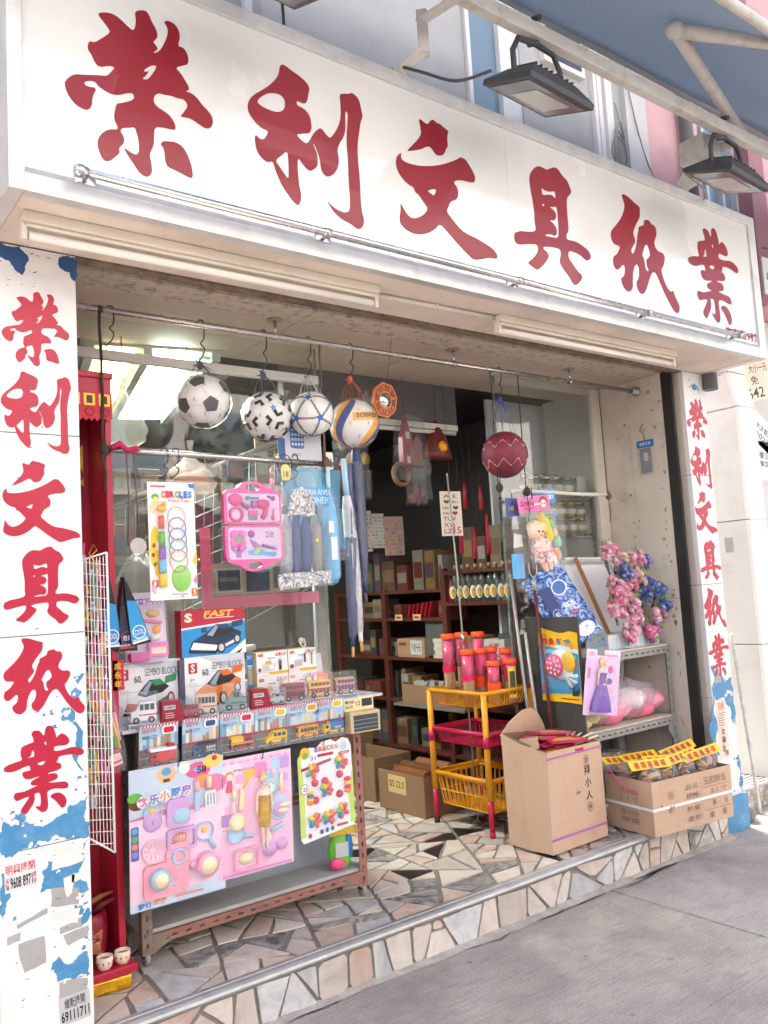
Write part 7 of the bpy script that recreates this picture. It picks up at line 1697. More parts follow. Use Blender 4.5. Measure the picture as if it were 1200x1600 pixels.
# red candles / firecracker strings hanging on the shelving
for k, (x, y, z, h) in enumerate(((2.68, 1.08, 1.70, .22), (2.70, .98, 1.66, .20), (2.68, .84, 1.68, .24), (2.69, 1.03, 1.98, .16), (2.70, .90, 1.96, .14))):
    t = thing('red_tassel', 'red hanging tassel on the line above the bottle row', 'ornament', (x, y, z), group='red tassels above the bottles'); MB().tube([(0, 0, 0), (0, 0, h * .5), (0, 0, h)], [.013, .012, .006], mat(C(170, 24, 50), .4, var=.15), 8).build('tassel', t); MB().tube([(0, 0, h), (0, 0, 2.70 - z)], .001, m_hook, 4).build('string', t)
rr_ = thing('mop_pole', 'tall pale mop pole standing inside the doorway before the bottles', 'pole', (2.36, .78, ZF)); MB().tube([(.03, 0, 0), (.0, 0, 1.4), (-.03, 0, 1.98)], .005, mat((.36, .34, .30), .4), 8).build('pole', rr_); MB().lathe([(.011, 1.0), (.011, 1.06)], m_steel, (.008, 0, 0), 8).build('joint', rr_)
# ================================================================ tiered basket trolley with incense jars
m_yel = mat(C(222, 152, 26), .4, var=.05); m_tred = mat(C(190, 22, 70), .4, var=.05)
tr = thing('basket_trolley', 'three tier yellow and red plastic basket trolley in the doorway', 'trolley', (2.262, .53, ZF))
TW, TD = .36, .45
def basket(z0, z1, m_, name, sl=.035):
    b = MB(); t_ = .004
    lo = [(sl, sl), (TW - sl, sl), (TW - sl, TD - sl), (sl, TD - sl)]; hi = [(.012, .012), (TW - .012, .012), (TW - .012, TD - .012), (.012, TD - .012)]
    for i in range(4):
        a, c = lo[i], lo[(i + 1) % 4]; A, C_ = hi[i], hi[(i + 1) % 4]
        n = 16 if i % 2 == 0 else 22
        def pnt(u, v): return (a[0] + (c[0] - a[0]) * u + ((A[0] + (C_[0] - A[0]) * u) - (a[0] + (c[0] - a[0]) * u)) * v, a[1] + (c[1] - a[1]) * u + ((A[1] + (C_[1] - A[1]) * u) - (a[1] + (c[1] - a[1]) * u)) * v, z0 + (z1 - z0) * v)
        for k in range(n + 1):
            u = k / n; lean = .02 if k % 2 else -.02
            b.tube([pnt(u, 0), pnt(min(1, max(0, u + (lean if z1 - z0 > .12 else 0))), .9)], .0035, m_, 4, False)
        for v in (.0, .45 if z1 - z0 > .12 else 0.0): b.tube([pnt(0, v), pnt(1, v)], .004, m_, 4, False)
        b.tube([pnt(0, .92), pnt(1, .92)], .010, m_, 4, False)
    b.box(sl, TW - sl, sl, TD - sl, z0 - .003, z0 + .003, m_)
    o = b.build(name, tr)
    MB().tube([(.0, .0, z1), (TW, .0, z1), (TW, TD, z1), (0, TD, z1)], .013, m_, 6, closed=True).build('rim', o)
basket(.665, .745, m_yel, 'basket'); basket(.455, .53, m_tred, 'basket'); basket(.11, .285, m_yel, 'basket')
for x, y in ((.0, .0), (TW, 0), (TW, TD), (0, TD)):
    MB().tube([(x, y, .19), (x, y, .742)], .017, m_yel, 12).build('leg', tr)
    MB().tube([(x, y, .03), (x, y, .19)], [.014, .0155], m_tred, 12).build('leg', tr)
    MB().lathe([(.016, 0), (.016, .03)], m_dark if (x, y) == (0, TD) else m_tred, (x, y, 0), 12).build('foot', tr)
    MB().lathe([(.0195, .46), (.0195, .52)], m_tred, (x, y, 0), 12).build('collar', tr)
m_jc = clear((1, .96, .97), .05, (.85, .8, .8), .05, 1.45); m_or = mat(C(248, 84, 30), .35); m_pk = mat(C(226, 30, 90), .35)
m_inc = mat(C(196, 158, 116), .8, var=.3, scale=90)
JR = [(2.37, .915, .385, 'tall incense stick jar at the back corner of the trolley'), (2.49, .93, .385, 'tall incense stick jar behind the paired jars'), (2.545, .845, .385, 'tall incense stick jar with orange lid beside the white cartons'), (2.355, .74, .30, 'mid height incense jar with a pink band at the trolley side'), (2.445, .73, .30, 'mid height incense jar with an orange band in the middle of the trolley'), (2.53, .73, .30, 'incense jar half hidden behind the short jars'), (2.575, .655, .29, 'incense jar with a framed label behind the bird label jar'), (2.43, .615, .235, 'short incense jar with orange lid at the trolley front'), (2.525, .58, .24, 'short red jar with a yellow bird label at the trolley front')]
for k, (x, y, h, lab) in enumerate(JR):
    t = thing('incense_jar', lab, 'jar', (x, y, ZF + .669))
    MB().lathe([(.036, 0), (.036, h * .45), (.036, h - .02)], m_jc, (0, 0, 0), 18).build('tube', t)
    for q in range(14):
        a = q * .449; MB().tube([(.026 * math.cos(a), .026 * math.sin(a), .003), (.027 * math.cos(a), .027 * math.sin(a), h * .52)], .0052, m_inc, 5).build('incense_stick', t)
    MB().tube([(0, 0, h * .5), (0, 0, h * .9)], .033, mat(C(226, 56, 112), .5, var=.25, scale=70), 12).build('stick_ends', t)
    MB().lathe([(.039, h - .026), (.040, h - .022), (.040, h), (.036, h + .003), (0, h + .003)], m_or, (0, 0, 0), 20).build('lid', t)
    if k in (0, 3): MB().lathe([(.0375, h * .44), (.0375, h * .54)], m_pk, (0, 0, 0), 18, cap=False).build('band', t)
    if k in (4, 7): MB().lathe([(.0375, h * .30), (.0375, h * .50)], m_or, (0, 0, 0), 18, cap=False).build('band', t)
    if k in (6, 8):
        n_ = 6; vs_ = [(-.0385 * math.sin(R(-8 + 70 * i / n_ - 35) + .64), -.0385 * math.cos(R(-8 + 70 * i / n_ - 35) + .64), z) for z in (h * .12, h * .82) for i in range(n_ + 1)]
        o = MB().add(vs_, [(i, i + 1, n_ + 2 + i, n_ + 1 + i) for i in range(n_)], mat(C(236, 206, 70), .4)).build('label', t)
        MB().add([(v_[0] * 1.012, v_[1] * 1.012, h * .2 + (v_[2] - h * .12) * .75) for v_ in vs_], [(i, i + 1, n_ + 2 + i, n_ + 1 + i) for i in range(1, n_ - 1)], mat(C(70, 74, 50), .4, var=.3, scale=60)).build('picture', o)
# ================================================================ two cartons at the step
def flap(mb, a, b, c, d, m_): mb.add([a, b, c, d], [(0, 1, 2, 3)], m_)
m_crt = mat(C(198, 166, 140), .7, var=.07, scale=3, bump=.22, bscale=11, dirt=.3, dcol=C(146, 114, 88), dscale=5)
t = thing('carton', 'tall brown carton of purple packets with torn flap standing on the step', 'box', (2.231, .083, .180), (0, 0, R(1.5)))
w, d, h = .43, .285, .485
v = [(0, 0, 0), (w, 0, 0), (w, d, 0), (0, d, 0), (.005, .0, h), (w - .005, .0, h - .005), (w, d, h + .03), (-.012, d, h + .07)]
v2 = [(p[0] + (.006 if p[0] < .2 else -.006), p[1] + (.006 if p[1] < .1 else -.006), p[2]) for p in v]
b = MB().add(v, [(0, 1, 5, 4), (1, 2, 6, 5), (2, 3, 7, 6), (0, 3, 2, 1)], m_crt)
# left side folded along a vertical crease
b.add([(0, 0, 0), (-.014, d * .52, 0), (0, d, 0), (.005, 0, h), (-.02, d * .50, h + .03), (-.012, d, h + .07)], [(0, 3, 4, 1), (1, 4, 5, 2)], m_crt)
b.build('box', t)
MB().add(v2, [(4, 5, 1, 0), (5, 6, 2, 1), (6, 7, 3, 2), (7, 4, 0, 3)], m_cardd).build('lining', t)
MB().loops([jag([(-.01, -.01), (w * .84, -.07), (w * .76, .0), (w * .64, .07), (w * .52, .105), (.15, .10), (.05, .05)], 2, .03)], 0, .005, m_crt).build('back_flap', t, (0, d + .002, h + .065), (R(8), 0, 0))
MB().loops([[(0, 0), (.17, -.03), (.16, .03), (.01, .06)]], 0, .004, m_crt).build('side_flap', t, (-.01, .03, h + .02), (0, 0, R(78)))
printed([('e', .30, .405, .020, .024, pr(90, 70, 60)), ('e', .30, .405, .017, .021, mat(C(198, 166, 140), .7)), ('t', '堂', .288, .312, .392, .418, ink), ('t', '拜', .276, .324, .33, .378, ink), ('t', '小', .276, .324, .268, .316, ink), ('t', '人', .278, .328, .206, .252, ink), ('e', .305, .17, .020, .024, pr(90, 70, 60)), ('e', .305, .17, .017, .021, mat(C(198, 166, 140), .7)), ('t', '佛', .293, .317, .157, .183, ink), ('t', '100包', .20, .235, .25, .264, ink)], 'lettering', t, -.0006)
ms = clear((1, .85, .95), .55, C(206, 130, 190), .3)
for z_ in (.445, .06): MB().box(-.002, w + .002, -.0012, -.0006, z_, z_ + .012, ms).build('strap', t)
rk_ = random.Random(3)
for k in range(7):
    p = MB(); p.box(-.12, .12, -.055, .055, -.006, .006, mat(C(176 + 6 * (k % 3), 36, 84), .3, var=.1)); 
    for s in (-1, 1): p.box(-.09, .09, -.006 + s * .03, .012 + s * .03, .0062, .0068, pr(240, 200, 50)) if s < 0 else p.box(-.05, .06, .0, .02, .0062, .0068, pr(240, 200, 50))
    o = p.build('sweet_packet', None, (2.231 + .20 + rk_.uniform(-.04, .05), .083 + .12 + rk_.uniform(-.05, .06), .180 + h - .03 + k * .0135), (rk_.uniform(-.12, .12), rk_.uniform(-.10, .10) + .06, rk_.uniform(-.35, .35)), bevel=.003)
    tag(o, 'purple packet with yellow print in the tall carton', 'packet', 'purple packets in the tall carton')
for k in range(5): tag(MB().tube([(0, 0, 0), (.14, .0, .03)], .005, mat(C(226, 200, 160), .6), 6).build('wrapped_stick', None, (2.50 + .02 * k, .13 + .03 * k, .66 + .004 * k), (0, 0, .2 * k - .3)), 'pale wrapped stick poking from the tall carton', 'stick', 'wrapped sticks in the tall carton')
t = thing('carton', 'open brown carton with white strap overhanging the step edge, full of snack bags', 'box', (2.775, -.11, .1805), (0, 0, R(-7)))
w, d, h = .60, .325, .272
b = MB()
v = [(0, 0, 0), (w, 0, 0), (w, d, 0), (0, d, 0), (-.004, -.004, h), (w + .004, -.004, h), (w, d, h), (0, d, h)]
b.add(v, [(0, 1, 5, 4), (1, 2, 6, 5), (2, 3, 7, 6), (3, 0, 4, 7), (0, 3, 2, 1)], m_crt).build('box', t)
MB().add([(p[0] + (.006 if p[0] < .2 else -.006), p[1] + (.006 if p[1] < .1 else -.006), p[2] - .001) for p in v], [(4, 5, 1, 0), (5, 6, 2, 1), (6, 7, 3, 2), (7, 4, 0, 3), (0, 1, 2, 3)], m_cardd).build('lining', t)
MB().box(-.005, w + .005, -.0055, -.0042, .126, .140, WHITE).box(-.0058, -.0045, -.005, d, .126, .140, WHITE).build('strap', t)
pk_ = pr(120, 96, 80)
printed([('t', '品名：', .24, .36, .195, .222, pk_, -.004), ('t', '玉扣對金', .38, .56, .20, .24, pk_, -.004), ('r', .37, .58, .186, .188, pk_), ('t', '規格：', .24, .36, .15, .178, pk_, -.004), ('t', '2.1 寸', .43, .56, .15, .178, pk_, -.004), ('t', '數量：', .24, .36, .085, .112, pk_, -.004), ('t', '8', .44, .465, .085, .115, pk_), ('t', '塔', .53, .56, .085, .115, pk_, -.004), ('r', .37, .58, .07, .072, pk_), ('t', '產地：', .24, .36, .035, .062, pk_, -.004), ('t', '廣', .41, .445, .025, .06, pk_, -.004), ('t', '東', .51, .545, .025, .06, pk_, -.004), ('t', '招', .11, .15, .17, .21, pr(176, 146, 118)), ('t', '財', .11, .15, .10, .14, pr(176, 146, 118))], 'lettering', t, -.0046)
mb = MB(); pr2 = pr(150, 118, 94)
for tx, z in (('玉扣對', .19), ('2.1寸', .155), ('8塔', .085), ('廣東', .045)):
    v_, f_, tw, th = text_geo(tx, -.003); mb.add([(-.0046, .22 - a / tw * .13, z + b_ / th * .028) for a, b_ in v_], f_, pr2)
mb.build('lettering', t)
for k in range(8):
    x, y = .07 + (k % 4) * .14, .09 + (k // 4) * .14
    g_ = thing('snack_bag', 'clear bag of brown wafers with a yellow header in the strapped carton', 'snack', t.matrix_basis @ Vector((0, 0, 0)), group='snack bags in the strapped carton')
    g_.location = Matrix.Translation((2.775, -.11, .1805)) @ Matrix.Rotation(R(-7), 4, 'Z') @ Vector((x, y, .178)); g_.rotation_euler = (rk_.uniform(-.2, .2), rk_.uniform(-.15, .15), R(-7) + rk_.uniform(-.2, .2))
    for q in range(7): MB().box(-.03, .03, -.012, .012, -.004, .004, mat(C(200, 140 + 12 * (q % 3), 100), .6)).build('wafer', g_, (rk_.uniform(-.035, .035), rk_.uniform(-.03, .03), .07 + q * .009), (rk_.uniform(-.7, .7), rk_.uniform(-.6, .6), rk_.random() * 3))
    b = MB().ball((0, 0, .08), (.07, .055, .075), m_film, 10, 7); b.v = [tuple(Vector(v_) * rk_.uniform(.92, 1.1)) for v_ in b.v]; b.build('plastic_bag', g_)
    if k != 6:
        L_ = .135; hd = MB().add([(-L_, 0, 0), (L_, 0, 0), (L_, .012, .05), (-L_, .012, .05)], [(0, 1, 2, 3)], pr(246, 206, 16)).add([(-L_, 0.001, 0), (L_, .001, 0), (L_, .02, .05), (-L_, .02, .05)], [(3, 2, 1, 0)], pr(226, 180, 16)).build('header', g_, (0, .0, .145), (R(-28), R(rk_.uniform(-9, 9)), R(rk_.uniform(-14, 10))))
        mb = MB(); [add_text(mb, '福', -.11 + q * .045, .008, .034, .034, -.001 + .0, pr(190, 40, 40), .03) for q in range(5)]; o = mb.build('lettering', hd, (0, 0, 0), (R(-13.5), 0, 0))
# pink twine from the carton to the shelf
o = cable('pink_twine', [(2.74, .12, .50), (2.76, .06, .42), (2.80, -.04, .36), (2.835, -.125, .325)], .0035, None, mat(C(214, 70, 120), .6)); tag(o, 'pink twine tying the strapped carton to the steel shelf', 'string')
o = cable('pink_twine', [(3.49, .17, .66), (3.50, .14, .56), (3.47, .10, .44)], .003, None, mat(C(214, 70, 120), .6)); tag(o, 'pink twine hanging from the steel shelf corner by the side wall', 'string')

# ================================================================ slotted steel shelf on the right with flowers and packs
m_gsl = mat(C(150, 150, 144), .5, .3, var=.12, scale=10, dirt=.45, dcol=C(96, 84, 72), dscale=10)
sf = thing('steel_shelf', 'grey slotted steel shelf with dark side panel in front of the right window', 'shelf')
slotted(sf, 'post', (2.655, ZF), .91, True, .035, m_gsl, .20, 1)
slotted(sf, 'post', (3.445, ZF), .91, True, .035, m_gsl, .20, -1)
for x in (2.655, 3.445): MB().box(x, x + .035, .535, .55, ZF, 1.08, m_gsl).build('post', sf)
for z in (1.035, .625, .235): slotted(sf, 'rail', (2.691, z), .753, False, .04, m_gsl, .201, 1, .05)
for z in (1.077, .667, .277): MB().box(2.66, 3.478, .205, .548, z, z + .012, mat(C(190, 180, 165), .6, var=.1)).build('shelf_board', sf)
MB().box(2.640, 2.6545, .17, .55, ZF + .02, 1.30, mat((.055, .05, .045), .6, var=.2)).build('side_panel', sf, bevel=.002)
MB().loops([[(3.444, .60), (3.444, .54), (3.40, .60), (3.41, .625), (3.444, .625)]], .1995, .201, m_gsl).build('gusset', sf)
# fishing game card on the side panel (faces the doorway)
W, H = .275, .40
m_fb = pr(60, 150, 200)
it = [('r', 0, 1, 0, 1, pr(240, 190, 40)), ('p', [(.0, .1), (1, .13), (1, .74), (.55, .76), (0, .84)], m_fb), ('p', [(.4, .78), (1, .70), (1, .76), (.5, .84)], pr(200, 226, 240)), ('p', [(.1, .70), (.5, .70), (.9, .60), (.95, .66), (.5, .76), (.1, .76)], pr(150, 206, 232)), ('t', '钓', .08, .24, .83, .93, pr(206, 40, 90), .04), ('t', '鱼', .26, .42, .83, .93, pr(206, 40, 60), .04), ('t', '游', .46, .63, .82, .92, pr(60, 90, 180), .04), ('t', '戏', .66, .84, .81, .91, pr(70, 110, 190), .04), ('e', .1, .74, .07, .05, pr(240, 140, 50)), ('e', .86, .80, .07, .04, pr(240, 150, 60)), ('e', .9, .54, .08, .05, pr(190, 110, 60)), ('p', [(.78, .1), (.95, .1), (.98, .22), (.86, .16), (.84, .24)], pr(60, 50, 60)), ('e', .1, .2, .08, .05, pr(226, 80, 130)), ('r', .5, .95, .045, .06, pr(150, 60, 40)), ('t', '益智', .08, .2, .95, .98, ink)]
t = thing('fishing_game_card', 'blue and yellow carded fishing game with pink wheel on the dark shelf side', 'toy set', (2.632, .448, .845), (R(0), 0, R(-90)))
MB().loops([[(0, .01), (W, -.005), (W, H - .03), (.22, H - .02), (.16, H - .035), (.01, H)]], 0, .0025, pr(240, 190, 40)).build('backing', t)
printed(it, 'print', t, -.0003, W, H - .03)
mw2 = mat((.72, .78, .80), .3)
MB().ball((.155, 0, .20), (.088, .02, .085), mw2, 20, 5, 0, 90, 'y').build('fish_body', t)
MB().ball((.205, -.006, .215), (.05, .018, .06), pr(240, 190, 40), 16, 5, 0, 90, 'y').build('fish_scales', t)
for k in range(6): a = R(-75 + k * 17); MB().tube([(.19, -.01, .14), (.19 + .075 * math.cos(a), -.01, .135 + .06 * math.sin(a))], [.006, .011], mw2 if k % 2 else pr(120, 170, 200), 6).build('tail_fin', t)
o = MB().lathe([(.062, -.016), (.060, -.028), (0, -.029)], mat(C(226, 80, 130), .35), (.12, 0, .195), 24, axis='y').build('wheel', t)
for q, n_ in ((.044, 9), (.022, 5)):
    for k in range(n_): MB().lathe([(.0075, -.0288), (.006, -.031), (0, -.0312)], pr(250, 220, 226), (.12 + q * math.cos(k * 6.283 / n_), 0, .195 + q * math.sin(k * 6.283 / n_)), 8, axis='y').build('fish_hole', o)
MB().loops([rrect(.03, .25, .07, .29, .03)], -.036, -.0355, m_blis).build('blister', t)
# princess doll card clipped to the shelf front
it = [('r', 0, 1, 0, 1, pr(238, 200, 236)), ('p', [(0, .86), (1, .9), (1, 1), (0, 1)], pr(246, 226, 240)), ('e', .72, .70, .08, .06, HOT), ('e', .7, .52, .09, .05, pr(110, 70, 160)), ('p', [(.6, .34), (.85, .34), (.78, .44), (.68, .44)], PK), ('R', .6, .9, .2, .3, .008, pr(226, 190, 230)), ('t', 'Princess', .45, .92, .90, .95, pr(206, 90, 160)), ('t', 'Fashion', .05, .13, .55, .80, pr(206, 130, 190)), ('e', .14, .93, .1, .04, PK)]
t = card('princess_doll_pack', 'pink carded doll in a purple ball gown clipped to the steel shelf', 'toy set', 2.615, 2.895, .790, 1.135, .160, pr(238, 200, 236), it, rot=(R(4), R(8), 0))
m_pur = mat(C(120, 84, 170), .4, var=.4, scale=70, bump=.4, bscale=60)
doll(t, .12, .02, .285, SKIN, mat(C(230, 200, 140), .5), m_pur, pr(230, 226, 240), gown=True, d=.5)
MB().loops([rrect(.02, .26, .01, .31, .02)], -.042, -.0415, m_blis).build('blister', t)
MB().box(.085, .14, -.004, .010, .315, .345, mat((.25, .25, .25), .4, .5)).build('clip', t)
# blue foil pack leaning on the dark side panel top
t = thing('foil_pack', 'large blue foil pack with white crackle print leaning on the steel shelf', 'snack pack', (2.735, .345, 1.09), (R(-12), R(-26), R(-18)))
m_foil = ramp_mat([(.42, C(24, 60, 140)), (.5, C(60, 110, 190)), (.6, C(190, 215, 240))], .22, 14, 3.5)
b = MB(); n_ = 10; vs_ = []; fs_ = []
for s in (-1, 1):
    for i in range(n_ + 1):
        for j in range(n_ + 1):
            u_, v_ = i / n_, j / n_; th_ = .035 * (math.sin(math.pi * u_) ** .4) * (math.sin(math.pi * v_) ** .4); vs_.append((.275 * u_, s * th_, .46 * v_))
for s in (0, 1):
    o_ = s * 121
    for i in range(n_):
        for j in range(n_): f_ = (o_ + i * 11 + j, o_ + (i + 1) * 11 + j, o_ + (i + 1) * 11 + j + 1, o_ + i * 11 + j + 1); fs_.append(f_ if s == 0 else f_[::-1])
b.add(vs_, fs_, m_foil, True).build('pouch', t)
printed([('p', [(.03, .06), (.08, .03), (.12, .36), (.04, .38)], pr(26, 50, 120)), ('e', .07, .20, .03, .04, pr(150, 180, 220)), ('e', .07, .20, .026, .035, pr(30, 60, 130)), ('t', '紙', .055, .085, .19, .22, WHITE), ('e', .165, .33, .05, .045, pr(236, 242, 250)), ('e', .165, .33, .042, .037, pr(60, 110, 190)), ('t', '海冰', .125, .205, .20, .245, WHITE, .03), ('t', '1000g', .14, .20, .155, .18, pr(226, 60, 90), .03), ('e', .17, .06, .06, .04, WHITE), ('t', '御', .15, .19, .045, .075, pr(30, 60, 130))], 'print', t, -.038)
# white foam box with wooden edge, behind the flowers
t = thing('foam_tray', 'shallow white foam tray with a brown wooden edge leaning behind the silk flowers', 'tray', (3.02, .42, 1.09), (R(-6), 0, R(-8)))
MB().loops([[(-.10, .53), (.26, .52), (.50, .0), (.04, .0)]], 0, .02, mat((.88, .88, .87), .6, var=.03)).build('base', t)
MB().tube([(-.055, -.06, .53), (.10, -.10, .01)], .017, mat(C(150, 96, 50), .5, var=.12), 4, False).build('wooden_edge', t)
MB().tube([(-.10, -.02, .525), (.26, -.02, .515)], .016, mat((.75, .75, .73), .6), 4, False).tube([(.26, -.02, .515), (.49, -.02, .0)], .016, mat((.75, .75, .73), .6), 4, False).build('rim', t)
# flower box and the bouquets
fbx = sbox('flower_box', 'pale blue patterned box at the foot of the silk flowers', 2.965, .235, 1.09, .47, .16, .085, ramp_mat([(.45, (.62, .60, .56)), (.55, (.45, .58, .66)), (.62, (.2, .42, .58))], .6, 22, 2), 'box')
m_leaf = mat(C(112, 140, 74), .6, var=.2); m_stem = mat(C(60, 50, 40), .6)
rf = random.Random(31)
def rose(parent, c, r, m_, m2):
    b = MB(); b.M = Matrix.Translation(c) @ Matrix.Rotation(R(65) + rf.uniform(-.6, .6), 4, 'X') @ Matrix.Rotation(rf.uniform(-.8, .8), 4, 'Y')
    b.ball((0, 0, r * .1), (r * .45, r * .45, r * .6), m2, 6, 4)
    for ring, (n_, q, h, w_) in enumerate(((3, .45, .75, .55), (5, .85, .55, .62), (6, 1.15, .2, .6))):
        for k in range(n_):
            a = 6.283 * k / n_ + ring; ca, sa = math.cos(a), math.sin(a)
            P_ = lambda u, v, z: (ca * u - sa * v, sa * u + ca * v, z)
            b.add([P_(r * q * .35, 0, -r * .5), P_(r * q * .9, -r * w_, r * h * .6), P_(r * q * 1.12, 0, r * h), P_(r * q * .9, r * w_, r * h * .6)], [(0, 1, 2), (0, 2, 3)], m_ if ring else m2)
    return b.build('blossom', parent)
PKS = [(mat(C(248, 188, 208), .6, var=.1), mat(C(253, 222, 230), .6)), (mat(C(238, 136, 170), .6, var=.1), mat(C(248, 184, 204), .6)), (mat(C(248, 196, 206), .6, var=.1), mat(C(250, 200, 210), .6))]
BLS = [(mat(C(104, 126, 190), .6, var=.15), mat(C(130, 150, 200), .6)), (mat(C(110, 130, 190), .6), mat(C(190, 200, 226), .6))]
CRS = [(mat(C(236, 214, 180), .6), mat(C(246, 230, 206), .6)), PKS[2]]; PUS = [(mat(C(170, 100, 180), .6), mat(C(200, 150, 210), .6)), PKS[1]]
def bunch(x, z, y, r, n_, pal_, label, sx, sz):
    t = thing('silk_flower_bunch', label, 'flowers', (x, y, z))
    for k in range(n_):
        a = rf.random() * 6.283; q = r * math.sqrt(rf.random()); m_, m2 = rf.choice(pal_)
        rose(t, (q * math.cos(a), rf.uniform(-.035, .02), q * math.sin(a)), rf.uniform(.016, .022), m_, m2)
    for k in range(14):
        a = rf.random() * 6.283; q = r * rf.uniform(.6, 1.1); l = .034; c_ = Vector((q * math.cos(a), .005, q * math.sin(a))); d_ = Vector((math.cos(a), -.3, math.sin(a))) * l; p_ = Vector((-math.sin(a), 0, math.cos(a))) * .010
        MB().add([c_ - d_ * .3, c_ + d_ * .3 + p_, c_ + d_, c_ + d_ * .3 - p_], [(0, 1, 2, 3)], m_leaf).build('leaf', t)
    for k in range(4): MB().tube([(rf.uniform(-.3, .3) * r, .02, rf.uniform(-.3, .3) * r), (sx * .5 + rf.uniform(-.02, .02), .03, sz * .5), (sx + rf.uniform(-.02, .02), .02, sz)], .0022, m_stem, 5).build('stem', t)
for (x, z, r, n_, pal_, lab, sx, sz) in (
        (2.985, 1.643, .050, 22, PKS, 'pink silk flower bunch at the tip of the spray over the foam tray', .05, -.16), (3.08, 1.597, .038, 12, CRS, 'cream silk flower bunch between pink and blue bunches', .0, -.12),
        (3.23, 1.608, .058, 22, PKS, 'pink silk flower bunch above the pale one near the side wall', -.04, -.12), (3.115, 1.54, .046, 16, BLS, 'blue silk flower bunch beside the cream bunch', -.05, -.1),
        (3.315, 1.573, .03, 9, BLS, 'tiny dark blue silk flower bunch beside the top pink bunch', -.03, -.08), (3.25, 1.50, .05, 14, CRS, 'pale pink and cream silk bunch in the middle of the spray', -.03, -.1),
        (3.03, 1.45, .058, 24, PKS, 'rose pink silk flower bunch at the edge of the foam tray', .0, -.10), (3.15, 1.43, .05, 16, PKS, 'light pink silk bunch inside the ring of flowers', -.02, -.1),
        (3.315, 1.415, .066, 26, BLS, 'large blue silk flower bunch near the side wall panel', -.04, -.12), (3.44, 1.405, .035, 10, BLS, 'blue silk bunch touching the side wall panel', -.05, -.1), (3.455, 1.315, .04, 12, BLS, 'drooping blue silk bunch below the one touching the wall', -.05, -.1),
        (3.04, 1.345, .072, 36, PKS, 'big rose pink silk bunch low on the foam tray', .02, -.12), (3.185, 1.30, .07, 32, PKS, 'big deep pink silk bunch between the low bunches', .0, -.12), (3.41, 1.255, .05, 16, PKS, 'pink silk bunch between drooping blue and purple', -.03, -.1),
        (3.13, 1.185, .05, 16, PKS, 'small pink silk bunch resting on the patterned box', .0, -.02), (3.33, 1.17, .055, 20, PUS, 'purple and magenta silk bunch on the patterned box', .0, -.02)):
    bunch(x, z, .205, r, n_, pal_, lab, sx, sz)
# clear bags of pink goods on the shelf
m_sack = clear((1, .97, .98), .24, (.85, .82, .83), .1, 1.6, .9, 14)
def soft(x, y, z, rx, ry, rz, cols, label, seed):
    t = thing('goods_bag', label, 'bag', (x, y, z)); rw = random.Random(seed)
    for k, c in enumerate(cols):
        b = MB().ball((0, 0, 0), (rx * .55, ry * .85, rz * .5), mat(C(*c), .5, var=.15, bump=.5, bscale=20), 12, 8); b.v = [tuple(Vector(v_) * rw.uniform(.9, 1.12)) for v_ in b.v]
        b.build('folded_goods', t, ((k - (len(cols) - 1) / 2) * rx * .5, rw.uniform(-.02, .02), rz * (.45 + .25 * (k % 3))))
    b = MB().ball((0, 0, rz * .95), (rx, ry, rz * .95), m_sack, 20, 12); b.v = [(v_[0] * (1.25 if abs(v_[0]) > rx * .5 else 1) * rw.uniform(.95, 1.06), v_[1] * rw.uniform(.94, 1.08), max(.002, v_[2] * rw.uniform(.93, 1.06))) for v_ in b.v]; b.build('plastic_bag', t)
soft(2.85, .30, .679, .155, .09, .10, [(244, 206, 150), (246, 224, 130), (246, 230, 200), (240, 190, 190)], 'clear bag of cream and yellow goods on the middle steel shelf', 4)
soft(3.18, .31, .679, .205, .10, .125, [(240, 130, 160), (246, 170, 190), (250, 214, 220), (236, 110, 140), (244, 160, 176)], 'clear bag of pink goods on the middle steel shelf', 9)
soft(3.05, .38, .289, .2, .1, .12, [(150, 60, 80), (180, 170, 160)], 'dim bag of mixed goods on the low steel shelf', 2)
sbox('carton', 'flat brown carton on the lowest steel shelf', 2.70, .23, .289, .3, .25, .10, m_cardd, 'box')
# doll pack, feeding bottle pack and stationery packs hanging on the bamboo pole
def hangpack(name, label, x0, x1, z0, z1, y, header, items, rot=(0, 0, 0), htxt=None):
    t = thing(name, label, 'toy set', (x0, y, z0), rot); w, h = x1 - x0, z1 - z0
    hz = h * .80
    MB().box(0, w, 0, .002, hz, h, header).build('header', t)
    if items: printed(items, 'print', t, -.0004, w, h)
    MB().loops([[(.0, 0), (w, -.01), (w, hz), (0, hz)]], -.035, -.0345, m_film).build('plastic_bag', t)
    return t
t = hangpack('baby_doll_pack', 'blond baby doll in a pink robe in a header bag hanging from the bamboo pole', 2.405, 2.65, 1.545, 1.945, .275, mat(C(236, 110, 170), .35), [('t', 'Smile', .06, .5, .88, .96, ink, .01, .2), ('t', 'angel', .14, .48, .82, .875, pr(206, 40, 110), .02, .2), ('e', .80, .91, .14, .08, pr(176, 40, 80)), ('e', .80, .89, .095, .055, pr(250, 222, 200)), ('e', .76, .89, .018, .014, ink), ('e', .84, .89, .018, .014, ink), ('r', .5, .68, .88, .90, WHITE)], rot=(0, R(-6), 0))
b = MB(); P3 = lambda a, c_, q=0: (a, -.03 + q, c_)
b.ball(P3(.07, .215), (.046, .042, .05), SKIN, 16, 10)
b.tube([P3(.085, .18), P3(.092, .15), P3(.10, .10), P3(.105, .06)], [.02, .036, .042, .03], SKIN, 10)
b.tube([P3(.07, .16), P3(.045, .12), P3(.04, .08, -.01)], [.015, .013, .010], SKIN, 8).tube([P3(.12, .16), P3(.15, .13), P3(.165, .10, -.01)], [.015, .013, .010], SKIN, 8)
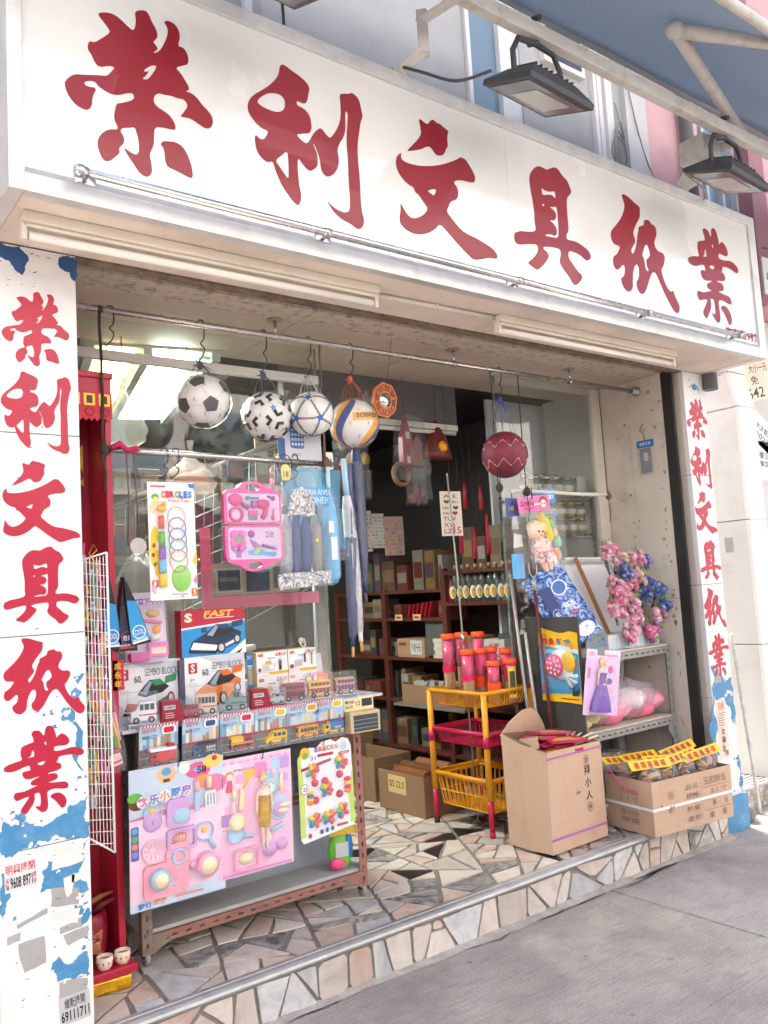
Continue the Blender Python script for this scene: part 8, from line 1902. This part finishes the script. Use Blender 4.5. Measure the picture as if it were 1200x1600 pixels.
b.tube([P3(.095, .07), P3(.088, .03, -.01), P3(.10, -.005, -.012)], [.022, .018, .013], SKIN, 8).tube([P3(.118, .07), P3(.128, .03, -.01), P3(.135, .0, -.012)], [.022, .018, .013], SKIN, 8)
dl = b.build('doll', t)
hb = MB().ball(P3(.078, .232, .012), (.048, .042, .042), mat(C(236, 206, 150), .5, var=.2, scale=50), 14, 8).ball(P3(.128, .235, .0), (.026, .02, .022), mat(C(236, 206, 150), .5, var=.2, scale=50), 10, 6).ball(P3(.14, .22, 0), (.018, .015, .02), mat(C(236, 206, 150), .5), 8, 5).build('hair', dl)
MB().ball(P3(.054, .212, -.040), (.006, .004, .006), pr(60, 40, 36), 8, 5).ball(P3(.082, .208, -.041), (.006, .004, .006), pr(60, 40, 36), 8, 5).ball(P3(.066, .19, -.042), (.007, .004, .004), pr(206, 70, 80), 8, 5).ball(P3(.066, .202, -.044), (.005, .005, .004), SKIN, 6, 4).build('face', dl)
m_robe = ramp_mat([(.45, C(236, 220, 206)), (.52, C(240, 200, 206)), (.6, C(120, 120, 110))], .6, 40, 1)
MB().lathe([(.024, .175), (.042, .15), (.05, .10), (.058, .05), (.055, .045)], m_robe, (.10, -.03, 0), 16, True, 1, .8, cap=False).tube([P3(.068, .165), P3(.046, .12), P3(.044, .10)], [.022, .02, .018], m_robe, 8).tube([P3(.122, .165), P3(.15, .13), P3(.156, .115)], [.022, .02, .018], m_robe, 8).build('robe', dl)
MB().lathe([(.052, .095), (.053, .105)], pr(240, 150, 186), (.10, -.03, 0), 16, True, 1, .82, cap=False).tube([P3(.09, .10, -.045), P3(.07, .06, -.05), P3(.08, .02, -.05)], .004, pr(240, 160, 190), 6).build('sash', dl)
MB().tube([(.19, -.02, .01), (.19, -.02, .06), (.19, -.02, .075), (.19, -.02, .09)], [.018, .018, .008, .006], WHITE, 10).build('feeding_bottle', t)
MB().tube([(.14, -.01, .30), (.17, -.012, .25), (.185, -.012, .17), (.16, -.012, .13)], [.02, .028, .03, .02], mat(C(246, 200, 60), .4), 8).build('yellow_toy', t)
MB().tube([(.19, -.01, .30), (.205, -.01, .25)], .010, pr(90, 200, 80), 8).build('green_toy', t); MB().ball((.21, -.012, .07), (.03, .02, .035), mat(C(248, 110, 60), .4), 10, 6).build('orange_toy', t)
MB().tube([(.11, -.004, .385), (.105, -.012, .43), (.12, -.004, .455)], .0025, m_hook, 5).build('hook', t)
t = hangpack('bottle_toy_pack', 'clear pack of green and orange toys with a blue stationery header behind the doll', 2.50, 2.76, 1.58, 2.0, .335, mat(C(50, 140, 200), .4), [('t', 'HONG VICTORIA SILVER', .3, .98, .93, .97, WHITE), ('t', 'STATIONERY', .3, .95, .85, .91, WHITE, .03), ('e', .15, .9, .08, .05, pr(220, 235, 245))], rot=(0, R(-4), 0))
for x, z, r, c in ((.18, .22, .02, (90, 200, 100)), (.22, .12, .026, (110, 200, 140)), (.2, .17, .02, (240, 200, 80)), (.2, .05, .03, (236, 190, 150)), (.225, .27, .016, (90, 160, 210))): MB().ball((x, -.015, z), (r, .016, r * 1.3), pr(*c), 10, 6).build('toy_piece', t)
MB().tube([(.13, 0, .405), (.135, 0, .43)], .0025, m_hook, 5).build('hook', t)
t = hangpack('sponge_pack', 'narrow clear pack with a blue card and white price note beside the doorway glass', 2.32, 2.42, 1.45, 1.95, .32, mat(C(80, 96, 150), .4, var=.1), [('t', '148', .2, .6, .86, .92, pr(220, 200, 150))])
MB().box(.01, .088, -.02, -.005, .07, .20, mat(C(80, 170, 226), .5, var=.1)).build('blue_card', t); MB().loops([jag([(.012, .23), (.085, .24), (.08, .30), (.02, .31)], 1, .05)], -.024, -.0235, pr(232, 232, 228)).build('price_note', t); MB().tube([(.05, -.01, .33), (.048, -.01, .40)], [.02, .012], mat((.5, .52, .55), .3), 8).build('nozzle', t)
MB().tube([(.05, 0, .47), (.05, 0, .53)], .0025, m_hook, 5).build('hook', t)
# poles leaning inside the glass
for x, y, z1, dx, m_, lab in ((2.50, .50, 1.55, .05, mat((.34, .33, .31), .5, .4), 'grey metal pole leaning on the right window edge'), (2.585, .50, 1.22, .03, mat((.50, .48, .44), .5, .3, dirt=.6), 'worn white pole leaning beside the dark shelf side'), (2.60, .42, 1.45, .03, mat(C(96, 40, 34), .5), 'dark red toy fork handle leaning beside the fishing game card')):
    o = MB().tube([(x + dx, y - .06, ZF), (x, y, z1)], .009, m_, 8)
    if 'fork' in lab: o.tube([(x, y, z1), (x - .0, y, z1 + .06)], .012, mat((.5, .49, .46), .4, .5), 8); o.tube([(x - .03, y, z1 + .16), (x - .03, y, z1 + .10), (x, y, z1 + .06), (x + .03, y, z1 + .10), (x + .03, y, z1 + .16)], .004, mat((.55, .54, .5), .3, .6), 6)
    tag(o.build('leaning_pole'), lab, 'pole')
# card packet on the side wall
t = thing('wall_packet', 'small blue header packet with a grey gadget hanging on the beige side wall', 'packet', (3.488, .30, 2.12), (0, 0, R(-90)))
MB().box(-.01, .11, 0, .002, .155, .20, mat(C(40, 120, 180), .4)).build('header', t); printed([('t', '吉星文具', .01, .09, .168, .188, WHITE)], 'print', t, -.0005)
MB().box(.012, .085, -.008, .0, .0, .15, mat(C(90, 84, 110), .4)).box(.04, .07, -.009, -.008, .07, .12, pr(200, 205, 210)).build('gadget', t, bevel=.002); MB().box(.0, .10, -.010, -.0095, -.01, .155, m_film).build('sleeve', t)
MB().tube([(.05, -.002, .195), (.055, -.014, .24), (.03, -.016, .26), (.045, -.012, .29), (.05, -.004, .30)], .0025, m_hook, 5).build('hook', t)
# ================================================================ jars in the right window
ws = thing('wire_shelf', 'chrome wire shelf with glass jars behind the right window', 'shelf')
for z in (1.78, 2.02):
    g = MB(); [g.tube([(2.95, .66 + k * .045, z), (3.44, .66 + k * .045, z)], .003, m_steel, 5) for k in range(8)]; [g.tube([(x, .66, z - .004), (x, .98, z - .004)], .004, m_steel, 5) for x in (2.95, 3.2, 3.44)]; g.build('shelf', ws)
    g = MB(); [g.tube([(2.95 + k * .03, .655, z - .025), (2.965 + k * .03, .655, z)], .002, m_steel, 4) for k in range(16)]; g.tube([(2.95, .655, z - .026), (3.44, .655, z - .026)], .003, m_steel, 5).build('truss', ws)
for x in (2.95, 3.44):
    for y in (.655, .98): MB().tube([(x, y, ZF), (x, y, 2.05)], .010, m_steel, 8).build('post', ws)
m_jar = clear((.92, .94, .92), .10, (.6, .6, .58), .02, 1.5)
m_lidg = mat(C(200, 172, 110), .25, .8, var=.1); m_lids = mat(C(190, 188, 184), .25, .8, var=.1)
def jar(x, y, z, r, h, lid, lab, grp, cont=None):
    t = thing('glass_jar', lab, 'jar', (x, y, z), group=grp)
    MB().lathe([(0, 0), (r * .95, 0), (r, .01), (r, h * .72), (r * .8, h * .84)], m_jar, (0, 0, 0), 16).build('glass', t)
    MB().lathe([(r * .86, h * .82), (r * .86, h), (0, h + .003)], lid, (0, 0, 0), 16).build('lid', t)
    MB().lathe([(0, .006), (r * .85, .006), (r * .85, h * .5), (0, h * .52)], cont or mat(C(190, 160, 120), .6, var=.3, scale=50), (0, 0, 0), 12).build('contents', t)
    o = MB().lathe([(r * 1.01, h * .25), (r * 1.01, h * .55)], mat(C(206, 200, 186), .6, var=.1), (0, 0, 0), 16, cap=False).build('label', t)
for i in range(5): jar(2.99 + i * .10, .72, 2.028, .042, .12, m_lids, 'clear jar with silver lid in the upper row behind the right window', 'silver lidded jars on the upper wire shelf')
for i in range(3): jar(3.10 + i * .12, .88, 2.028, .05, .16, m_lids, 'taller clear jar with silver lid at the back of the upper wire shelf', 'tall jars on the upper wire shelf')
for i in range(4):
    for j in range(2): jar(3.11 + i * .095, .72, 1.788 + j * .102, .040, .098, m_lidg, 'squat jar with gold lid in the double stack behind the right window', 'gold lidded jars on the lower wire shelf', mat(C(216, 184, 120), .3, .4, var=.3, scale=40))
MB().box(2.95, 3.5, 1.05, 1.07, 1.0, 2.7, mat((.54, .55, .55), .7, var=.06)).build('partition').__setitem__('kind', 'structure')
t = card('blank_card', 'blank grey card propped among the jars behind the right window', 'card', 3.33, 3.42, 2.03, 2.15, .665, mat((.55, .54, .5), .6), [])


# ================================================================ stock crowding the inside of the shop
rs = random.Random(44)
SC = [(120, 94, 70), (100, 44, 40), (72, 76, 88), (130, 120, 104), (118, 56, 50), (74, 84, 74), (136, 104, 60), (86, 66, 80), (150, 144, 134), (90, 66, 50), (60, 54, 50)]
SN = ['brown', 'dark red', 'slate grey', 'beige', 'rust red', 'grey green', 'ochre', 'dull purple', 'pale grey', 'dark brown', 'charcoal']
LN = ['label shelf', 'middle shelf', 'low shelf', 'bottom shelf', 'top of the lower unit', 'top above the bottles']
lev = [(1.30, 1.41, 2.56, .15), (1.03, .80, 2.56, .20), (.74, 1.75, 2.56, .22), (.42, .80, 2.56, .24), (1.49, 1.45, 2.6, .35), (1.60, .76, 1.36, .30)]
for li, (z, y0, y1, hm) in enumerate(lev):
    y = y0
    while y < y1 - .05:
        d = rs.uniform(.05, .16); h = hm * rs.uniform(.45, .95)
        if not (z == 1.03 and .84 < y < 1.08) and not (z == 1.03 and 1.36 < y < 1.94) and not (z == 1.30 and 1.5 < y < 1.84) and y + d < y1:
            ci = rs.randrange(len(SC))
            t = thing('stock_box', 'dusty %s packet on the %s of the wooden shelving' % (SN[ci], LN[li]), 'box', (2.80 + rs.uniform(0, .05), y, z), (0, 0, rs.uniform(-.1, .1)), 'stock packets on the wooden shelving')
            MB().box(0, .18, 0, d - .008, 0, h, mat(C(*SC[ci]), .6, var=.2, scale=25)).build('box', t, bevel=.002)
            MB().box(-.0012, -.0002, .01, max(.02, d - .02), h * .3, h * .7, mat(C(*rs.choice(SC)), .5, var=.2, scale=60)).build('label', t)
        y += d + rs.uniform(.0, .03)
for k in range(34):
    x = rs.uniform(1.45, 2.62); y = rs.uniform(1.15, 2.4); z = rs.uniform(1.95, 2.35); w, h = rs.uniform(.09, .18), rs.uniform(.16, .30)
    ci = rs.randrange(len(SC))
    t = thing('hanging_pack', 'dim bagged toy with %s header hanging from the ceiling inside the shop' % SN[ci], 'toy bag', (x, y, z), (0, 0, rs.uniform(-.7, .2)), 'bagged goods hanging inside the shop')
    for q in range(3): MB().ball((rs.uniform(-.3, .3) * w, rs.uniform(-.01, .01), rs.uniform(.15, .75) * h), (w * rs.uniform(.15, .3), .02, h * rs.uniform(.1, .22)), mat(C(*rs.choice(SC + [(170, 40, 60), (60, 90, 150), (200, 150, 60)])), .5, var=.25, scale=40), 8, 6).build('toy', t)
    MB().box(-w / 2, w / 2, -.002, .002, h * .82, h, mat(C(*SC[ci]), .5, var=.2)).build('header', t)
    MB().loops([jag([(-w / 2, 0), (w / 2, 0), (w * .48, h * .82), (-w * .48, h * .82)], 2, .05)], -.024, -.0235, m_film).build('plastic_bag', t)
    MB().tube([(0, 0, h), (0, 0, 2.71 - z)], .0012, m_hook, 4).build('string', t)
for k in range(12):
    x = rs.uniform(.25, 1.25); z = rs.uniform(1.5, 2.15)
    ci = rs.randrange(len(SC))
    t = thing('hanging_pack', 'dusty %s pack hanging on the grid behind the shop window' % SN[ci], 'toy bag', (x, rs.uniform(.92, .98), z), (0, 0, rs.uniform(-.2, .2)), 'packs on the grid behind the window')
    w, h = rs.uniform(.07, .15), rs.uniform(.12, .25)
    MB().box(-w / 2, w / 2, 0, .012, 0, h, mat(C(*SC[ci]), .6, var=.3, scale=40)).build('pack', t, bevel=.002)
    MB().box(-w * .4, w * .4, -.0015, -.0003, h * .2, h * .7, mat(C(*rs.choice(SC)), .5, var=.4, scale=60)).build('label', t)
